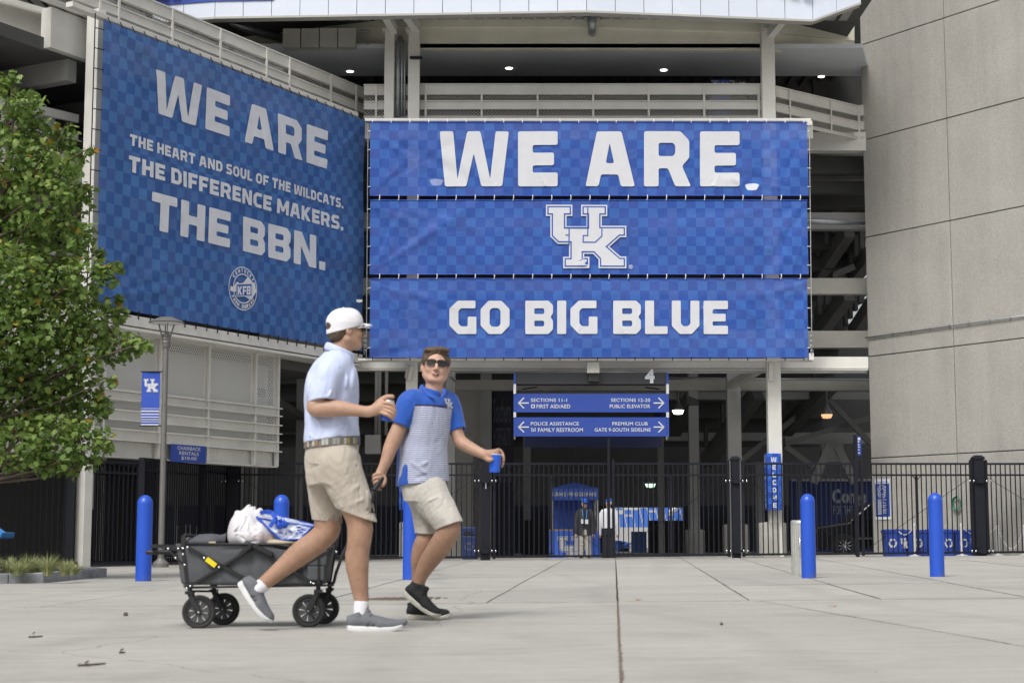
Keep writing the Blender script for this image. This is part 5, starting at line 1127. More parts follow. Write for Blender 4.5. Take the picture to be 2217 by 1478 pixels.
# ================================================================== dark car behind the right gate
mat('car_paint', (.012, .013, .014), .18, .3); mat('car_glass', (.01, .012, .015), .06); mat('tyre', (.012, .012, .012), .8); mat('alloy', (.45, .46, .48), .3, .9)
def car(px, Y):
    x0 = Xat(px, Y); L, Wd, H_ = 4.6, 1.85, 1.68; t = thing('parked_car', (x0, Y, 0), 'dark grey sport utility car parked under the mural behind the right gate', 'car')
    lower = [(0, .35), (.05, .75), (.15, .92), (1.05, 1.05), (1.15, 1.08), (4.45, 1.08), (4.58, .9), (4.6, .4), (4.3, .28), (.3, .25)]
    roof = [(1.1, 1.06), (1.75, 1.60), (2.3, 1.68), (3.9, 1.66), (4.35, 1.12), (4.4, 1.06)]
    def side(pl, y0, y1, ins=0):
        q = MB(); q.prism([(x0+a, Y+y0, z) for a, z in pl], (0, y1-y0, 0)); return q
    obj('body', side(lower, 0, Wd), 'car_paint', t, bevel=.05)
    q = MB(); n = len(roof); q.add([(x0+a, Y+.04+(z-1.06)*.25, z) for a, z in roof]+[(x0+a, Y+Wd-.04-(z-1.06)*.25, z) for a, z in roof], [tuple(range(n)), tuple(range(2*n-1, n-1, -1))]+[(i, (i+1) % n, n+(i+1) % n, n+i) for i in range(n)]); obj('cabin', q, 'car_paint', t, bevel=.04)
    for pl in ([(1.3, 1.10), (1.82, 1.53), (2.55, 1.6), (2.5, 1.10)], [(2.6, 1.10), (2.65, 1.6), (3.5, 1.6), (3.5, 1.10)]):
        q = MB(); q.add([(x0+a, Y+.02+(z-1.06)*.25, z) for a, z in pl], [(0, 1, 2, 3)]); obj('side_window', q, 'car_glass', t, fix=False)
    for wx in (.95, 3.65):
        q = MB().lathe([(.2, -.1), (.33, -.1), (.36, -.06), (.36, .06), (.33, .1), (.2, .1)], (x0+wx, Y+.05, .36), 24, axis='y', cap=False); wh = obj('wheel', q, 'tyre', t, smooth='auto')
        q = MB(); q.lathe([(.001, -.07), (.05, -.08), (.06, -.05)], (x0+wx, Y+.05, .36), 12, axis='y', cap=False)
        for k in range(10): a = 2*math.pi*k/10; q.bar((x0+wx+.04*math.cos(a), Y-.02, .36+.04*math.sin(a)), (x0+wx+.22*math.cos(a), Y-.03, .36+.22*math.sin(a)), .03, .03)
        obj('rim', q, 'alloy', wh)
    q = MB(); q.box(x0-.01, x0+.25, Y+.1, Y+.35, .68, .80); obj('headlight', q, 'chrome', t, bevel=.02)
    q = MB(); q.box(x0+1.3, x0+4.2, Y-.015, Y+.01, .55, .60); obj('side_trim', q, 'alloy', t)
    q = MB(); q.box(x0+1.2, x0+1.4, Y-.15, Y+.02, 1.08, 1.22); obj('mirror', q, 'car_paint', t, bevel=.03)
car(1758, 50.5)
# ================================================================== programme tent, table, cone
mat('tent_blue', (.06, .14, .60), .7, 0, .08, 2); mat('table_cloth', (.05, .15, .66), .6, 0, .1, 3); mat('wood', (.45, .32, .14), .6)
Yt = 50.0; x0, x1 = Xat(1193.5, Yt), Xat(1296, Yt); ze, zv, zp = Zat(1057, Yt), Zat(1082, Yt), Zat(1043, Yt+.75); D = 1.5
t = thing('tent', ((x0+x1)/2, Yt, 0), 'small blue pop-up tent lettered GAME PROGRAMS behind the middle gate', 'tent')
xm, ym = (x0+x1)/2, Yt+D/2; q = MB(); q.add([(x0, Yt, ze), (x1, Yt, ze), (x1, Yt+D, ze), (x0, Yt+D, ze), (xm, ym, zp)], [(0, 1, 4), (1, 2, 4), (2, 3, 4), (3, 0, 4)]); obj('roof', q, 'tent_blue', t, fix=False)
q = MB()
for (a, b) in (((x0, Yt), (x1, Yt)), ((x1, Yt), (x1, Yt+D)), ((x0, Yt+D), (x0, Yt)), ((x0, Yt+D), (x1, Yt+D))): q.add([(*a, zv), (*b, zv), (*b, ze), (*a, ze)], [(0, 1, 2, 3)])
obj('valance', q, 'tent_blue', t, fix=False)
q = MB(); flat_text(q, stroke_text('GAME PROGRAMS', .26, .14), lambda u, v, h: (x0+(x1-x0)*(.015+.94*u), Yt-.01, Zat(1073.5, Yt)+(Zat(1065, Yt)-Zat(1073.5, Yt))*v)); obj('lettering', q, 'print_white', t, fix=False)
for (a, b) in ((x0+.03, Yt+.03), (x1-.03, Yt+.03), (x1-.03, Yt+D-.03), (x0+.03, Yt+D-.03)): q = MB().box(a-.02, a+.02, b-.02, b+.02, 0, ze); obj('leg', q, 'white_plastic', t)
q = MB(); 
for i in range(21): a = x0+.08+(x1-x0-.2)*i/20; q.v += [(a, Yt+D-.1+.03*math.sin(i*1.3), .05), (a, Yt+D-.1+.02*math.sin(i*1.3), ze-.1)]
q.add([], []); q.f = [(2*i, 2*i+2, 2*i+3, 2*i+1) for i in range(20)]; q.mi = [0]*20; obj('back_curtain', q, 'tent_blue', t, fix=False, smooth=True)
Yq = 48.6; x0, x1 = Xat(1189, Yq), Xat(1298, Yq); zt_ = Zat(1148, Yq); t = thing('table', ((x0+x1)/2, Yq, 0), 'table under a blue cloth with large white UK emblem before the tent', 'table')
q = MB().box(x0, x1, Yq, Yq+.6, zt_, zt_+.035); obj('table_top', q, 'wood', t)
for a in (x0+.05, x1-.05): q = MB().box(a-.02, a+.02, Yq+.3, Yq+.34, 0, zt_); obj('leg', q, 'steel_shade', t)
q = MB(); n = 40
for i in range(n+1): a = x0-.01+(x1-x0+.02)*i/n; w_ = .018*math.sin(i*1.1)+.012*math.sin(i*.43); q.v += [(a, Yq-.03-abs(w_)-.02, .01), (a, Yq-.012, zt_+.0)]
q.f = [(2*i, 2*i+2, 2*i+3, 2*i+1) for i in range(n)]; q.mi = [0]*n; obj('tablecloth', q, 'table_cloth', t, fix=False, smooth=True)
q1, q2 = MB(), MB(); a, b, c, d = Xat(1207, Yq-.09), Xat(1275, Yq-.09), Zat(1216, Yq), Zat(1160, Yq); uk_logo(q1, q2, lambda u, v, h: (a+(b-a)*u, Yq-.08-h, c+(d-c)*v)); e_ = obj('emblem', q1, 'print_white', t, fix=False); obj('emblem_outline', q2, 'print_blue', e_, fix=False)
mat('cone_orange', (.7, .12, .02), .5); p = (Xat(1313.5, 60), 60, 0)
t = thing('traffic_cone', p, 'slim orange and white striped marker behind the man in white', 'cone')
for i in range(6): q = MB().lathe([(.07-.004*i, .05+.15*i), (.066-.004*i, .2+.15*i)], p, 12); obj('band', q, 'cone_orange' if i % 2 == 0 else 'print_white', t)
q = MB().lathe([(.16, 0), (.16, .05)], p, 12); obj('foot', q, 'cone_orange', t)
# ================================================================== the bowl seen through the tunnel
q = MB().add([(-30, YW+.5, .0), (60, YW+.5, .0), (60, 112, 0.0), (-30, 112, 0.0)], [(0, 1, 2, 3)]); fld = obj('field', q, 'grass_field', kind='structure', fix=False, org=(0, 90, 0))
q = MB()
for y in (78, 96): q.add([(-30, y, .012), (60, y, .012), (60, y+5, .012), (-30, y+5, .012)], [(0, 1, 2, 3)])
obj('field_line', q, 'white_plastic', fld, fix=False)
bw = thing('far_stand', (10, 112, 0), 'far seating stand with rows of blue seats seen through the tunnel', 'stand')
mat('stand_concrete', (.42, .42, .42), .8); mat('seat_blue', (.04, .13, .48), .5)
q = MB().box(-20, 50, 112, 112.4, 0, 1.35); obj('field_wall', q, 'stand_concrete', bw)
seat_me = mesh_of(MB().box(-.22, .22, -.03, .03, .1, .75).box(-.22, .22, -.35, 0, .33, .40), 'seat_row', (0, 0, 0), 'seat_blue')
q = MB(); qs = MB(); rs = random.Random(4)
for r in range(22):
    y = 112.4+r*.85; z = 1.35+r*.30; q.box(-20, 50, y, y+.86, z-.4, z)
    for k in range(58):
        x = 3.5+k*.55
        ph = (x-r*.9+40) % 11
        if ph < 1.1: continue
        qs.box(x-.235, x+.235, y+.45, y+.53, z+.05, z+.34-(.16 if rs.random() < .12 else 0))
obj('terrace', q, 'stand_concrete', bw); obj('seats', qs, 'seat_blue', bw, kind='stuff')
q = MB()
for k in range(8):
    x = -6+k*5.5; q.bar((x, 112.3, 2.3), (x+7.5, 130.5, 8.9), .3, .3)
obj('aisle_rail', q, 'print_white', bw)
CASE = ['%s case at the field edge, number %s from the tunnel wall' % (a, b) for a, b in zip(['small', 'low', 'tall', 'narrow', 'squat', 'flat', 'upright', 'tilted', 'boxy'], ['one', 'two', 'three', 'four', 'five', 'six', 'seven', 'eight', 'nine'])]
# equipment and team kit at the field edge
rs = random.Random(9); mat('kit_red', (.5, .02, .02), .5)
for k in range(9):
    px = rs.uniform(1335, 1378); Y = rs.uniform(70, 76); x = Xat(px, Y); h = rs.uniform(.25, .8); m = rs.choice(['seat_blue', 'black_plastic', 'white_plastic', 'kit_red', 'tent_blue', 'seat_blue']); q = MB().box(x-.15, x+.15, Y, Y+.3, 0.0, h*.6); q.box(x-.2, x+.2, Y-.03, Y+.33, h*.6, h*.7); obj('equipment_case', q, m, cat='case', label=CASE[k], group='equipment cases at the field edge', bevel=.02)
# ================================================================== tree, planter, grass
def leaf_mat(name, a, b_):
    m = mat(name, a, .5, spec=.35); n, l = m.node_tree.nodes, m.node_tree.links; b = n['Principled BSDF']
    geo = n.new('ShaderNodeNewGeometry'); mx = n.new('ShaderNodeMix'); mx.data_type = 'RGBA'; mx.inputs[6].default_value = (*a, 1); mx.inputs[7].default_value = (*b_, 1); l.new(geo.outputs['Random Per Island'], mx.inputs[0]); l.new(mx.outputs[2], b.inputs['Base Color'])
    tl = n.new('ShaderNodeBsdfTranslucent'); l.new(mx.outputs[2], tl.inputs[0]); ms = n.new('ShaderNodeMixShader'); ms.inputs[0].default_value = .3; l.new(b.outputs[0], ms.inputs[1]); l.new(tl.outputs[0], ms.inputs[2]); l.new(ms.outputs[0], n['Material Output'].inputs[0]); return m
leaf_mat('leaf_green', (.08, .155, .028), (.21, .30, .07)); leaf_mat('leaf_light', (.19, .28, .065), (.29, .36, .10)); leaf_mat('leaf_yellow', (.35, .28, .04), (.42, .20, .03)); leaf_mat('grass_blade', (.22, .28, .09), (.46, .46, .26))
mat('bark', (.12, .09, .07), .9, 0, .3, 8, .5, 40)
LEAF = [(0, 0), (.10, .16), (.44, .10), (.32, .34), (.50, .58), (.24, .62), (.12, .95), (0, .80), (-.12, .95), (-.24, .62), (-.50, .58), (-.32, .34), (-.44, .10), (-.10, .16)]
def leaf_verts(rs, c, size):
    yaw, pit, rol = rs.uniform(0, 6.28), rs.gauss(-.7, .55), rs.gauss(0, .45); R = Matrix.Rotation(yaw, 3, 'Z') @ Matrix.Rotation(pit, 3, 'X') @ Matrix.Rotation(rol, 3, 'Y'); cup = rs.uniform(.1, .5)
    return [tuple(Vector(c)+R @ Vector((x*size, y*size, -cup*size*(x*x)+.06*size*math.sin(y*5)))) for x, y in LEAF]
LF = [(0, 1, 13), (1, 2, 3), (13, 11, 12), (1, 3, 11, 13), (3, 4, 5), (11, 9, 10), (3, 5, 9, 11), (5, 6, 7), (9, 7, 8), (5, 7, 9)]
rs = random.Random(11)
YTr = 24.0
tc = at(20, 1225, YTr); tb = (Xat(-80, YTr, 1225), YTr, gz(-6))
tree = thing('maple_tree', tb, 'leafy green maple with a few yellow leaves at the left edge', 'tree')
q = MB(); zt_ = at(60, 250, YTr).z
q.tube([tb, (tb[0]+.05, YTr, 1.4), (tb[0]+.12, YTr, 3.2), (tb[0]+.3, YTr, 5.2), (tb[0]+.5, YTr, zt_)], [.15, .12, .09, .055, .015], 10); obj('trunk', q, 'bark', tree, smooth=True)
# clusters: (px, py, radius px, depth)
CL = [(28, 162, 14), (12, 175, 22), (70, 205, 16), (150, 275, 14), (195, 320, 8), (20, 200, 26), (60, 225, 42), (30, 260, 50), (90, 290, 45), (140, 300, 30), (20, 330, 60), (75, 350, 60), (130, 365, 48), (165, 335, 22), (15, 420, 70), (90, 430, 70), (150, 430, 48), (180, 410, 26), (30, 520, 80), (110, 520, 74), (172, 505, 40), (20, 610, 90), (110, 600, 74), (180, 590, 50), (235, 590, 26), (250, 570, 14), (30, 700, 90), (120, 690, 84), (200, 680, 56), (255, 670, 24), (15, 790, 90), (110, 790, 90), (190, 760, 60), (250, 745, 44), (295, 742, 26), (318, 740, 12), (30, 880, 88), (120, 870, 80), (190, 860, 50), (228, 880, 20), (40, 950, 70), (120, 950, 68), (190, 945, 50), (222, 960, 22), (150, 995, 34), (90, 995, 34), (30, 1005, 30), (200, 1000, 16), (-60, 300, 80), (-80, 450, 110), (-90, 620, 120), (-90, 780, 120), (-70, 920, 100), (255, 640, 10), (215, 545, 14), (240, 820, 12)]
scl = YTr/F; centers = []
for (px, py, r) in CL: centers.append((at(px, py, YTr+rs.uniform(-.5, .5)), r*scl))
qb = MB()
for c, r in centers:
    zr = max(1.3, c.z-rs.uniform(.5, 1.1)); a = Vector((tb[0]+.1+.05*zr, YTr, zr)); m_ = (a+c)/2+Vector((0, 0, -.08)); qb.tube([a, m_, c], [.028, .018, .006], 5)
    for k in range(5): d = Vector((rs.gauss(0, 1), rs.gauss(0, 1), rs.gauss(0, 1))).normalized()*r*.9; qb.tube([c-d*.1, c+d*.5, c+d], [.006, .004, .002], 4)
obj('branch', qb, 'bark', tree, smooth=True)
main, light, yel, pool = MB(), MB(), MB(), []
for c, r in centers:
    n = int(360*(r/.45)**2.0)+16
    for k in range(n):
        d = Vector((rs.gauss(0, 1), rs.gauss(0, 1), rs.gauss(0, 1))).normalized(); t = r*rs.uniform(.25, 1.0)**.6*1.05; p = c+d*t+Vector((0, 0, -.02)); sz = rs.uniform(.065, .125)
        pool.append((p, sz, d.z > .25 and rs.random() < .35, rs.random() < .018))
# 300 leaves nearest to the viewer in the frame are single parts, the rest one mass
pool.sort(key=lambda e: -(e[1]/e[0].y if e[0].x/e[0].y > -.304 else 0))
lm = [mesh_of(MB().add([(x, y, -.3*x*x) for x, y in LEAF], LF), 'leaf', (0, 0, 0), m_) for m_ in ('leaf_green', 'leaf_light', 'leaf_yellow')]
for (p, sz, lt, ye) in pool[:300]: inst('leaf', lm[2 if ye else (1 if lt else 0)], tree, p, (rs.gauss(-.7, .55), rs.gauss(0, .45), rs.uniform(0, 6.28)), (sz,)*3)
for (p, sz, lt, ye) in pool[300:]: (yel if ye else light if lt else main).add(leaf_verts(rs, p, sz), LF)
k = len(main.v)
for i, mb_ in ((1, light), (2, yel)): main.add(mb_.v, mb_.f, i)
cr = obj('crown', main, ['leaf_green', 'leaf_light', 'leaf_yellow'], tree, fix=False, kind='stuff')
print('leaves', len(pool))
# planter kerb of grey-blue blocks, soil and ornamental grass
mat('kerb_stone', (.27, .28, .30), .8, 0, .35, 3, .4, 30); mat('soil', (.05, .04, .03), .95, 0, .3, 20, .5, 30)
kp = [G(-60, 1266), G(95, 1263), G(231, 1249)]; kp = [Vector((p.x, p.y, 0)) for p in kp]; back = [Vector((Xat(170, kp[2].y+2.6), kp[2].y+2.6, 0)), kp[0]+Vector((-1.5, 4.5, 0))]; kz = -.05; kt = .085
pt = thing('planter', (kp[1].x, kp[1].y, gz(kp[1].x)), 'low planter edged with weathered grey-blue kerb stones at the left', 'planter')
for a, b in zip(kp[:-1], kp[1:]):
    L = (b-a).length; n = max(2, round(L/.9)); d = (b-a).normalized(); nn = Vector((-d.y, d.x, 0))
    for i in range(n):
        p0, p1_ = a+d*(L*i/n+.004), a+d*(L*(i+1)/n-.004); q = MB(); jz = rs.uniform(-.004, .004); q.hexa([v+Vector((0, 0, gz(v.x)-.02)) for v in (p0, p1_, p1_+nn*.15, p0+nn*.15)]+[v+Vector((0, 0, kt+jz)) for v in (p0, p1_, p1_+nn*.15, p0+nn*.15)]); obj('kerb_stone', q, 'kerb_stone', pt, bevel=.012)
q = MB(); L = (back[0]-kp[2]).length; q.hexa([v+Vector((0, 0, -.1)) for v in (kp[2], back[0], back[0]+Vector((-.15, 0, 0)), kp[2]+Vector((-.15, .02, 0)))]+[v+Vector((0, 0, kt)) for v in (kp[2]+Vector((0, .01, 0)), back[0], back[0]+Vector((-.15, 0, 0)), kp[2]+Vector((-.15, .03, 0)))]); obj('kerb_stone', q, 'kerb_stone', pt, bevel=.01)
ins_ = [kp[0]+Vector((0, .1, 0)), kp[1]+Vector((0, .1, 0)), kp[2]+Vector((-.1, .1, 0)), back[0], back[1]]; q = MB(); q.add([v+Vector((0, 0, kt-.03)) for v in ins_], [tuple(range(5))]); obj('soil', q, 'soil', pt, fix=False)
def tuft(q, c, n, h, sp, rs):
    for k in range(n):
        a = rs.uniform(0, 6.28); l_ = h*rs.uniform(.6, 1.15); lean = rs.uniform(.2, 1)*sp; w_ = rs.uniform(.004, .008); d = Vector((math.cos(a), math.sin(a), 0)); s_ = Vector((-d.y, d.x, 0))*w_; b = Vector(c)+d*rs.uniform(0, .06); pr = None
        pts = [b+d*(lean*t*t)+Vector((0, 0, l_*(t-.42*t*t*lean/.2*.6))) for t in (0, .35, .7, 1)]
        vs = []
        for i, p_ in enumerate(pts): ww = s_*(1-.3*i*i/3); vs += [p_-ww, p_+ww]
        vs[-1] = vs[-2]+Vector((.0005, 0, 0)); q.add(vs, [(0, 1, 3, 2), (2, 3, 5, 4), (4, 5, 7, 6)])
TL_ = ['leftmost tuft, cut off by the picture edge', 'beside the folding chair', 'under the middle of the crown', 'fullest, near the front kerb', 'second from the planter tip', 'at the pointed right end of the planter', 'small, between two fuller tufts', 'short, behind the front kerb stones']
for ti, (px, w_) in enumerate(((-20, 1), (20, 1), (62, 1.1), (105, 1.15), (140, .9), (160, .7), (84, .9), (40, .8))):
    Y = 22.4+rs.uniform(-.4, .8); x = Xat(px, Y, 1220); q = MB(); tuft(q, (x, Y, kt-.03), 190, .27*w_, .24, rs)
    obj('grass_tuft', q, 'grass_blade', fix=False, cat='ornamental grass', group='ornamental grass tufts in the planter', label='variegated grass tuft in the planter, '+TL_[ti], org=(x, Y, kt))
# folding chair at the far left edge
mat('chair_blue', (.02, .16, .42), .7); cx_ = at(-8, 1200, 23.5); t = thing('folding_chair', (cx_.x, 23.5, gz(cx_.x)), 'blue folding camp chair cut off by the left edge', 'chair')
x1 = at(20, 1160, 23.5).x; z1 = Zat(1152, 23.5); q = MB(); q.hexa([(x1-.6, 23.2, z1-.12), (x1-.02, 23.2, z1-.08), (x1-.02, 23.8, z1-.08), (x1-.6, 23.8, z1-.12), (x1-.6, 23.2, z1+.02), (x1, 23.2, z1), (x1, 23.8, z1), (x1-.6, 23.8, z1+.02)]); obj('seat', q, 'chair_blue', t, bevel=.02)
for (a, b) in (((x1-.03, 23.25, z1-.08), (x1-.45, 23.3, .12)), ((x1-.5, 23.25, z1-.08), (x1-.1, 23.3, .12)), ((x1-.03, 23.75, z1-.08), (x1-.4, 23.7, .12)), ((x1-.5, 23.75, z1-.08), (x1-.1, 23.7, .12))): q = MB(); q.tube([a, b], .012, 6); obj('leg', q, 'black_plastic', t)
q = MB(); q.hexa([(x1-.62, 23.78, z1-.02), (x1-.1, 23.78, z1-.02), (x1-.1, 23.8, z1-.02), (x1-.62, 23.8, z1-.02), (x1-.66, 23.9, z1+.35), (x1-.6, 23.9, z1+.3), (x1-.6, 23.92, z1+.3), (x1-.66, 23.92, z1+.35)]); obj('backrest', q, 'chair_blue', t)
# ================================================================== sculpting with distance fields
class Sculpt:
    def __init__(s, lo, hi, h):
        s.h = h; s.lo = np.array(lo, float); n = [int(math.ceil((b-a)/h))+1 for a, b in zip(lo, hi)]
        s.ax = [s.lo[i]+h*np.arange(n[i]) for i in range(3)]; s.S = np.full(n, .12, np.float32)
    def win(s, lo, hi):
        r = []
        for i in range(3):
            a = int(np.searchsorted(s.ax[i], lo[i])); b = int(np.searchsorted(s.ax[i], hi[i])); r.append(slice(max(0, a-1), min(len(s.ax[i]), b+1)))
        return tuple(r)
    def put(s, fn, lo, hi, k=.01, op='u'):
        m = k+.03; w_ = s.win([a-m for a in lo], [b+m for b in hi])
        if any(x.stop <= x.start for x in w_): return
        X = s.ax[0][w_[0]][:, None, None]; Y = s.ax[1][w_[1]][None, :, None]; Z = s.ax[2][w_[2]][None, None, :]
        d = fn(X, Y, Z).astype(np.float32); a = s.S[w_]
        if op == 'u':
            t = np.clip(.5+.5*(d-a)/k, 0, 1); s.S[w_] = d*(1-t)+a*t-k*t*(1-t)
        elif op == 's':
            d = -d; t = np.clip(.5-.5*(d-a)/k, 0, 1); s.S[w_] = d*(1-t)+a*t+k*t*(1-t)
        elif op == 'add': s.S[w_] = a+d
    def chain(s, pts, k=.012, op='u', flat=None):
        """pts: (Vector, radius) resampled along a smooth curve; flat=(axis vector, factor) thins across that axis"""
        P = np.array([[*p[0][:], p[1]] for p in pts], float)
        if len(P) > 2:
            E = np.vstack([2*P[0]-P[1], P, 2*P[-1]-P[-2]]); out = []
            for i in range(1, len(E)-2):
                for t in (0, .25, .5, .75):
                    a, b, c, d = E[i-1], E[i], E[i+1], E[i+2]; q = .5*(2*b+(c-a)*t+(2*a-5*b+4*c-d)*t*t+(3*b-a-3*c+d)*t**3); lo_, hi_ = min(b[3], c[3]), max(b[3], c[3]); q[3] = min(max(q[3], lo_), hi_*1.02); out.append(q)
            out.append(P[-1]); P = np.array(out)
        R = P[:, 3].max(); lo = P[:, :3].min(0)-R; hi = P[:, :3].max(0)+R
        def fn(X, Y, Z):
            best = None
            for A, B in zip(P[:-1], P[1:]):
                a = A[:3]; ab = B[:3]-a; L2 = max(ab@ab, 1e-12); px, py, pz = X-a[0], Y-a[1], Z-a[2]
                t = np.clip((px*ab[0]+py*ab[1]+pz*ab[2])/L2, 0, 1); qx, qy, qz = px-t*ab[0], py-t*ab[1], pz-t*ab[2]; q2 = qx*qx+qy*qy+qz*qz
                if flat is not None:
                    f, kf = flat; c = qx*f[0]+qy*f[1]+qz*f[2]; q2 = q2+c*c*(kf*kf-1)
                d = np.sqrt(q2)-(A[3]+(B[3]-A[3])*t); best = d if best is None else np.minimum(best, d)
            return best
        s.put(fn, lo, hi, k, op)
    def ell(s, c, r, R=None, k=.012, op='u'):
        c = np.array(c[:], float); r = np.array(r, float); Rt = np.array(R.transposed()) if R is not None else np.eye(3); m = float(r.max())
        def fn(X, Y, Z):
            px, py, pz = X-c[0], Y-c[1], Z-c[2]; q = [Rt[i, 0]*px+Rt[i, 1]*py+Rt[i, 2]*pz for i in range(3)]
            k0 = np.sqrt(sum((q[i]/r[i])**2 for i in range(3))); k1 = np.sqrt(sum((q[i]/r[i]**2)**2 for i in range(3)))+1e-9; return k0*(k0-1)/k1
        s.put(fn, c-m, c+m, k, op)
    def loft(s, sec, yaw=0, k=.015, op='u', grow=0.0, power=2.0):
        """horizontal elliptical sections (z, cx, cy, r_along, r_across); yaw turns 'along' from +X"""
        sec = sorted(sec); A = np.array(sec, float); cs, sn = math.cos(yaw), math.sin(yaw); m = float(A[:, 3:].max())+grow
        lo = (A[:, 1].min()-m, A[:, 2].min()-m, A[0, 0]); hi = (A[:, 1].max()+m, A[:, 2].max()+m, A[-1, 0])
        def sm(z, c):
            acc = 0
            for dz in (-.02, -.01, 0, .01, .02): acc = acc+np.interp(z+dz, A[:, 0], A[:, c])
            return acc/5
        def fn(X, Y, Z):
            z = Z; cx, cy, ra, rb = sm(z, 1), sm(z, 2), sm(z, 3)+grow, sm(z, 4)+grow; px, py = X-cx, Y-cy; u = (px*cs+py*sn)/ra; v = (-px*sn+py*cs)/rb
            d = ((np.abs(u)**power+np.abs(v)**power)**(1/power)-1)*np.minimum(ra, rb); return np.maximum(d, np.maximum(A[0, 0]-z, z-A[-1, 0]))
        s.put(fn, lo, hi, k, op)
    def cut(s, p, n, k=.004):
        p = np.array(p[:], float); n = np.array(Vector(n).normalized()[:]); X = s.ax[0][:, None, None]; Y = s.ax[1][None, :, None]; Z = s.ax[2][None, None, :]
        s.S = np.maximum(s.S, ((X-p[0])*n[0]+(Y-p[1])*n[1]+(Z-p[2])*n[2]).astype(np.float32))
    def crease(s, a, b, amp, w_):
        """a soft ridge (amp>0) or valley (amp<0) along a segment"""
        a = np.array(a[:], float); b = np.array(b[:], float); ab = b-a; L2 = ab@ab; lo = np.minimum(a, b)-w_*2.5; hi = np.maximum(a, b)+w_*2.5
        def fn(X, Y, Z):
            px, py, pz = X-a[0], Y-a[1], Z-a[2]; t = np.clip((px*ab[0]+py*ab[1]+pz*ab[2])/L2, 0, 1); d2 = (px-t*ab[0])**2+(py-t*ab[1])**2+(pz-t*ab[2])**2
            return -amp*np.exp(-d2/(w_*w_))*np.minimum(1, 4*t*(1-t)+.35)
        s.put(fn, lo, hi, 0, 'add')
    def noise(s, amp, sc, seed=0, stretch=(1, 1, 1)):
        rs = np.random.RandomState(seed); X = s.ax[0][:, None, None]; Y = s.ax[1][None, :, None]; Z = s.ax[2][None, None, :]; n = 0
        for i in range(5):
            k = rs.normal(size=3); k = k/np.linalg.norm(k)*sc*(.6+.9*rs.rand()); k = k*np.array(stretch); n = n+np.sin(k[0]*X+k[1]*Y+k[2]*Z+rs.rand()*6.28)
        s.S = s.S+(amp*n/2.2).astype(np.float32)
    def mesh(s):
        S = s.S; ins = S < 0; n = S.shape
        A = ins.astype(np.int8); c = sum(A[i:n[0]-1+i, j:n[1]-1+j, k:n[2]-1+k] for i in (0, 1) for j in (0, 1) for k in (0, 1)); act = (c > 0) & (c < 8)
        idx = np.argwhere(act); num = np.full(act.shape, -1, np.int64); num[act] = np.arange(len(idx)); acc = np.zeros((len(idx), 3)); cnt = np.zeros(len(idx))
        cor = [(i, j, k) for i in (0, 1) for j in (0, 1) for k in (0, 1)]; val = {c_: S[idx[:, 0]+c_[0], idx[:, 1]+c_[1], idx[:, 2]+c_[2]] for c_ in cor}
        for c_ in cor:
            for ax in range(3):
                if c_[ax]: continue
                e = list(c_); e[ax] = 1; e = tuple(e); a, b = val[c_], val[e]; m = (a < 0) != (b < 0); t = np.where(m, a/np.where(m, a-b, 1), 0)
                p = np.tile(np.array(c_, float), (len(idx), 1)); p[:, ax] = t; acc[m] += p[m]; cnt[m] += 1
        V = (idx+acc/cnt[:, None])*s.h+s.lo; Fs = []
        for ax in range(3):
            o = [x for x in range(3) if x != ax]; sl0 = [slice(None)]*3; sl1 = [slice(None)]*3; sl0[ax] = slice(0, -1); sl1[ax] = slice(1, None)
            for q in o: sl0[q] = slice(1, -1); sl1[q] = slice(1, -1)
            a, b = ins[tuple(sl0)], ins[tuple(sl1)]; e = np.argwhere(a != b)
            if not len(e): continue
            fl = a[tuple(e.T)]; base = e.copy()
            for q in o: base[:, q] += 1
            def cell(d0, d1): c2 = base.copy(); c2[:, o[0]] -= d0; c2[:, o[1]] -= d1; return num[tuple(c2.T)]
            f = np.stack([cell(1, 1), cell(0, 1), cell(0, 0), cell(1, 0)], 1)
            if ax == 1: fl = ~fl
            f[~fl] = f[~fl][:, ::-1]; Fs.append(f)
        return V, np.concatenate(Fs)
def sculpt_obj(name, sc, mats, parent, org=None, matfn=None, smooth_it=2, **kw):
    V, Fq = sc.mesh(); o_ = np.array((org_of(parent) if parent is not None else org)[:])
    me = bpy.data.meshes.new(name); me.vertices.add(len(V)); me.vertices.foreach_set('co', (V-o_).astype(np.float32).ravel())
    me.loops.add(len(Fq)*4); me.loops.foreach_set('vertex_index', Fq.astype(np.int32).ravel()); me.polygons.add(len(Fq)); me.polygons.foreach_set('loop_start', (np.arange(len(Fq))*4).astype(np.int32))
    for m in (mats if isinstance(mats, (list, tuple)) else [mats]): me.materials.append(M[m])
    if matfn is not None: me.polygons.foreach_set('material_index', matfn(V[Fq].mean(1)).astype(np.int32))
    me.polygons.foreach_set('use_smooth', [True]*len(Fq)); me.update(calc_edges=True); me.validate()
    o = bpy.data.objects.new(name, me); COL.objects.link(o)
    if parent is not None: o.parent = parent
    else: o.location = o_
    if smooth_it: m_ = o.modifiers.new('soften', 'SMOOTH'); m_.iterations = smooth_it; m_.factor = .5
    return tag(o, kw.get('label'), kw.get('cat'), kw.get('group'))
def skin_mat(name, col):
    m = mat(name, col, .5, 0, .14, 22, .12, 160, spec=.35); b = m.node_tree.nodes['Principled BSDF']
    b.inputs['Subsurface Weight'].default_value = .12; b.inputs['Subsurface Radius'].default_value = (.02, .008, .004); b.inputs['Subsurface Scale'].default_value = .6
skin_mat('skin', (.44, .27, .19)); skin_mat('skin_leg', (.36, .215, .145)); skin_mat('skin_face', (.52, .32, .24)); skin_mat('skin_old', (.52, .32, .24)); mat('lip', (.34, .12, .10), .45)
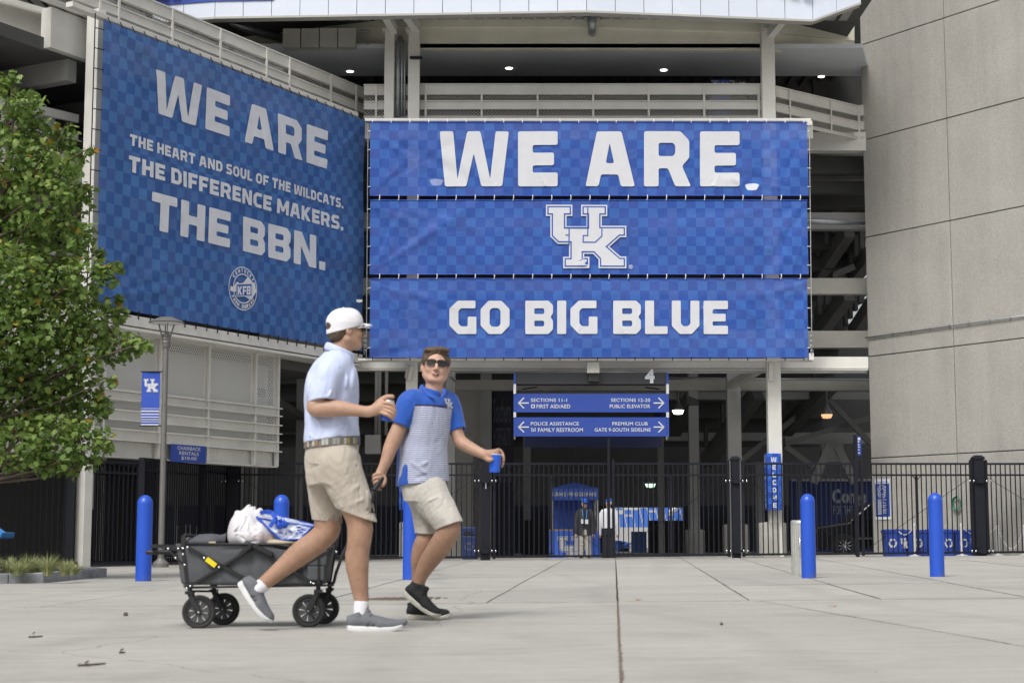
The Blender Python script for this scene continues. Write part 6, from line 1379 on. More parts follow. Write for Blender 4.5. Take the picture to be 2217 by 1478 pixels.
mat('hair_brown', (.095, .062, .036), .55, 0, .45, 60, .8, 120, stretch=(1, 1, .3)); mat('hair_grey', (.45, .44, .42), .6, 0, .2, 60); mat('cap_white', (.74, .73, .76), .8, 0, .03, 30, .1, 300)
mat('khaki', (.44, .39, .325), .85, 0, .05, 12, .15, 400, sheen=.2); mat('pale_khaki', (.52, .49, .44), .85, 0, .05, 12, .15, 400, sheen=.2)
mat('cup_blue', (.02, .11, .62), .3); mat('cup_rim', (.75, .75, .78), .4); mat('koozie', (.02, .07, .38), .7); mat('can_silver', (.7, .7, .72), .3, .8)
mat('sock_white', (.72, .72, .76), .85, 0, .05, 40, .2, 300); mat('shoe_grey', (.135, .14, .155), .8, 0, .15, 60, .3, 350); mat('shoe_grey_light', (.26, .265, .29), .6); mat('shoe_stripe', (.06, .062, .07), .6); mat('shoe_black', (.012, .012, .014), .75, 0, .2, 50, .3, 300); mat('sole_white', (.66, .66, .66), .6, 0, .05, 20); mat('sole_worn', (.52, .50, .44), .7, 0, .15, 20)
mat('lace_grey', (.2, .2, .22), .8); mat('polo_blue', (.012, .085, .42), .8, 0, .06, 10, .15, 300, sheen=.2)
def stripe_mat(name, ca, cb, per, duty, axis_tilt=0):
    m = mat(name, ca, .85, 0, 0, bump=.12, bscale=300, sheen=.15); n, l = m.node_tree.nodes, m.node_tree.links; b = n['Principled BSDF']
    tc = [x for x in n if x.type == 'TEX_COORD'][0]; nz = n.new('ShaderNodeTexNoise'); nz.inputs['Scale'].default_value = 5; l.new(tc.outputs['Object'], nz.inputs[0])
    sp = n.new('ShaderNodeSeparateXYZ'); l.new(tc.outputs['Object'], sp.inputs[0])
    a = n.new('ShaderNodeMath'); a.operation = 'MULTIPLY_ADD'; a.inputs[1].default_value = .03; l.new(nz.outputs[0], a.inputs[0]); l.new(sp.outputs[2], a.inputs[2])
    d = n.new('ShaderNodeMath'); d.operation = 'DIVIDE'; d.inputs[1].default_value = per; l.new(a.outputs[0], d.inputs[0]); f = n.new('ShaderNodeMath'); f.operation = 'FRACT'; l.new(d.outputs[0], f.inputs[0])
    g = n.new('ShaderNodeMath'); g.operation = 'LESS_THAN'; g.inputs[1].default_value = duty; l.new(f.outputs[0], g.inputs[0])
    mx = n.new('ShaderNodeMix'); mx.data_type = 'RGBA'; mx.inputs[6].default_value = (*ca, 1); mx.inputs[7].default_value = (*cb, 1); l.new(g.outputs[0], mx.inputs[0]); l.new(mx.outputs[2], b.inputs['Base Color'])
stripe_mat('polo_pale', (.60, .64, .80), (.44, .53, .80), .011, .45)
stripe_mat('polo_stripe', (.50, .54, .66), (.20, .20, .33), .0135, .36)
mat('belt_canvas', (.16, .15, .13), .8); mat('belt_yellow', (.34, .27, .09), .7); mat('belt_orange', (.28, .17, .10), .7)
def rumple(name, sc_, strength, dist=.03):
    m = M[name]; n, l = m.node_tree.nodes, m.node_tree.links; b = n['Principled BSDF']; tc = [x for x in n if x.type == 'TEX_COORD'][0]
    mp = n.new('ShaderNodeMapping'); mp.inputs['Rotation'].default_value = (.3, .5, .6); mp.inputs['Scale'].default_value = (1, 1, .45); l.new(tc.outputs['Object'], mp.inputs[0])
    nz = n.new('ShaderNodeTexNoise'); nz.inputs['Scale'].default_value = sc_; nz.inputs['Detail'].default_value = 3; nz.inputs['Distortion'].default_value = 1.8; l.new(mp.outputs[0], nz.inputs[0])
    bp = n.new('ShaderNodeBump'); bp.inputs['Strength'].default_value = strength; bp.inputs['Distance'].default_value = dist; l.new(nz.outputs[0], bp.inputs['Height'])
    if b.inputs['Normal'].links: l.new(b.inputs['Normal'].links[0].from_socket, bp.inputs['Normal'])
    l.new(bp.outputs[0], b.inputs['Normal'])
for a_ in (('polo_pale', 7, .55), ('polo_stripe', 7, .5), ('polo_blue', 7, .5), ('khaki', 8, .6), ('pale_khaki', 8, .6)): rumple(*a_)
# ------------------------------------------------------------------ head
def add_head(sc, c, R, k=1.0, thin=1.0, wx=1.0):
    """face looks along R@+y, up R@+z; c = centre of the head"""
    P = lambda x, y, z: Vector(c)+R @ Vector((x*k*wx, y*k, z*k))
    sc.ell(P(0, -.010, .036), (.075*k*wx, .096*k, .084*k), R, .01)
    sc.ell(P(0, .028, -.022), (.061*k*thin*wx, .066*k, .088*k), R, .03)
    for s_ in (1, -1):
        sc.chain([(P(.050*s_*thin, -.002, -.048), .027*k), (P(.024*s_*thin, .066, -.088), .019*k)], .025)
        sc.ell(P(.040*s_, .066, -.018), (.022*k, .018*k, .022*k), R, .02)
        sc.ell(P(.032*s_, .098, .016), (.017*k, .014*k, .013*k), R, .010, 's')
        sc.ell(P(.032*s_, .078, .014), (.015*k, .013*k, .012*k), R, .004)
        sc.chain([(P(.014*s_, .092, .034), .009*k), (P(.048*s_, .080, .033), .008*k)], .012)
        sc.ell(P(.079*s_, -.006, .0), (.012*k, .019*k, .032*k), R, .008)
        sc.ell(P(.084*s_, .000, .004), (.006*k, .010*k, .018*k), R, .006, 's')
        sc.ell(P(.012*s_, .103, -.030), (.009*k, .010*k, .008*k), R, .006)
    sc.ell(P(0, .077, -.092), (.022*k*thin, .016*k, .016*k), R, .02)
    sc.chain([(P(0, .090, .028), .008*k), (P(0, .104, .0), .009*k), (P(0, .115, -.024), .0115*k)], .012)
    sc.chain([(P(-.020, .088, -.056), .006*k), (P(0, .097, -.053), .0075*k), (P(.020, .088, -.056), .006*k)], .006)
    sc.chain([(P(-.016, .087, -.070), .006*k), (P(0, .094, -.072), .0085*k), (P(.016, .087, -.070), .006*k)], .006)
    sc.chain([(P(-.014, .099, -.0625), .0035*k), (P(.014, .099, -.0625), .0035*k)], .004, 's')
    return P
def lips_fn(P, R, base):
    Rt = np.array(R.transposed()); o = np.array(P(0, 0, 0)[:])
    return (Rt, o)
def face_index(C, P, R, lipm, k=1.0):
    Rt = np.array(R.transposed()); q = (C-np.array(P(0, 0, 0)[:])) @ Rt.T/k
    return (np.abs(q[:, 0]) < .022) & (q[:, 1] > .080) & (q[:, 2] < -.052) & (q[:, 2] > -.079) & (q[:, 0]**2/.022**2+(q[:, 2]+.064)**2/.0145**2 < 1)
# ------------------------------------------------------------------ shoes
def shoe(parent, heel, pitch, yaw, L, up_m, sole_m, bend=0, roll=0, label=None, high=False, stripes=True):
    """heel: world point under the heel; pitch raises the heel (radians); local x forward, z up"""
    R = Matrix.Rotation(yaw, 3, 'Z') @ Matrix.Rotation(pitch, 3, 'Y') @ Matrix.Rotation(roll, 3, 'X')
    def Q(x, y, z):
        t = x/L; z2 = z+.022*max(0, (t-.70)/.30)**2+.006*max(0, (.12-t)/.12)**2
        if bend: z2 += bend*(t-.0)**2*L; 
        return Vector(heel)+R @ Vector((x, y, z2))
    sh = None; W = lambda t: .5*(.062+.034*math.sin(min(1, max(0, (t-.18)/.8))*math.pi*.85)) if t > .18 else .031
    q = MB(); N = 26; prof = []
    for i in range(N+1):
        t = i/N; x = t*L; w_ = W(t)*math.sqrt(max(.02, 1-((t-.5)/.5)**10)) if 0 < t < 1 else .006
        if t < .08: w_ = .031*math.sqrt(max(.03, 1-((.08-t)/.08)**2))
        if t > .86: w_ = W(t)*math.sqrt(max(.02, 1-((t-.86)/.14)**2))
        th = .034-.012*t; q.v += [tuple(Q(x, -w_*.93, 0)), tuple(Q(x, -w_*1.03, .008)), tuple(Q(x, -w_*1.03, th*.8)), tuple(Q(x, -w_*.9, th)), tuple(Q(x, w_*.9, th)), tuple(Q(x, w_*1.03, th*.8)), tuple(Q(x, w_*1.03, .008)), tuple(Q(x, w_*.93, 0))]
    for i in range(N):
        for j in range(8): q.f.append((i*8+j, i*8+(j+1) % 8, (i+1)*8+(j+1) % 8, (i+1)*8+j)); q.mi.append(0)
    q.f += [tuple(range(8)), tuple(range(N*8, N*8+8))]; q.mi += [0, 0]
    pts = [Q(x, y, z) for x in (0, L) for y in (-.06, .06) for z in (-.01, .17)]; lo = [min(p[i] for p in pts)-.02 for i in range(3)]; hi = [max(p[i] for p in pts)+.02 for i in range(3)]
    S = Sculpt(lo, hi, .004)
    def st(x, z, rz, ry): return (Q(x, 0, z), rz, ry)
    ydir = R @ Vector((0, 1, 0))
    secs = [(.022, .052, .030), (.055, .060, .036), (.10, .058, .040), (.15, .050, .040), (.20, .042, .034), (.25, .034, .027), (L-.034, .030, .020)]
    S.chain([(Q(a*L/.29, 0, z), r) for a, z, r in secs], .02, flat=(ydir, .92))
    for s_ in (-1, 1): S.chain([(Q(.17*L/.29, s_*.020, .036), .028), (Q(.25*L/.29, s_*.014, .030), .020)], .02)
    top = .118 if high else .100
    S.chain([(Q(.045*L/.29, 0, .06), .034), (Q(.058*L/.29, 0, top), .037)], .015); S.chain([(Q(.10*L/.29, 0, .06), .034), (Q(.098*L/.29, 0, top+.006), .026)], .02)
    S.chain([(Q(.010, 0, .07), .010), (Q(.004, 0, top+.012), .007)], .012)
    S.cut(Q(.05, 0, .020), -(R @ Vector((0, 0, 1)))); S.cut(Q(.07, 0, top+.012), (R @ Vector((-.35, 0, 1))))
    o = sculpt_obj('shoe', S, up_m, parent, matfn=None, smooth_it=1, label=label)
    obj('sole', q, sole_m, o, smooth='auto')
    q = MB()
    for i in range(5):
        x = (.108+.019*i)*L/.29; z = .098-.0115*i; q.tube([Q(x-.006, -.026, z-.014), Q(x, 0, z+.006), Q(x-.006, .026, z-.014)], .0028, 5)
    q.tube([Q(.10*L/.29, -.012, .104), Q(.125*L/.29, -.03, .10), Q(.115*L/.29, -.036, .085)], .0025, 5); q.tube([Q(.10*L/.29, .012, .104), Q(.125*L/.29, .03, .10), Q(.112*L/.29, .036, .085)], .0025, 5)
    obj('laces', q, 'lace_grey' if up_m != 'shoe_black' else 'shoe_black', o, smooth=True)
    if stripes:
        q = MB()
        for k_ in range(3):
            x = (.110+.030*k_)*L/.29
            for s_ in (-1, 1): yy = s_*(.0445-.0015*k_); q.tube([Q(x+.020, yy*.78, .072-.006*k_), Q(x, yy, .045), Q(x-.012, yy, .034)], .0042, 6)
        obj('stripes', q, 'shoe_stripe', o, smooth=True)
    return R
# ================================================================== man in the white cap
Y1 = 9.82
def mk(Y0):
    K = lambda px, py, dy=0: at(px, py, Y0+dy); r = lambda p: p*Y0/F
    return K, r
K, r_ = mk(Y1)
base = K(775, 1357); base.z = gz(base.x)
p1 = thing('person', base, 'man in white cap, pale striped polo and khaki shorts walking right, holding a can', 'person')
lo = (K(500, 1100).x, Y1-.36, -.02); hi = (K(885, 1100).x, Y1+.42, K(750, 655).z)
S = Sculpt(lo, hi, .0046)
# near (right) leg and far (left) leg
nl = [(735, 1010, -.09, 34), (765, 1085, -.095, 32), (777, 1128, -.09, 27), (779, 1156, -.09, 26.5), (775.5, 1189, -.085, 24.5), (774, 1216, -.08, 24.5), (776, 1250, -.075, 21), (780, 1280, -.07, 17.5), (783, 1303, -.07, 15.5), (782, 1326, -.07, 15)]
fl = [(708, 1010, .09, 34), (708, 1085, .09, 32), (709, 1128, .085, 29), (707, 1150, .085, 27.5), (683, 1174, .09, 26.5), (652, 1196, .09, 26), (612, 1229, .09, 20), (578, 1257, .09, 16), (556, 1276, .09, 14.5)]
for L in (nl, fl): S.chain([(K(a, b, c), r_(d)) for a, b, c, d in L], .02)
S.ell(K(790, 1142, -.09), (r_(15), r_(14), r_(17)), None, .02); S.chain([(K(765, 1200, -.08), r_(16)), (K(768, 1228, -.08), r_(17))], .02)
# torso core, neck, far arm
S.loft([(K(0, 1010).z, K(718, 1010).x, Y1, .12, .16), (K(0, 900).z, K(716, 900).x, Y1, .115, .15), (K(0, 820).z, K(716, 820).x, Y1, .12, .19), (K(0, 790).z, K(722, 790).x, Y1, .08, .15)], 0, .02)
S.chain([(K(724, 790), .07), (K(735, 765), .062), (K(744, 738), .058), (K(746, 715), .056)], .025)
S.chain([(K(715, 808, .17), .05), (K(712, 905, .2), .042), (K(722, 985, .17), .03), (K(726, 1005, .16), .03)], .02)
# near arm
S.chain([(K(712, 806, -.17), .056), (K(694, 850, -.19), .050), (K(684, 882, -.2), r_(17.5)), (K(700, 884, -.205), r_(18.5)), (K(735, 884, -.215), r_(17)), (K(770, 888, -.225), r_(13)), (K(797, 891, -.23), r_(10.6))], .02)
S.ell(K(678, 881, -.2), (r_(13), r_(13), r_(13)), None, .02)
# hand
hd = -.235
S.chain([(K(797, 891, hd), r_(10.5)), (K(812, 887, hd), r_(12.5)), (K(826, 880, hd), r_(13))], .015, flat=(Vector((0, 1, 0)), 1.45))
S.chain([(K(812, 880, hd+.01), r_(7.5)), (K(826, 866, hd+.015), r_(6.6)), (K(839, 859, hd+.01), r_(5.6)), (K(850, 858.5, hd), r_(4.6))], .008)
for (pts) in (((828, 872), (842, 872), (853, 879), (856, 887)), ((829, 879), (843, 882), (854, 889), (856, 896)), ((828, 886), (842, 890), (852, 897), (853, 903)), ((824, 892), (837, 897), (847, 903), (849, 907))):
    dys = (hd-.01, hd-.028, hd-.020, hd-.0); S.chain([(K(a, b, d), r_(rr)) for (a, b), d, rr in zip(pts, dys, (4.1, 3.9, 3.6, 3.1))], .002)
R1 = Matrix.Rotation(math.radians(-90+24), 3, 'Z') @ Matrix.Rotation(math.radians(2), 3, 'X')
hc = K(748, 717)
P = add_head(S, hc, R1, .99)
zt1 = K(0, 1000).z
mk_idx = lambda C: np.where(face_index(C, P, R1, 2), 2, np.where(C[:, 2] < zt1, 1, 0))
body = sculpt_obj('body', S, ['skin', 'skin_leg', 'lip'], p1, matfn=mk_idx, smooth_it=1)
# eyes glasses: dark sunglasses seen at the edge of the face
def glasses(P, R, parent, k=1.0):
    q = MB()
    for s_ in (1, -1):
        vs = []; c = (s_*.0335, .103, .014)
        for i in range(16):
            a = 2*math.pi*i/16; x = .0285*math.copysign(abs(math.cos(a))**.6, math.cos(a)); z = .0195*math.copysign(abs(math.sin(a))**.6, math.sin(a)); vs.append(P(c[0]+x, c[1]-abs(x*s_+.0)*.0-max(0, (x*s_))*.30, c[2]+z))
        n = len(vs); d = R @ Vector((0, -.004, 0)); q.add(vs+[v+d for v in vs], [tuple(range(n)), tuple(range(2*n-1, n-1, -1))]+[(i, (i+1) % n, n+(i+1) % n, n+i) for i in range(n)])
    gl = obj('sunglasses', q, 'glass_dark', parent)
    q = MB(); q.tube([P(-.008, .106, .020), P(0, .108, .022), P(.008, .106, .020)], .0022, 5)
    q.bar(P(-.066, .094, .0300), P(-.004, .107, .0300), .009, .008); q.bar(P(.004, .107, .0300), P(.066, .094, .0300), .009, .008); q.bar(P(-.006, .108, .020), P(.006, .108, .020), .008, .006)
    for s_ in (1, -1): q.tube([P(.065*s_, .093, .026), P(.078*s_, .05, .02), P(.080*s_, -.002, .018), P(.079*s_, -.018, .006)], .003, 5)
    obj('frame', q, 'black_plastic', gl); return gl
mat('glass_dark', (.008, .008, .01), .12, spec=.6)
glasses(P, R1, p1)
# hair below the cap
S = Sculpt([hc[i]-.13 for i in range(3)], [hc[i]+.14 for i in range(3)], .004)
S.ell(P(0, -.014, .03), (.081, .098, .088), R1); S.ell(P(0, -.055, -.02), (.066, .050, .052), R1, .02); S.noise(.0012, 260, 3)
S.cut(P(0, .018, -.01), R1 @ Vector((0, 1, .15))); S.cut(P(0, 0, -.060), R1 @ Vector((0, .5, -1))); S.ell(P(.08, .006, -.005), (.02, .022, .03), R1, .004, 's'); S.ell(P(-.08, .006, -.005), (.02, .022, .03), R1, .004, 's')
sculpt_obj('hair', S, 'hair_brown', p1, smooth_it=0)
# cap: dome, brim, back opening, strap
S = Sculpt([hc[i]-.16 for i in range(3)], [hc[i]+.20 for i in range(3)], .004)
ya = math.atan2((R1 @ Vector((0, 1, 0))).y, (R1 @ Vector((0, 1, 0))).x); cc_ = P(0, -.008, 0)
def dome(g_, op, k): 
    S.ell(P(0, -.008, .046), (.089-g_, .108-g_, .092-g_), R1, k, op); S.loft([(hc.z-.05, cc_.x, cc_.y, .104-g_, .084-g_), (hc.z+.0, cc_.x, cc_.y, .107-g_, .088-g_), (hc.z+.05, cc_.x, cc_.y, .108-g_, .089-g_)], ya, k, op)
dome(0, 'u', .006); S.ell(P(0, .035, .060), (.076, .066, .074), R1, .02); S.cut(P(0, 0, .008), R1 @ Vector((0, .24, -1))); dome(.007, 's', .003)
S.ell(P(0, -.115, .028), (.040, .05, .020), R1, .004, 's')
for k_ in range(6):
    a = math.pi/3*k_; S.crease(P(0, -.01, .136), P(.086*math.sin(a), -.01+.105*math.cos(a), .05), -.0016, .004)
S.chain([(P(0, -.01, .136), .007), (P(0, -.01, .138), .006)], .004)
cap = sculpt_obj('cap', S, 'cap_white', p1, smooth_it=1)
q = MB(); NB = 14
for j in range(5):
    t = j/4
    for i in range(NB+1):
        a = math.pi*(i/NB-.5)*.80; rr = 1+t*.80*math.cos(a)**.6; x = .086*math.sin(a)*(1-.05*t); y = .02+.082*math.cos(a)*rr*1.0; z = .050-.002*t-.42*x*x/.086-.008*t*t; q.v.append(tuple(P(x, y, z)))
for j in range(4):
    for i in range(NB): a = j*(NB+1)+i; q.f.append((a, a+1, a+NB+2, a+NB+1)); q.mi.append(0)
br = obj('brim', q, 'cap_white', cap, smooth=True, fix=False); m_ = br.modifiers.new('t', 'SOLIDIFY'); m_.thickness = .008
# two hem planes: cut below each leg's hem with thick discs
def hemcut(S, c, nrm, rad):
    c = np.array(c[:]); n = np.array(Vector(nrm).normalized()[:])
    def fn(X, Y, Z):
        px, py, pz = X-c[0], Y-c[1], Z-c[2]; h = px*n[0]+py*n[1]+pz*n[2]; return np.maximum(np.sqrt(np.maximum(px*px+py*py+pz*pz-h*h, 0))-rad, np.maximum(-h, h-.2))
    S.put(fn, c-rad-.1, c+rad+.1, .002, 's')
# polo shirt
zz = lambda y: K(0, y).z
sec1 = [(964, 719, 58.5, .182), (950, 719, 59, .184), (920, 718, 56, .178), (890, 717, 55, .176), (860, 717.5, 54.5, .182), (830, 717, 52, .190), (808, 719, 49, .192), (790, 722, 44, .178), (776, 728, 36, .135), (765, 733, 28, .085)]
lo = (K(640, 1000).x, Y1-.33, zz(990)); hi = (K(800, 1000).x, Y1+.30, zz(725))
S = Sculpt(lo, hi, .005)
S.loft([(zz(y), K(c, y).x, Y1, r_(w_)+.004, wy) for y, c, w_, wy in sec1], 0, .03, power=2.3)
S.chain([(K(726, 788, -.10), .068), (K(714, 806, -.165), .076), (K(703, 842, -.185), .078), (K(696, 880, -.195), .078)], .035)
S.chain([(K(726, 788, .10), .068), (K(716, 806, .16), .07), (K(716, 860, .18), .066)], .03)
S.ell(K(674, 842, -.06), (.022, .12, .075), None, .05); S.ell(K(764, 834, -.02), (.025, .12, .08), None, .05)
# creases
for (a, b, c, d, dy, am, w_) in ((765, 905, 700, 950, -.17, .008, .014), (772, 925, 715, 958, -.17, -.007, .012), (755, 800, 742, 900, -.17, .006, .014), (690, 800, 672, 870, -.22, -.006, .012), (735, 820, 705, 868, -.26, .007, .010), (745, 830, 728, 872, -.24, -.007, .012), (664, 900, 675, 955, -.1, .006, .012), (668, 940, 700, 960, -.15, .008, .010), (768, 880, 745, 940, -.15, .007, .012), (700, 905, 690, 960, -.17, .006, .012), (778, 940, 740, 958, -.14, .008, .010), (700, 790, 740, 800, -.2, -.004, .01), (730, 850, 735, 940, -.19, -.006, .014)):
    S.crease(K(a, b, dy), K(c, d, dy), am*1.35, w_*.9)
S.noise(.0022, 38, 5, (1, 1, .5)); S.noise(.0009, 95, 7, (1, 1, .6))
S.chain([(K(697, 862, -.196), r_(20)), (K(694, 885, -.20), r_(23))], .004, 's')
hemcut(S, K(697, 868, -.215), (.12, -.25, -1), .078)
S.chain([(K(746, 750), .060), (K(742, 735), .075)], .006, 's')                          # neck opening
S.cut(K(719, 952), (.13, 0, -1))
hemn = (K(726, 863)-K(668, 873)); 
shirt = sculpt_obj('polo_shirt', S, 'polo_pale', p1, smooth_it=2)
# sleeve hem cut by a second sculpt of the collar
S = Sculpt((K(690, 0).x, Y1-.16, zz(800)), (K(785, 0).x, Y1+.16, zz(728)), .004)
ring_ = []
for i in range(25):
    a = 2*math.pi*i/24; ring_.append((K(735, 765)+Vector((.078*math.cos(a), .086*math.sin(a), -.034*math.cos(a)+.010)), .010))
S.chain(ring_, .01, flat=(Vector((.35, 0, 1)).normalized(), .42)); S.chain([(K(752, 770, -.05), .01), (K(764, 790, -.03), .010)], .012); S.chain([(K(758, 785, -.05), .006), (K(766, 815, -.05), .005)], .008)
sculpt_obj('collar', S, 'polo_pale', shirt, smooth_it=1)
# shorts
lo = (K(640, 1000).x, Y1-.26, zz(1150)); hi = (K(825, 1000).x, Y1+.28, zz(945)); S = Sculpt(lo, hi, .005)
S.loft([(zz(y), K(c, y).x, Y1, r_(w_), wy) for y, c, w_, wy in ((958, 719, 57, .17), (975, 719, 57.5, .178), (1000, 719, 60, .185), (1030, 722, 60, .19), (1050, 724, 58, .18))], 0, .03)
near = [(733, 1005, -.085, 49), (748, 1045, -.09, 44), (765, 1085, -.09, 40), (775, 1118, -.09, 36.5), (782, 1145, -.09, 37)]; far = [(706, 1005, .085, 46), (704, 1050, .09, 40), (706, 1090, .09, 35), (708, 1122, .09, 33), (709, 1145, .09, 33)]
S.chain([(K(a, b, c), r_(d)) for a, b, c, d in far], .03); S.chain([(K(a, b, c), r_(d)) for a, b, c, d in near], .02)
for (a, b, c, d, dy, am, w_) in ((790, 1040, 745, 1075, -.19, .007, .012), (798, 1075, 755, 1095, -.19, .006, .012), (745, 1010, 770, 1085, -.22, .006, .014), (668, 1040, 720, 1060, -.17, -.007, .012), (682, 1070, 735, 1115, -.17, -.008, .012), (676, 1090, 700, 1125, .0, .006, .012), (755, 985, 775, 1015, -.16, -.008, .007), (735, 1090, 742, 1125, -.18, .006, .01), (800, 1050, 792, 1105, -.15, .006, .01), (780, 1060, 775, 1105, -.21, -.006, .012), (672, 1000, 690, 1012, -.16, -.004, .006), (660, 1000, 680, 1080, -.1, .005, .015)):
    S.crease(K(a, b, dy), K(c, d, dy), am*1.35, w_*.9)
S.noise(.0020, 40, 8); S.noise(.0008, 90, 9)
for (c0, c1, n_, cc) in (((777, 1090, -.09), (784, 1165, -.09), (806-740, 1100-1127), (773, 1114)), ((708, 1095, .09), (709, 1165, .09), (1, -.16), (707, 1129))): S.chain([(K(*c0), r_(29)), (K(*c1), r_(34))], .004, 's')
hemcut(S, K(773, 1115, -.09), (-.35, .05, -1), .16); hemcut(S, K(707, 1129, .09), (-.12, 0, -1), .115)
S.cut(K(719, 955), (0, 0, 1)); sh1 = sculpt_obj('shorts', S, 'khaki', p1, smooth_it=2)
# pocket slits, button, belt
q = MB()
for i in range(5): pass
q.tube([K(668, 1003, -.145), K(685, 1005, -.172), K(702, 1004, -.185)], .0022, 5); obj('pocket_seam', q, 'belt_canvas', sh1)
q = MB(); n = 48; vs = []
for i in range(n):
    a = 2*math.pi*i/n; ca, sa = math.cos(a), math.sin(a); x, y = K(719, 955).x+(r_(57.5)+.008)*ca, Y1+.182*sa
    for z in (zz(968), zz(949)): vs.append((x, y, z+.012*ca))
q.add(vs, [(2*i, 2*((i+1) % n), 2*((i+1) % n)+1, 2*i+1) for i in range(n)]); belt = obj('belt', q, 'belt_canvas', p1, smooth=True)
rs = random.Random(3)
for i in range(27, 47):
    q = MB(); a = 2*math.pi*(i+.5)/n; da = .055
    pts = [(K(719, 955).x+(r_(57.5)+.011)*math.cos(a+s), Y1+.186*math.sin(a+s), z+.012*math.cos(a)) for s in (-da, da) for z in (zz(966), zz(953))]
    q.add([pts[0], pts[2], pts[3], pts[1]], [(0, 1, 2, 3)]); 
    if i % 3: obj('patch', q, rs.choice(['belt_yellow', 'belt_orange', 'steel_shade', 'grey_steel', 'steel_shade', 'grey_steel', 'sign_blue']), belt, fix=False)
# socks and shoes
for L, mtx in (((782, 1298, -.07, 16.5), (781, 1322, -.07, 17)), ((572, 1262, .09, 16.5), (551, 1280, .09, 17)),):
    pass
S = Sculpt((K(530, 0).x, Y1-.2, 0), (K(830, 0).x, Y1+.2, zz(1230)), .005)
S.chain([(K(783, 1300, -.07), r_(16.2)), (K(781, 1326, -.07), r_(15.5))], .01); S.cut(K(783, 1299, -.07), (.1, 0, 1)); 
sculpt_obj('sock', S, 'sock_white', p1, smooth_it=1)
S = Sculpt((K(520, 0).x, Y1-.05, 0), (K(620, 0).x, Y1+.25, zz(1220)), .005)
S.chain([(K(583, 1254, .09), r_(16.2)), (K(556, 1276, .09), r_(15.5))], .01); S.cut(K(574, 1261, .09), (.78, 0, .62)); sculpt_obj('sock', S, 'sock_white', p1, smooth_it=1)
h_ = K(751, 1357, -.08); h_.z = gz(h_.x)+.001; shoe(p1, h_, 0, math.radians(2), .325, 'shoe_grey', 'sole_white')
h2 = K(513, 1262, .09); shoe(p1, h2, math.radians(58), math.radians(0), .30, 'shoe_grey', 'sole_white', bend=.10)
# can in a blue sleeve (held: a thing of its own)
ct, cb = K(843, 866, -.215), K(838, 911, -.215); ax = (ct-cb).normalized(); Rq = Vector((0, 0, 1)).rotation_difference(ax).to_matrix(); Lc = (ct-cb).length
can = thing('drink_can', cb, 'silver can in a blue foam sleeve held by the man in the white cap', 'can')
q = MB().lathe([(.001, 0), (.032, 0), (.036, .006), (.036, Lc*.62), (.034, Lc*.63)], cb, 28, R=Rq, cap=False); obj('sleeve', q, 'koozie', can, smooth='auto')
q = MB().lathe([(.032, Lc*.55), (.032, Lc*.88), (.027, Lc*.97), (.027, Lc), (.024, Lc*.985), (.001, Lc*.985)], cb, 28, R=Rq, cap=False); obj('can_body', q, 'can_silver', can, smooth='auto')
# ================================================================== man in the blue polo
Y2 = 11.08; K, r_ = mk(Y2); zz = lambda y: K(0, y).z
base = K(925, 1337); base.z = gz(base.x)
p2 = thing('person', base, 'man in sunglasses and blue polo with striped chest pulling the wagon, blue cup in hand', 'person')
lo = (K(800, 1100).x, Y2-.42, -.02); hi = (K(1100, 1100).x, Y2+.34, K(900, 750).z); S = Sculpt(lo, hi, .0046)
nl = [(925, 1055, -.06, 30), (950, 1100, -.10, 29), (969, 1135, -.13, 26), (969, 1153, -.14, 24.5), (951, 1183, -.11, 23.5), (930, 1212, -.07, 20.5), (914, 1240, -.05, 15.5), (906, 1262, -.04, 13), (900, 1282, -.04, 13)]
fl = [(925, 1055, .08, 30), (924, 1110, .07, 27), (925, 1158, .06, 22), (918, 1178, .06, 22.5), (911, 1205, .08, 21.5), (908, 1240, .10, 17), (905, 1275, .10, 13), (902, 1305, .10, 13)]
for L in (nl, fl): S.chain([(K(a, b, c), r_(d)) for a, b, c, d in L], .02)
S.ell(K(978, 1144, -.14), (r_(15), r_(15), r_(16)), None, .02)
yw = math.radians(-42)
S.loft([(zz(1060), K(925, 0).x, Y2, .11, .15), (zz(950), K(925, 0).x, Y2, .105, .14), (zz(880), K(928, 0).x, Y2, .11, .165), (zz(862), K(932, 0).x, Y2, .075, .13)], yw, .02)
S.chain([(K(933, 872), .068), (K(938, 850, -.01), .060), (K(941, 825, -.01), .057), (K(942, 805), .056)], .02)
S.chain([(K(889, 868, -.11), .053), (K(872, 908, -.13), r_(15.5)), (K(858, 940, -.14), r_(16.5)), (K(846, 968, -.15), r_(15.5)), (K(837, 995, -.16), r_(12.8)), (K(828, 1016, -.165), r_(10.3))], .02)
S.chain([(K(828, 1016, -.165), r_(10.3)), (K(823, 1030, -.17), r_(13)), (K(820, 1040, -.17), r_(12))], .012, flat=(Vector((.6, -.8, 0)), 1.3))
for i, (a, b) in enumerate(((812, 1029), (812, 1037), (814, 1045), (817, 1052))):     # fingers wrapped round the handle
    S.chain([(K(824+i*.5, b-5, -.19), r_(3.9)), (K(a, b-2, -.200), r_(3.7)), (K(a-3, b+3, -.175), r_(3.5)), (K(a+6, b+7, -.155), r_(3.2))], .002)
S.chain([(K(828, 1026, -.17), r_(5.5)), (K(833, 1040, -.18), r_(5.0)), (K(828, 1051, -.19), r_(4.3))], .006)
S.chain([(K(972, 868, .11), .05), (K(983, 905, .10), r_(15)), (K(990, 940, .08), r_(14.5)), (K(1000, 958, .06), r_(14.5)), (K(1026, 973, .02), r_(12.5)), (K(1050, 984, -.02), r_(10))], .02)
S.chain([(K(1050, 984, -.02), r_(10)), (K(1062, 984, -.015), r_(11)), (K(1072, 981, -.005), r_(9.5))], .012, flat=(Vector((0, 1, 0)), 1.2))
cupc = (1072, 1002)
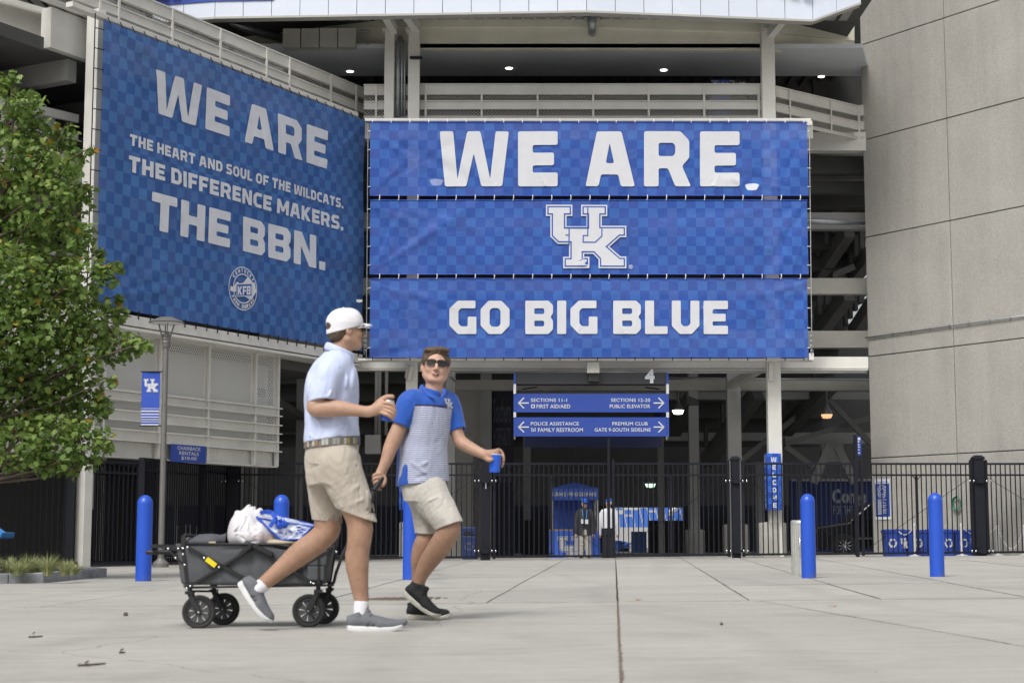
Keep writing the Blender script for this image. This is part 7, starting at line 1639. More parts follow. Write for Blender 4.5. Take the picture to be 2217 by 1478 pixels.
for i, pts in enumerate((((1070, 977, .005), (1080, 973, .022), (1088, 981, .025), (1089, 991, .012)), ((1071, 979, .012), (1082, 977, .032), (1090, 987, .030), (1090, 997, .012)), ((1070, 984, .020), (1081, 984, .042), (1089, 993, .036), (1089, 1004, .018)), ((1068, 988, .028), (1078, 990, .046), (1087, 999, .040), (1087, 1009, .024)))):
    S.chain([(K(*p_), r_(rr)) for p_, rr in zip(pts, (3.7, 3.4, 3.2, 2.9))], .002)
S.chain([(K(1052, 990, -.03), r_(6.5)), (K(1058, 995, -.045), r_(5.2)), (K(1065, 994, -.05), r_(4.3))], .008)
R2h = Matrix.Rotation(math.radians(180+7), 3, 'Z') @ Matrix.Rotation(math.radians(6), 3, 'X') @ Matrix.Rotation(math.radians(-4), 3, 'Y')
hc = K(942.5, 797); P2 = add_head(S, hc, R2h, 1.0, 1.04, 1.09)
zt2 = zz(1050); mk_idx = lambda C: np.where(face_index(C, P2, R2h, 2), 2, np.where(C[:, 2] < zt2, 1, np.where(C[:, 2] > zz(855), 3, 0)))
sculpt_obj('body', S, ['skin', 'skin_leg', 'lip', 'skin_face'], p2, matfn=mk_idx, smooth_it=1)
glasses(P2, R2h, p2)
mat('mouth_dark', (.05, .015, .015), .6); mat('teeth', (.62, .58, .52), .4)
q = MB(); q.add([P2(.0165*math.cos(a_), .1035-.006*abs(math.cos(a_)), -.0625+.0065*math.sin(a_)) for a_ in [2*math.pi*i/14 for i in range(14)]], [tuple(range(14))]); mo = obj('mouth', q, 'mouth_dark', p2, fix=False)
q = MB(); q.add([P2(-.011, .1025, -.0588), P2(.011, .1025, -.0588), P2(.009, .1045, -.0620), P2(-.009, .1045, -.0620)], [(0, 1, 2, 3)]); obj('teeth', q, 'teeth', mo, fix=False)
q = MB()
for s_ in (1, -1): q.bar(P2(.014*s_, .101, .037), P2(.046*s_, .093, .038), .006, .005)
obj('eyebrows', q, 'hair_brown', p2)
S = Sculpt([hc[i]-.15 for i in range(3)], [hc[i]+.16 for i in range(3)], .0038)
S.ell(P2(0, -.014, .046), (.091, .102, .094), R2h); S.ell(P2(0, -.05, -.015), (.078, .055, .055), R2h, .02); S.ell(P2(-.024, .060, .112), (.056, .034, .022), R2h, .02); S.ell(P2(.036, .044, .106), (.050, .04, .022), R2h, .02); S.ell(P2(.068, .0, .05), (.018, .05, .045), R2h, .02); S.ell(P2(-.068, .0, .05), (.018, .05, .045), R2h, .02)
S.noise(.0020, 190, 3); S.noise(.0012, 420, 6)
# face opening: below hairline in front of the ears
def face_cut(S, P, R, c, rr, k=.006): S.ell(P(*c), rr, R, k, 's')
face_cut(S, P2, R2h, (0, .088, .010), (.070, .078, .076)); face_cut(S, P2, R2h, (0, .05, -.07), (.11, .085, .055)); face_cut(S, P2, R2h, (.084, .004, -.006), (.018, .022, .034)); face_cut(S, P2, R2h, (-.084, .004, -.006), (.018, .022, .034))
S.cut(P2(0, 0, -.06), R2h @ Vector((0, .3, -1))); sculpt_obj('hair', S, 'hair_brown', p2, smooth_it=0)
# polo
sec = [(1052, 922, .158, .178), (1030, 921, .155, .176), (1000, 921, .150, .172), (960, 922, .146, .170), (920, 925, .142, .178), (890, 929, .138, .192), (870, 932, .122, .190), (858, 935, .095, .155), (848, 937, .07, .105)]
lo = (K(838, 0).x, Y2-.32, zz(1075)); hi = (K(1015, 0).x, Y2+.34, zz(812)); S = Sculpt(lo, hi, .005)
S.loft([(zz(y), K(c, 0).x, Y2, a, b) for y, c, a, b in sec], yw, .03, power=2.2)
S.chain([(K(905, 862, -.07), .062), (K(888, 868, -.12), .074), (K(877, 892, -.135), .070), (K(868, 916, -.14), .066)], .03)
S.chain([(K(958, 862, .07), .06), (K(972, 870, .11), .070), (K(982, 900, .11), .066), (K(990, 928, .09), .060)], .03)
for (a, b, c, d, dy, am, w_) in ((955, 985, 905, 1010, -.17, .008, .012), (965, 1015, 900, 1035, -.17, -.008, .012), (890, 1000, 950, 1045, -.17, .008, .011), (955, 920, 945, 1000, -.17, .006, .012), (930, 940, 968, 975, -.15, -.006, .012), (885, 905, 872, 960, -.15, -.006, .012), (900, 870, 885, 905, -.19, .005, .010), (965, 1020, 925, 1048, -.16, .009, .010), (975, 990, 960, 1040, -.1, .006, .010), (985, 880, 990, 920, .05, .005, .01), (875, 985, 885, 1050, -.1, .006, .012)): S.crease(K(a, b, dy), K(c, d, dy), am*1.35, w_*.9)
S.noise(.0022, 40, 15, (1, 1, .6)); S.noise(.0009, 95, 17, (1, 1, .6))

S.chain([(K(940, 842, -.02), .062), (K(944, 825, -.03), .09)], .006, 's'); S.chain([(K(948, 858, -.14), .022), (K(946, 835, -.10), .05)], .006, 's')
S.chain([(K(868, 908, -.14), r_(16.5)), (K(862, 925, -.142), r_(18))], .004, 's'); S.chain([(K(988, 922, .09), r_(15)), (K(992, 935, .085), r_(16))], .004, 's')
hemcut(S, K(866, 921, -.14), (K(846, 968, -.15)-K(872, 905, -.13)), .072); hemcut(S, K(991, 933, .09), (K(1003, 958, .06)-K(984, 905, .1)), .07)
S.cut(K(922, 1046), (.12, .0, -1))
fdir = np.array([math.cos(yw), math.sin(yw)]); cxx = K(925, 0).x
def polo_idx(C):
    px, py = C[:, 0]-cxx, C[:, 1]-Y2; f = px*fdir[0]+py*fdir[1]; side = -px*fdir[1]+py*fdir[0]; z = C[:, 2]
    chest = (z < zz(884)-.02*side) & (f > -.062) & (side > -.180) & (side < np.where(z > zz(940), .138, .172))
    band = (z < zz(880)-.02*side) & ~(z < zz(884)-.02*side) & (f > -.062) & (side > -.180) & (side < np.where(z > zz(940), .138, .172))
    return np.where(chest, 1, np.where(band, 2, 0))
mat('polo_band', (.03, .02, .08), .8)
shirt2 = sculpt_obj('polo_shirt', S, ['polo_blue', 'polo_stripe', 'polo_band'], p2, matfn=polo_idx, smooth_it=2)
S = Sculpt((K(890, 0).x, Y2-.24, zz(900)), (K(975, 0).x, Y2+.14, zz(815)), .004); rg = []
for i in range(23):
    a = yw+math.radians(18)+(2*math.pi-math.radians(36))*i/22; rg.append((K(937, 850)+Vector((.080*math.cos(a), .082*math.sin(a), -.028*math.cos(a-yw)+.010)), .010))
S.chain(rg, .01, flat=(Vector((math.cos(yw)*.35, math.sin(yw)*.35, 1)).normalized(), .42))
fl_ = (Vector((.25, -.85, .45)).normalized(), 2.2)
S.chain([(K(918, 843, -.10), .016), (K(928, 854, -.125), .015), (K(938, 861, -.14), .008)], .006, flat=fl_); S.chain([(K(962, 844, -.08), .014), (K(960, 854, -.11), .012), (K(955, 862, -.125), .007)], .006, flat=fl_)
sculpt_obj('collar', S, 'polo_blue', shirt2, smooth_it=1)
# chest emblem projected on the cloth
dg = bpy.context.evaluated_depsgraph_get(); bpy.context.view_layer.update()
bv = BVHTree.FromPolygons([shirt2.matrix_world @ v.co+shirt2.parent.location*0 for v in shirt2.data.vertices], [tuple(p.vertices) for p in shirt2.data.polygons])
offp = p2.location
def on_shirt(px, py, lift):
    d = ray(px, py).normalized(); h = bv.ray_cast(CAM-offp if (shirt2.matrix_world.translation.length < 1e-6) else CAM, d)
    if h[0] is None: return K(px, py, -.15)
    p = h[0]+(offp if (shirt2.matrix_world.translation.length < 1e-6) else Vector((0, 0, 0))); return p-d*(.003+lift)
q1, q2 = MB(), MB(); uk_logo(q1, q2, lambda u, v, h: on_shirt(962+16*u+3*(1-v), 882-20*v+2*u, h*.6)); o_ = obj('emblem', q1, 'print_white', shirt2, fix=False)
# shorts
lo = (K(860, 0).x, Y2-.32, zz(1175)); hi = (K(1012, 0).x, Y2+.26, zz(1030)); S = Sculpt(lo, hi, .005)
S.loft([(zz(y), K(c, 0).x, Y2, a, b) for y, c, a, b in ((1036, 923, .13, .158), (1060, 926, .138, .168), (1085, 932, .14, .165))], yw, .03)
S.chain([(K(a, b, c), r_(d)) for a, b, c, d in ((915, 1060, .06, 36), (920, 1100, .06, 31), (924, 1140, .055, 27), (926, 1165, .055, 27))], .03)
S.chain([(K(a, b, c), r_(d)) for a, b, c, d in ((925, 1062, -.05, 42), (946, 1095, -.09, 37), (966, 1125, -.13, 32), (978, 1150, -.15, 31))], .02)
for (a, b, c, d, dy, am, w_) in ((960, 1070, 925, 1085, -.2, .006, .01), (972, 1090, 935, 1105, -.22, -.006, .01), (980, 1110, 945, 1130, -.24, .006, .01), (915, 1080, 935, 1130, -.14, -.007, .012), (905, 1110, 925, 1150, -.03, .006, .01), (945, 1060, 960, 1120, -.24, .006, .012), (890, 1075, 915, 1120, -.1, .006, .012)): S.crease(K(a, b, dy), K(c, d, dy), am*1.35, w_*.9)
S.noise(.0018, 42, 12); S.noise(.0008, 90, 13)
S.chain([(K(966, 1122, -.13), r_(26)), (K(992, 1180, -.17), r_(29))], .004, 's'); S.chain([(K(924, 1130, .055), r_(23)), (K(926, 1185, .055), r_(26))], .004, 's')
hemcut(S, K(971, 1139, -.135), (.40, -.10, -1.15), .14); hemcut(S, K(925, 1156, .055), (-.05, 0, -1), .10)
sculpt_obj('shorts', S, 'pale_khaki', p2, smooth_it=2)
h_ = K(882, 1336, .10); h_.z = gz(h_.x)+.001; shoe(p2, h_, 0, math.radians(-12), .295, 'shoe_black', 'sole_worn', high=True, stripes=False)
shoe(p2, K(871, 1285, -.04), math.radians(39), math.radians(-14), .285, 'shoe_black', 'sole_worn', bend=.08, high=True, stripes=False)
# blue cup
cb, ct = K(1070.5, 1022, -.005), K(1072.3, 983, -.005); ax = (ct-cb).normalized(); Rq = Vector((0, 0, 1)).rotation_difference(ax).to_matrix(); Lc = (ct-cb).length
cup = thing('plastic_cup', cb, 'blue plastic party cup with white rim held out in front of the gate post', 'cup')
q = MB().lathe([(.001, .004), (.031, .004), (.033, 0), (.034, .01), (.0415, Lc-.004), (.0395, Lc-.004), (.031, .012), (.001, .012)], cb, 32, R=Rq, cap=False); obj('cup_body', q, 'cup_blue', cup, smooth='auto')
q = MB().lathe([(.0415, Lc-.005), (.0435, Lc-.002), (.0435, Lc+.002), (.041, Lc+.002), (.0395, Lc-.004)], cb, 32, R=Rq, cap=False); obj('rim', q, 'cup_rim', cup, smooth='auto')
# ================================================================== two stewards behind the gate
mat('jacket_dark', (.03, .03, .035), .8, 0, .2, 8); mat('trousers_grey', (.36, .34, .31), .85, 0, .1, 10, .3, 60); mat('shirt_white', (.66, .66, .70), .8, 0, .04, 10); mat('trousers_black', (.012, .012, .016), .8); mat('cap_blue', (.02, .11, .50), .7); mat('lanyard', (.04, .25, .6), .6); mat('black_shirt', (.01, .01, .012), .8)
Y3 = 46.8; K, r_ = mk(Y3); zz = lambda y: K(0, y).z
def steward(cx, label, front):
    b = K(cx, 1212); b.z = gz(b.x); t = thing('person', b, label, 'person'); Kx = lambda px, py, dy=0: K(px, py, dy)
    h = .012; S = Sculpt((K(cx-28, 0).x, Y3-.3, -.02), (K(cx+28, 0).x, Y3+.3, zz(1072)), h)
    sg_ = -1 if front else 1
    for s_ in (-1, 1):
        S.chain([(Kx(cx+s_*6, 1150), .085), (Kx(cx+s_*7.5, 1180), .06), (Kx(cx+s_*8, 1205), .045), (Kx(cx+s_*8, 1210, sg_*.08), .04)], .02)
        S.chain([(Kx(cx+s_*13, 1109), .035), (Kx(cx+s_*18, 1128), .035), (Kx(cx+s_*19, 1150, sg_*.04), .035), (Kx(cx+s_*19, 1158, sg_*.05), .042)], .02)
        for f_ in range(4): S.chain([(Kx(cx+s_*(18+f_*.9), 1157, sg_*(.03+.02*f_)), .014), (Kx(cx+s_*(18+f_*.9), 1163, sg_*(.03+.02*f_)), .012)], .004)
    S.loft([(zz(1155), b.x, Y3, .15, .11), (zz(1130), b.x, Y3, .15, .11), (zz(1110), b.x, Y3, .14, .09), (zz(1104), b.x, Y3, .08, .06)], 0, .03)
    S.chain([(Kx(cx, 1104), .06), (Kx(cx, 1094, sg_*.03), .055)], .03)
    R = Matrix.Rotation(math.radians(180+10 if front else 35), 3, 'Z') @ Matrix.Rotation(math.radians(-12 if front else 0), 3, 'X'); hc = Kx(cx+(-1 if front else 0), 1088, sg_*.03); P = add_head(S, hc, R, .98)
    body = sculpt_obj('body', S, ['skin_old'], t, smooth_it=1)
    glasses(P, R, t) if front else None
    S = Sculpt([hc[i]-.16 for i in range(3)], [hc[i]+.22 for i in range(3)], .006); S.ell(P(0, -.01, .045), (.088, .106, .094), R); S.cut(P(0, 0, .03), R @ Vector((0, -.1, -1))); S.ell(P(0, .12, .033), (.065, .085, .010), R, .01); sculpt_obj('cap', S, 'cap_blue', t, smooth_it=1)
    if not front:
        S = Sculpt([hc[i]-.14 for i in range(3)], [hc[i]+.14 for i in range(3)], .006); S.ell(P(0, -.02, .01), (.082, .095, .08), R); S.cut(P(0, 0, .03), R @ Vector((0, 0, 1))); S.cut(P(0, .02, 0), R @ Vector((0, 1, 0))); sculpt_obj('hair', S, 'hair_grey', t, smooth_it=1)
    # top garment
    S = Sculpt((K(cx-30, 0).x, Y3-.3, zz(1165)), (K(cx+30, 0).x, Y3+.3, zz(1092)), .008)
    lowy = 1158 if front else 1143
    S.loft([(zz(lowy), b.x, Y3, .19 if front else .17, .14), (zz(1135), b.x, Y3, .185, .14), (zz(1115), b.x, Y3, .20, .14), (zz(1106), b.x, Y3, .18, .12), (zz(1100), b.x, Y3, .10, .08)], 0, .03)
    for s_ in (-1, 1): S.chain([(Kx(cx+s_*12, 1107), .07), (Kx(cx+s_*16, 1115), .075), (Kx(cx+s_*19, 1130), .065), (Kx(cx+s_*19.5, 1146, sg_*.03), .055), (Kx(cx+s_*19.5, 1156, sg_*.04), .05)], .03)
    for k_ in range(8): a = random.uniform(-12, 12); S.crease(Kx(cx+a, 1110+random.uniform(0, 25), sg_*.13), Kx(cx+a*.6, 1135+random.uniform(0, 12), sg_*.14), random.choice([-1, 1])*.010, .02)
    if front: S.loft([(zz(1170), b.x, Y3-.22, .075, .16), (zz(1102), b.x, Y3-.20, .035, .16)], 0, .004, 's')
    top_ = sculpt_obj('jacket' if front else 'shirt', S, 'jacket_dark' if front else 'shirt_white', t, smooth_it=1)
    if front:
        S = Sculpt((K(cx-16, 0).x, Y3-.2, zz(1150)), (K(cx+16, 0).x, Y3+.15, zz(1097)), .008); S.loft([(zz(1146), b.x, Y3, .155, .125), (zz(1105), b.x, Y3, .15, .115), (zz(1099), b.x, Y3, .09, .07)], 0, .02); sculpt_obj('shirt', S, 'black_shirt', t, smooth_it=1)
        q = MB()
        for s_ in (-1, 1): q.bar(Kx(cx+s_*5, 1103, -.14), Kx(cx+s_*3.0, 1124, -.16), .018, .006, up=(0, 1, 0))
        obj('lanyard', q, 'lanyard', t); q = MB(); c = Kx(cx, 1128, -.165); q.box(c.x-.10, c.x-.02, c.y, c.y+.006, c.z-.06, c.z+.06); q.box(c.x+.01, c.x+.10, c.y, c.y+.006, c.z-.07, c.z+.05); bd_ = obj('badge', q, 'print_white', t)
    # trousers
    S = Sculpt((K(cx-22, 0).x, Y3-.25, 0), (K(cx+22, 0).x, Y3+.25, zz(1136)), .008); S.loft([(zz(1158), b.x, Y3, .165, .125), (zz(1140), b.x, Y3, .155, .12)], 0, .03)
    for s_ in (-1, 1): S.chain([(Kx(cx+s_*6, 1150), .10), (Kx(cx+s_*7.5, 1180), .088), (Kx(cx+s_*8.5, 1205), .082), (Kx(cx+s_*8.5, 1209), .085)], .02)
    for k_ in range(8): a = random.choice([-7, 7]); y_ = random.uniform(1160, 1195); S.crease(Kx(cx+a-5, y_, sg_*.09), Kx(cx+a+5, y_+random.uniform(-4, 6), sg_*.09), .010, .02)
    S.cut(Kx(cx, 1210), (0, 0, -1)); sculpt_obj('trousers', S, 'trousers_grey' if front else 'trousers_black', t, smooth_it=1)
    q = MB(); n = 32; vs = []
    for i in range(n):
        a = 2*math.pi*i/n
        for z in (zz(1144), zz(1141)): vs.append((b.x+.168*math.cos(a), Y3+.132*math.sin(a), z))
    q.add(vs, [(2*i, 2*((i+1) % n), 2*((i+1) % n)+1, 2*i+1) for i in range(n)]); obj('belt', q, 'black_plastic', t)
    for s_ in (-1, 1):
        q = MB(); c = Kx(cx+s_*8.5, 1212, sg_*.05); q.lathe([(.045, 0), (.05, .03), (.04, .07), (.001, .09)], (c.x, c.y+(-.0), gz(c.x)), 14, cap=False); q.v = [(c.x+(v[0]-c.x), c.y+(v[1]-c.y)*2.2, v[2]) for v in q.v]; obj('shoe', q, 'black_plastic', t, smooth=True)
steward(1266, 'older man in blue cap, dark jacket and grey trousers with badges behind the gate', True)
steward(1318, 'man in blue cap, white shirt and black trousers seen from behind at the gate', False)
# ================================================================== folding wagon and its load
mat('wagon_fabric', (.082, .088, .094), .85, 0, .12, 6, .3, 500); mat('wagon_black', (.014, .014, .016), .5, .1, .1, 8); mat('rubber', (.02, .02, .02), .75, 0, .15, 20, .3, 200); mat('hub_grey', (.06, .06, .062), .6)
mat('bag_white', (.60, .585, .60), .4, 0, .04, 8); mat('tote_blue', (.02, .09, .55), .5); mat('tote_clear', (.55, .60, .74), .12, 0, .45, 30, .8, 40); mat('basket', (.45, .38, .26), .7); mat('cushion', (.085, .088, .10), .9, 0, .15, 20, .4, 300)
YN, YFr = 10.26, 10.68                           # near and far wheel tracks
wg = thing('wagon', (Xat(565, 10.45), 10.45, 0), 'grey folding wagon with black frame and fat wheels, loaded with bags', 'wagon')
Wp = lambda px, py, Y=YN: at(px, py, Y)
def bar(name, pts, w_, m='wagon_black', parent=wg, round_=False):
    q = MB()
    if round_: q.tube([Vector(p) for p in pts], w_/2, 8)
    else:
        for a, b in zip(pts[:-1], pts[1:]): q.bar(a, b, w_, w_*.6)
    return obj(name, q, m, parent, smooth='auto')
def wheel(px, py, Y, r, steer):
    c = Wp(px, py, Y); c.z = gz(c.x)+r; R = Matrix.Rotation(steer, 3, 'Z'); q = MB()
    q.lathe([(r*.70, -.020), (r*.80, -.026), (r*.93, -.027), (r*.985, -.018), (r, 0), (r*.985, .018), (r*.93, .027), (r*.80, .026), (r*.70, .020)], c, 44, axis='y', R=R, cap=False); w_ = obj('wheel', q, 'rubber', wg, smooth='auto')
    q = MB(); n = 44
    for k in range(n):
        a = 2*math.pi*k/n
        for s_ in (-1, 1): p = c+R @ Vector((r*.985*math.cos(a), .014*s_, r*.985*math.sin(a))); d = R @ Vector((math.cos(a), 0, math.sin(a))); q.bar(p-d*.002, p+d*.0035, .008, .010)
    obj('tread', q, 'rubber', w_)
    q = MB(); q.lathe([(r*.70, -.022), (r*.67, -.027), (r*.63, -.022), (r*.63, .022), (r*.67, .027), (r*.70, .022)], c, 40, axis='y', R=R, cap=False); q.lathe([(.001, -.034), (r*.15, -.032), (r*.17, -.02), (r*.17, .03), (.001, .032)], c, 18, axis='y', R=R, cap=False)
    for k in range(8):
        a = 2*math.pi*(k+.3)/8; d = R @ Vector((math.cos(a), 0, math.sin(a))); tn = R @ Vector((-math.sin(a), 0, math.cos(a))); o1 = R @ Vector((0, -.018, 0)); o2 = R @ Vector((0, .0, 0))
        q.hexa([c+o+d*rr+tn*ww for o in (o1, o2) for rr, ww in ((r*.15, -.006), (r*.64, -.020), (r*.64, .020), (r*.15, .006))])
    obj('rim', q, 'hub_grey', w_, smooth='auto'); q = MB(); q.lathe([(.001, -.005), (.006, -.004), (.007, 0)], c+R @ Vector((0, -.036, 0)), 10, axis='y', R=R, cap=False); obj('axle_bolt', q, 'chrome', w_, smooth=True)
    return c
c1 = wheel(431, 1315, YN, .098, .10); c2 = wheel(484, 1311, YFr, .098, -.08); c3 = wheel(669, 1312, YN+.02, .098, .04); c4 = wheel(700, 1309, YFr, .098, 0)
for c, top in ((c1, (411, 1283)), (c2, (463, 1279)), (c3, (689, 1280)), (c4, (714, 1276))):
    for s_ in (-1, 1): tp = at(top[0], top[1], c.y); q = MB(); q.bar(c+Vector((0, .036*s_, 0)), tp+Vector((0, .03*s_, .004)), .036, .010, up=(0, 1, 0), taper=.75); obj('fork', q, 'wagon_black', wg, bevel=.003)
    q = MB(); tp = at(top[0], top[1], c.y); q.box(tp.x-.022, tp.x+.022, tp.y-.042, tp.y+.042, tp.z-.006, tp.z+.012); q.tube([tp, tp+Vector((0, 0, .05))], .014, 8); obj('swivel', q, 'wagon_black', wg)
# lower frame
for Y in (YN+.02, YFr-.02): bar('rail', [Wp(408, 1271, Y), Wp(722, 1266, Y)], .022)
bar('rail', [Wp(414, 1279, YN+.1), Wp(466, 1279, YN+.2)], .02)
for px, py in ((408, 1272), (466, 1270), (560, 1270), (690, 1267), (720, 1266)): bar('cross_rail', [Wp(px, py, YN+.02), Wp(px-(8 if px < 600 else 0), py-4, YFr-.02)], .018)
# legs and rear stands
bar('upright', [Wp(396, 1178, YN), Wp(408, 1275, YN)], .024); bar('upright', [Wp(398, 1170, YFr), Wp(470, 1270, YFr)], .02)
bar('upright', [Wp(732, 1150, YFr), Wp(712, 1268, YFr)], .022); bar('upright', [Wp(720, 1185, YN), Wp(692, 1268, YN)], .022); bar('upright', [Wp(398, 1158, YN-.01), Wp(396, 1182, YN-.01)], .026)
# scissor bars on the near side (outside the fabric) and the far side
for Y, o in ((YN-.02, 0), (YFr+.01, 0)):
    bar('scissor_bar', [Wp(406, 1183, Y), Wp(570, 1281 if False else 1272, Y)], .024); bar('scissor_bar', [Wp(412, 1268, Y), Wp(545, 1186, Y)], .024)
    bar('scissor_bar', [Wp(548, 1184, Y), Wp(680, 1262, Y)], .024); bar('scissor_bar', [Wp(570, 1268, Y-.003), Wp(722, 1188, Y-.003)], .022)
bar('corner_patch', [Wp(520, 1200, YN-.035), Wp(546, 1178, YN-.035), Wp(590, 1200, YN-.035)], .04, 'wagon_black')
q = MB(); q.bar(Wp(447, 1209, YN-.036), Wp(467, 1224, YN-.036), .03, .006, up=(0, 1, 0)); obj('warning_sticker', q, 'yellow', wg)
for px, py in ((406, 1184), (396, 1186), (396, 1199), (442, 1207), (474, 1227), (412, 1268), (400, 1222), (404, 1273), (679, 1262), (673, 1260), (364, 1187), (386, 1187), (380, 1207), (728, 1194)):
    obj('rivet', MB().lathe([(.001, -.006), (.006, -.005), (.0075, 0)], Wp(px, py, YN-.038), 10, axis='y', cap=False), 'chrome', wg, smooth=True)
# fabric body: open box, sagging, slightly wider at the top
S = Sculpt((Wp(385, 0).x, YN-.06, .14), (Wp(745, 0).x, YFr+.06, .62), .005)
top, bot = Wp(0, 1176).z, Wp(0, 1266).z
def boxf(x0t, x1t, x0b, x1b, y0, y1, z0, z1, rnd):
    def fn(X, Y, Z):
        t = (Z-z0)/(z1-z0); xa = x0b+(x0t-x0b)*t; xb = x1b+(x1t-x1b)*t; cx = (xa+xb)/2; hx = (xb-xa)/2-rnd; dx = np.abs(X-cx)-hx; dy = np.abs(Y-(y0+y1)/2)-((y1-y0)/2-rnd); dz = np.abs(Z-(z0+z1)/2)-((z1-z0)/2-rnd)
        return np.sqrt(np.maximum(dx, 0)**2+np.maximum(dy, 0)**2+np.maximum(dz, 0)**2)+np.minimum(np.maximum(np.maximum(dx, dy), dz), 0)-rnd
    return fn, (min(x0t, x0b), y0, z0), (max(x1t, x1b), y1, z1)
f1 = boxf(Wp(404, 0).x, Wp(728, 0).x, Wp(421, 0).x, Wp(715, 0).x, YN-.005, YFr-.0, bot, top+.03, .025); S.put(*f1, .004)
f2 = boxf(Wp(404, 0).x+.012, Wp(728, 0).x-.012, Wp(421, 0).x+.012, Wp(715, 0).x-.012, YN+.007, YFr-.012, bot+.012, top+.15, .02); 
for (a, b, c, d, am) in ((545, 1180, 545, 1262, -.006), (560, 1200, 562, 1260, .005), (470, 1235, 500, 1260, .006), (640, 1210, 610, 1262, .007), (665, 1190, 650, 1258, -.007), (690, 1190, 672, 1255, .008), (700, 1205, 690, 1255, -.008), (430, 1190, 440, 1255, .005), (480, 1190, 560, 1186, -.006)): S.crease(Wp(a, b, YN-.002), Wp(c, d, YN-.002), am, .012)
S.noise(.0014, 40, 4)
S.put(*f2, .003, 's'); S.cut((0, 0, top), (0, 0, 1))
for (a, b) in ((600, 655),): S.ell(Wp(628, 1168, YN), (.16, .03, .055), None, .02, 's')
fab = sculpt_obj('fabric_body', S, 'wagon_fabric', wg, smooth_it=1)
q = MB(); q.tube([Wp(404, 1177, YN-.006), Wp(540, 1177, YN-.012), Wp(600, 1178, YN-.01), Wp(650, 1186, YN-.008), Wp(728, 1176, YN-.006)], .007, 6); q.tube([Wp(404, 1177, YFr), Wp(728, 1176, YFr)], .007, 6); obj('rim_piping', q, 'wagon_black', fab, smooth=True)
# mesh pockets at the front end
q = MB(); xr = Wp(722, 0).x
for i, (py0, py1) in enumerate(((1190, 1224), (1224, 1256))): q.box(xr-.11, xr+.025-.03*i, YN-.030, YN-.012, Wp(0, py1).z, Wp(0, py0).z)
obj('pocket', q, 'wagon_fabric', wg, bevel=.01)
for a, b in (((690, 1180), (690, 1262)), ((712, 1185), (704, 1262))): bar('strap', [Wp(*a, YN-.032), Wp(*b, YN-.032)], .014)
# rear tray arm and push bar
bar('tray_bar', [Wp(330, 1182, YN), Wp(398, 1187, YN)], .026); bar('tray_bar', [Wp(336, 1180, YFr), Wp(400, 1182, YFr)], .026); bar('tray_bar', [Wp(331, 1182, YN), Wp(337, 1180, YFr)], .024); bar('tray_brace', [Wp(366, 1190, YN), Wp(384, 1210, YN), Wp(402, 1222, YN)], .02)
q = MB(); q.box(Wp(342, 0).x, Wp(398, 0).x, YN+.04, YFr-.05, Wp(0, 1200).z, Wp(0, 1190).z); obj('folded_tray', q, 'wagon_black', wg, bevel=.01)
bar('push_bar', [Wp(398, 1182, YN), Wp(395, 1162, YN), Wp(400, 1158, YN), Wp(428, 1160, YN+.1), Wp(430, 1160, YFr-.05)], .02, round_=True)
# pull handle up to the hand
hd_ = [Wp(722, 1262, 10.48), Wp(728, 1238, 10.5), at(742, 1200, 10.55), at(775, 1130, 10.7), at(806, 1072, 10.82), at(822, 1042, 10.88)]
bar('pull_handle', hd_, .020, round_=True); bar('handle_grip', [at(809, 1062, 10.83), at(818, 1048, 10.865), at(828, 1034, 10.90)], .034, round_=True)
bar('handle_grip', [at(806, 1082, 10.82), at(806, 1066, 10.84), at(810, 1060, 10.84)], .024, 'wagon_black', round_=True)
# load: cushion, carrier bag, clear tote, basket, cap
S = Sculpt((Wp(400, 0).x, YN-.0, top-.08), (Wp(505, 0).x, YFr+.02, top+.12), .005); S.ell(Wp(450, 1172, 10.42), (.125, .15, .05), None); S.ell(Wp(420, 1174, 10.40), (.06, .13, .035), None, .03); S.chain([(Wp(478, 1172, 10.4), .03), (Wp(494, 1158, 10.42), .02), (Wp(496, 1152, 10.5), .012)], .02); S.noise(.003, 45, 2)
sculpt_obj('cushion', S, 'cushion', None, org=Wp(450, 1178, 10.42), label='dark grey folded cushion on the rear end of the wagon', cat='cushion')
q = MB(); q.bar(Wp(452, 1174, YN-.005), Wp(467, 1173, YN-.005), .012, .01, up=(0, 1, 0)); obj('handle_tab', q, 'basket', cat='tab', label='small olive strap tab over the wagon rim below the cushion')
S = Sculpt((Wp(480, 0).x, YN, top-.10), (Wp(625, 0).x, YFr, top+.30), .005)
S.ell(Wp(546, 1162, 10.42), (.145, .12, .09), None); S.ell(Wp(540, 1135, 10.43), (.115, .10, .085), None, .03); S.ell(Wp(520, 1150, 10.42), (.075, .09, .09), None, .03); S.ell(Wp(575, 1150, 10.42), (.08, .09, .075), None, .03)
S.chain([(Wp(528, 1125, 10.42), .05), (Wp(530, 1108, 10.42), .024), (Wp(536, 1096, 10.42), .012), (Wp(540, 1093, 10.42), .007)], .02); S.chain([(Wp(545, 1115, 10.42), .04), (Wp(548, 1102, 10.43), .016), (Wp(552, 1098, 10.43), .008)], .02); S.chain([(Wp(556, 1118, 10.4), .03), (Wp(562, 1104, 10.40), .014), (Wp(566, 1106, 10.4), .008)], .02); S.chain([(Wp(518, 1122, 10.42), .03), (Wp(514, 1110, 10.43), .014)], .02)
rs = random.Random(5)
for k_ in range(90):
    a = rs.uniform(0, 6.28); px = 545+rs.gauss(0, 30); py = 1140+rs.gauss(0, 18); S.crease(Wp(px, py, 10.31), Wp(px+34*math.cos(a), py+26*math.sin(a), 10.31), rs.choice([-1, 1])*.006, rs.uniform(.005, .009))
for k_ in range(8): S.crease(Wp(535, 1112, 10.36), Wp(505+k_*13, 1150+rs.uniform(-6, 8), 10.31), rs.choice([-1, 1])*.007, .007)
S.noise(.003, 55, 6)
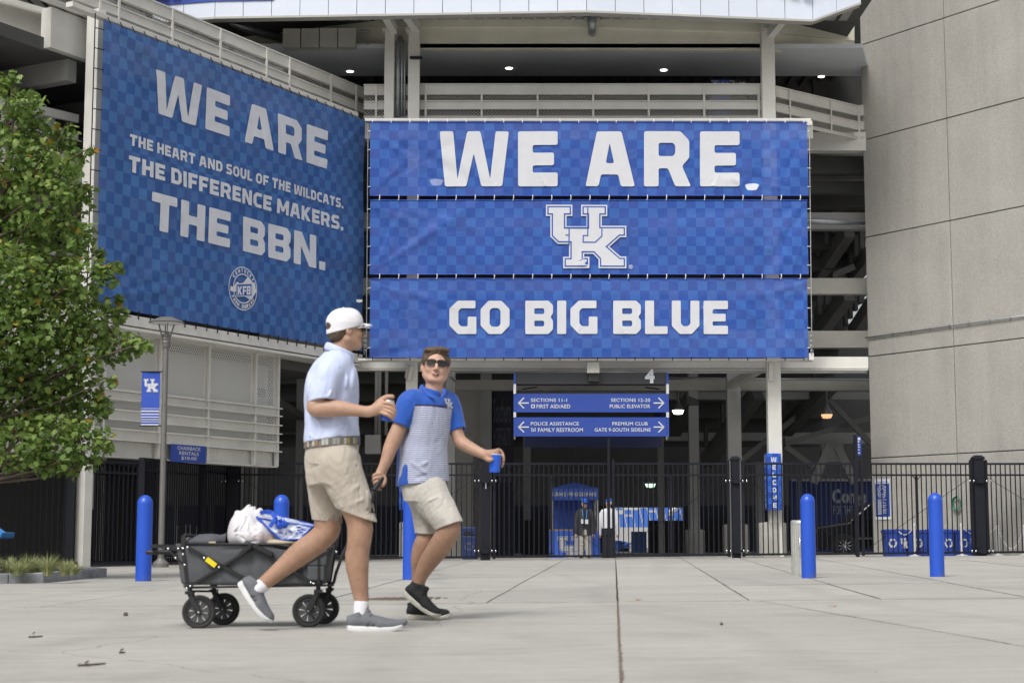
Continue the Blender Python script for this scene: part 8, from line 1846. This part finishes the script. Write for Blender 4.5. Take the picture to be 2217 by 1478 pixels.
bag = sculpt_obj('carrier_bag', S, 'bag_white', None, org=Wp(550, 1178, 10.42), smooth_it=1, label='crumpled white plastic carrier bag tied at the top, in the wagon', cat='bag')
mat('print_pink', (.62, .36, .36), .6); q = MB(); offb = bag.location
bvb = BVHTree.FromPolygons([v.co+offb for v in bag.data.vertices], [tuple(p.vertices) for p in bag.data.polygons])
for (ln, y0) in ((0, 1160), (1, 1164.5), (2, 1169), (3, 1157)):
    for k_ in range(14):
        x0 = 548+k_*3.3; 
        if rs.random() < .2 or x0 > 592: continue
        vs = []
        for (u, v) in ((x0, y0+1.5), (x0+2.4, y0+1.2), (x0+2.4, y0-.2), (x0, y0)):
            d = ray(u, v).normalized(); h = bvb.ray_cast(CAM, d); 
            if h[0] is None: break
            vs.append(h[0]-d*.004)
        if len(vs) == 4: q.add(vs, [(0, 1, 2, 3)])
obj('print', q, 'print_pink', bag, fix=False)
# clear tote with blue edging
Tt = thing('clear_tote', Wp(620, 1165, 10.42), 'clear plastic tote bag with bright blue edging and straps, lying on the wagon', 'bag')
tp_ = [Wp(556, 1120, 10.36), Wp(676, 1139, 10.36), Wp(650, 1166, 10.34), Wp(605, 1168, 10.33)]; tq_ = [Wp(566, 1108, 10.58), Wp(682, 1136, 10.58)]
def grid(a, b, c, d, n, m_, amp, seed):
    q = MB(); r2 = random.Random(seed); ph = [r2.uniform(0, 6) for _ in range(6)]
    for j in range(m_+1):
        for i in range(n+1):
            u, v = i/n, j/m_; p = a.lerp(b, u).lerp(d.lerp(c, u), v); w_ = amp*(math.sin(u*17+ph[0]+v*5)+math.sin(v*13+ph[1]-u*7)+.7*math.sin(u*31+v*23+ph[2]))*math.sin(math.pi*u)**.3; q.v.append((p.x, p.y-w_*.7, p.z+w_*.6))
    for j in range(m_):
        for i in range(n): a_ = j*(n+1)+i; q.f.append((a_, a_+1, a_+n+2, a_+n+1)); q.mi.append(0)
    return q
obj('clear_panel', grid(tp_[0], tp_[1], tp_[2], tp_[3], 34, 16, .005, 2), 'tote_clear', Tt, fix=False, smooth=True); obj('clear_panel', grid(tq_[0], tq_[1], tp_[1], tp_[0], 34, 14, .004, 5), 'tote_clear', Tt, fix=False, smooth=True)
q = MB()
for a, b in ((tp_[0], tp_[1]), (tp_[0], tp_[3]), (tp_[3], tp_[2]), (tp_[2], tp_[1]), (tq_[0], tq_[1]), (tq_[0], tp_[0])): q.bar(a, b, .018, .008)
q.bar(Wp(606, 1170, 10.32), Wp(612, 1176, 10.32), .014, .006); q.bar(Wp(556, 1117, 10.35), Wp(584, 1146, 10.33), .026, .008); q.bar(Wp(584, 1146, 10.33), Wp(610, 1169, 10.32), .02, .008)
obj('edging', q, 'tote_blue', Tt, bevel=.003)
q = MB()
for pts in ([(563, 1110), (575, 1107), (588, 1108), (596, 1122), (590, 1132), (584, 1140)], [(585, 1108), (594, 1112), (598, 1128), (604, 1138), (612, 1134), (625, 1133)], [(600, 1130), (612, 1126), (622, 1136), (612, 1140), (598, 1139)]):
    P3 = [Wp(a, b, 10.33-.01*i) for i, (a, b) in enumerate(pts)]
    for a, b in zip(P3[:-1], P3[1:]): q.bar(a, b, .026, .006, up=(0, 1, .3))
obj('strap', q, 'tote_blue', Tt, bevel=.003)
q = MB()
for k_ in range(16): px = 585+rs.uniform(0, 75); py = 1136+rs.uniform(0, 20)+.1*(px-585); a = rs.uniform(-.5, .5); q.bar(Wp(px, py, 10.335), Wp(px+rs.uniform(4, 9), py+a*5, 10.335), .008, .002, up=(0, 1, 0))
obj('contents', q, 'tote_blue', Tt); 
S = Sculpt((Wp(570, 0).x, YN, top-.05), (Wp(668, 0).x, YFr, top+.05), .005); S.ell(Wp(612, 1174, 10.38), (.10, .11, .028), None); S.ell(Wp(620, 1170, 10.38), (.075, .09, .02), None, .006, 's'); sculpt_obj('woven_hat', S, 'basket', None, org=Wp(612, 1178, 10.38), label='tan woven hat lying under the clear tote on the wagon', cat='hat')
# ================================================================== manhole cover, litter, twigs
c = G(881, 1296.5); q = MB().lathe([(.42, -.02), (.42, .004), (.38, .006), (.001, .006)], (c.x, c.y, gz(c.x)), 40); mh = obj('manhole_cover', q, 'rust', cat='manhole cover', label='brown round iron manhole cover in the paving behind the polo man')
q = MB()
for i in range(-5, 6):
    for j in range(-5, 6):
        if i*i+j*j < 26: x, y = c.x+i*.068, c.y+j*.068; q.box(x-.022, x+.022, y-.022, y+.022, gz(x)+.006, gz(x)+.011)
obj('studs', q, 'rust', mh, kind='stuff')
def debris(px, py, m, sz, lb, kind='leaf'):
    p = G(px, py)+Vector((0, 0, .002))
    if kind == 'leaf':
        q = MB(); a = rs.uniform(0, 6); q.add([p+Vector((sz*(x*math.cos(a)-y*math.sin(a)), sz*(x*math.sin(a)+y*math.cos(a)), sz*.25*abs(x)+rs.uniform(0, .1)*sz)) for x, y in LEAF], LF); obj('fallen_leaf', q, m, cat='leaf', label=lb, fix=False)
    elif kind == 'pebble': q = MB().lathe([(.001, 0), (sz*.8, sz*.1), (sz, sz*.7), (sz*.6, sz*1.4), (.001, sz*1.6)], p, 12, cap=False); obj('pebble', q, m, cat='pebble', label=lb, smooth=True)
    else:
        q = MB(); pts = [p]; d = Vector((1, 0, 0)); n = 8
        for i in range(n): d = (d+Vector((rs.gauss(0, .15), rs.gauss(0, .35), 0))).normalized(); pts.append(pts[-1]+d*sz/n+Vector((0, 0, rs.uniform(-.001, .003))))
        q.tube([Vector((v.x, v.y, gz(v.x)+.006)) for v in pts], [.006, .005, .006, .005, .004, .005, .004, .004, .003], 6); q.tube([Vector((pts[2].x, pts[2].y, gz(0)+.0)), Vector((pts[2].x+.02, pts[2].y-.04, .008))], .004, 5); obj('twig', q, m, cat='twig', label=lb, smooth=True)
mat('leaf_red', (.25, .05, .02), .7); mat('leaf_tan', (.42, .24, .14), .8)
debris(168, 1442, 'bark', .135, 'brown twig lying in the left foreground', 'twig'); debris(62, 1380, 'bark', .09, 'thin dark twig on the paving at the far left', 'twig'); debris(258, 1414, 'bark', .03, 'short dark twig near the left foreground', 'twig'); debris(655, 1351, 'leaf_red', .05, 'reddish leaf scrap under the front wagon wheel', 'twig')
debris(1387, 1300, 'leaf_red', .075, 'small red fallen leaf on the cross joint'); debris(1797, 1313, 'leaf_tan', .07, 'tan fallen leaf right of the diagonal joint'); debris(1562, 1353, 'kit_red' if False else 'bark', .011, 'small round dark pebble in the right foreground', 'pebble')
debris(272, 1333, 'bark', .018, 'dark seed pod on the paving left of the wagon', 'pebble'); debris(87, 1295, 'bark', .03, 'dark leaf scrap near the planter'); debris(58, 1317, 'bark', .02, 'tiny dark scrap in the left midground'); debris(1900, 1455, 'leaf_tan', .015, 'tiny pale scrap in the right foreground')
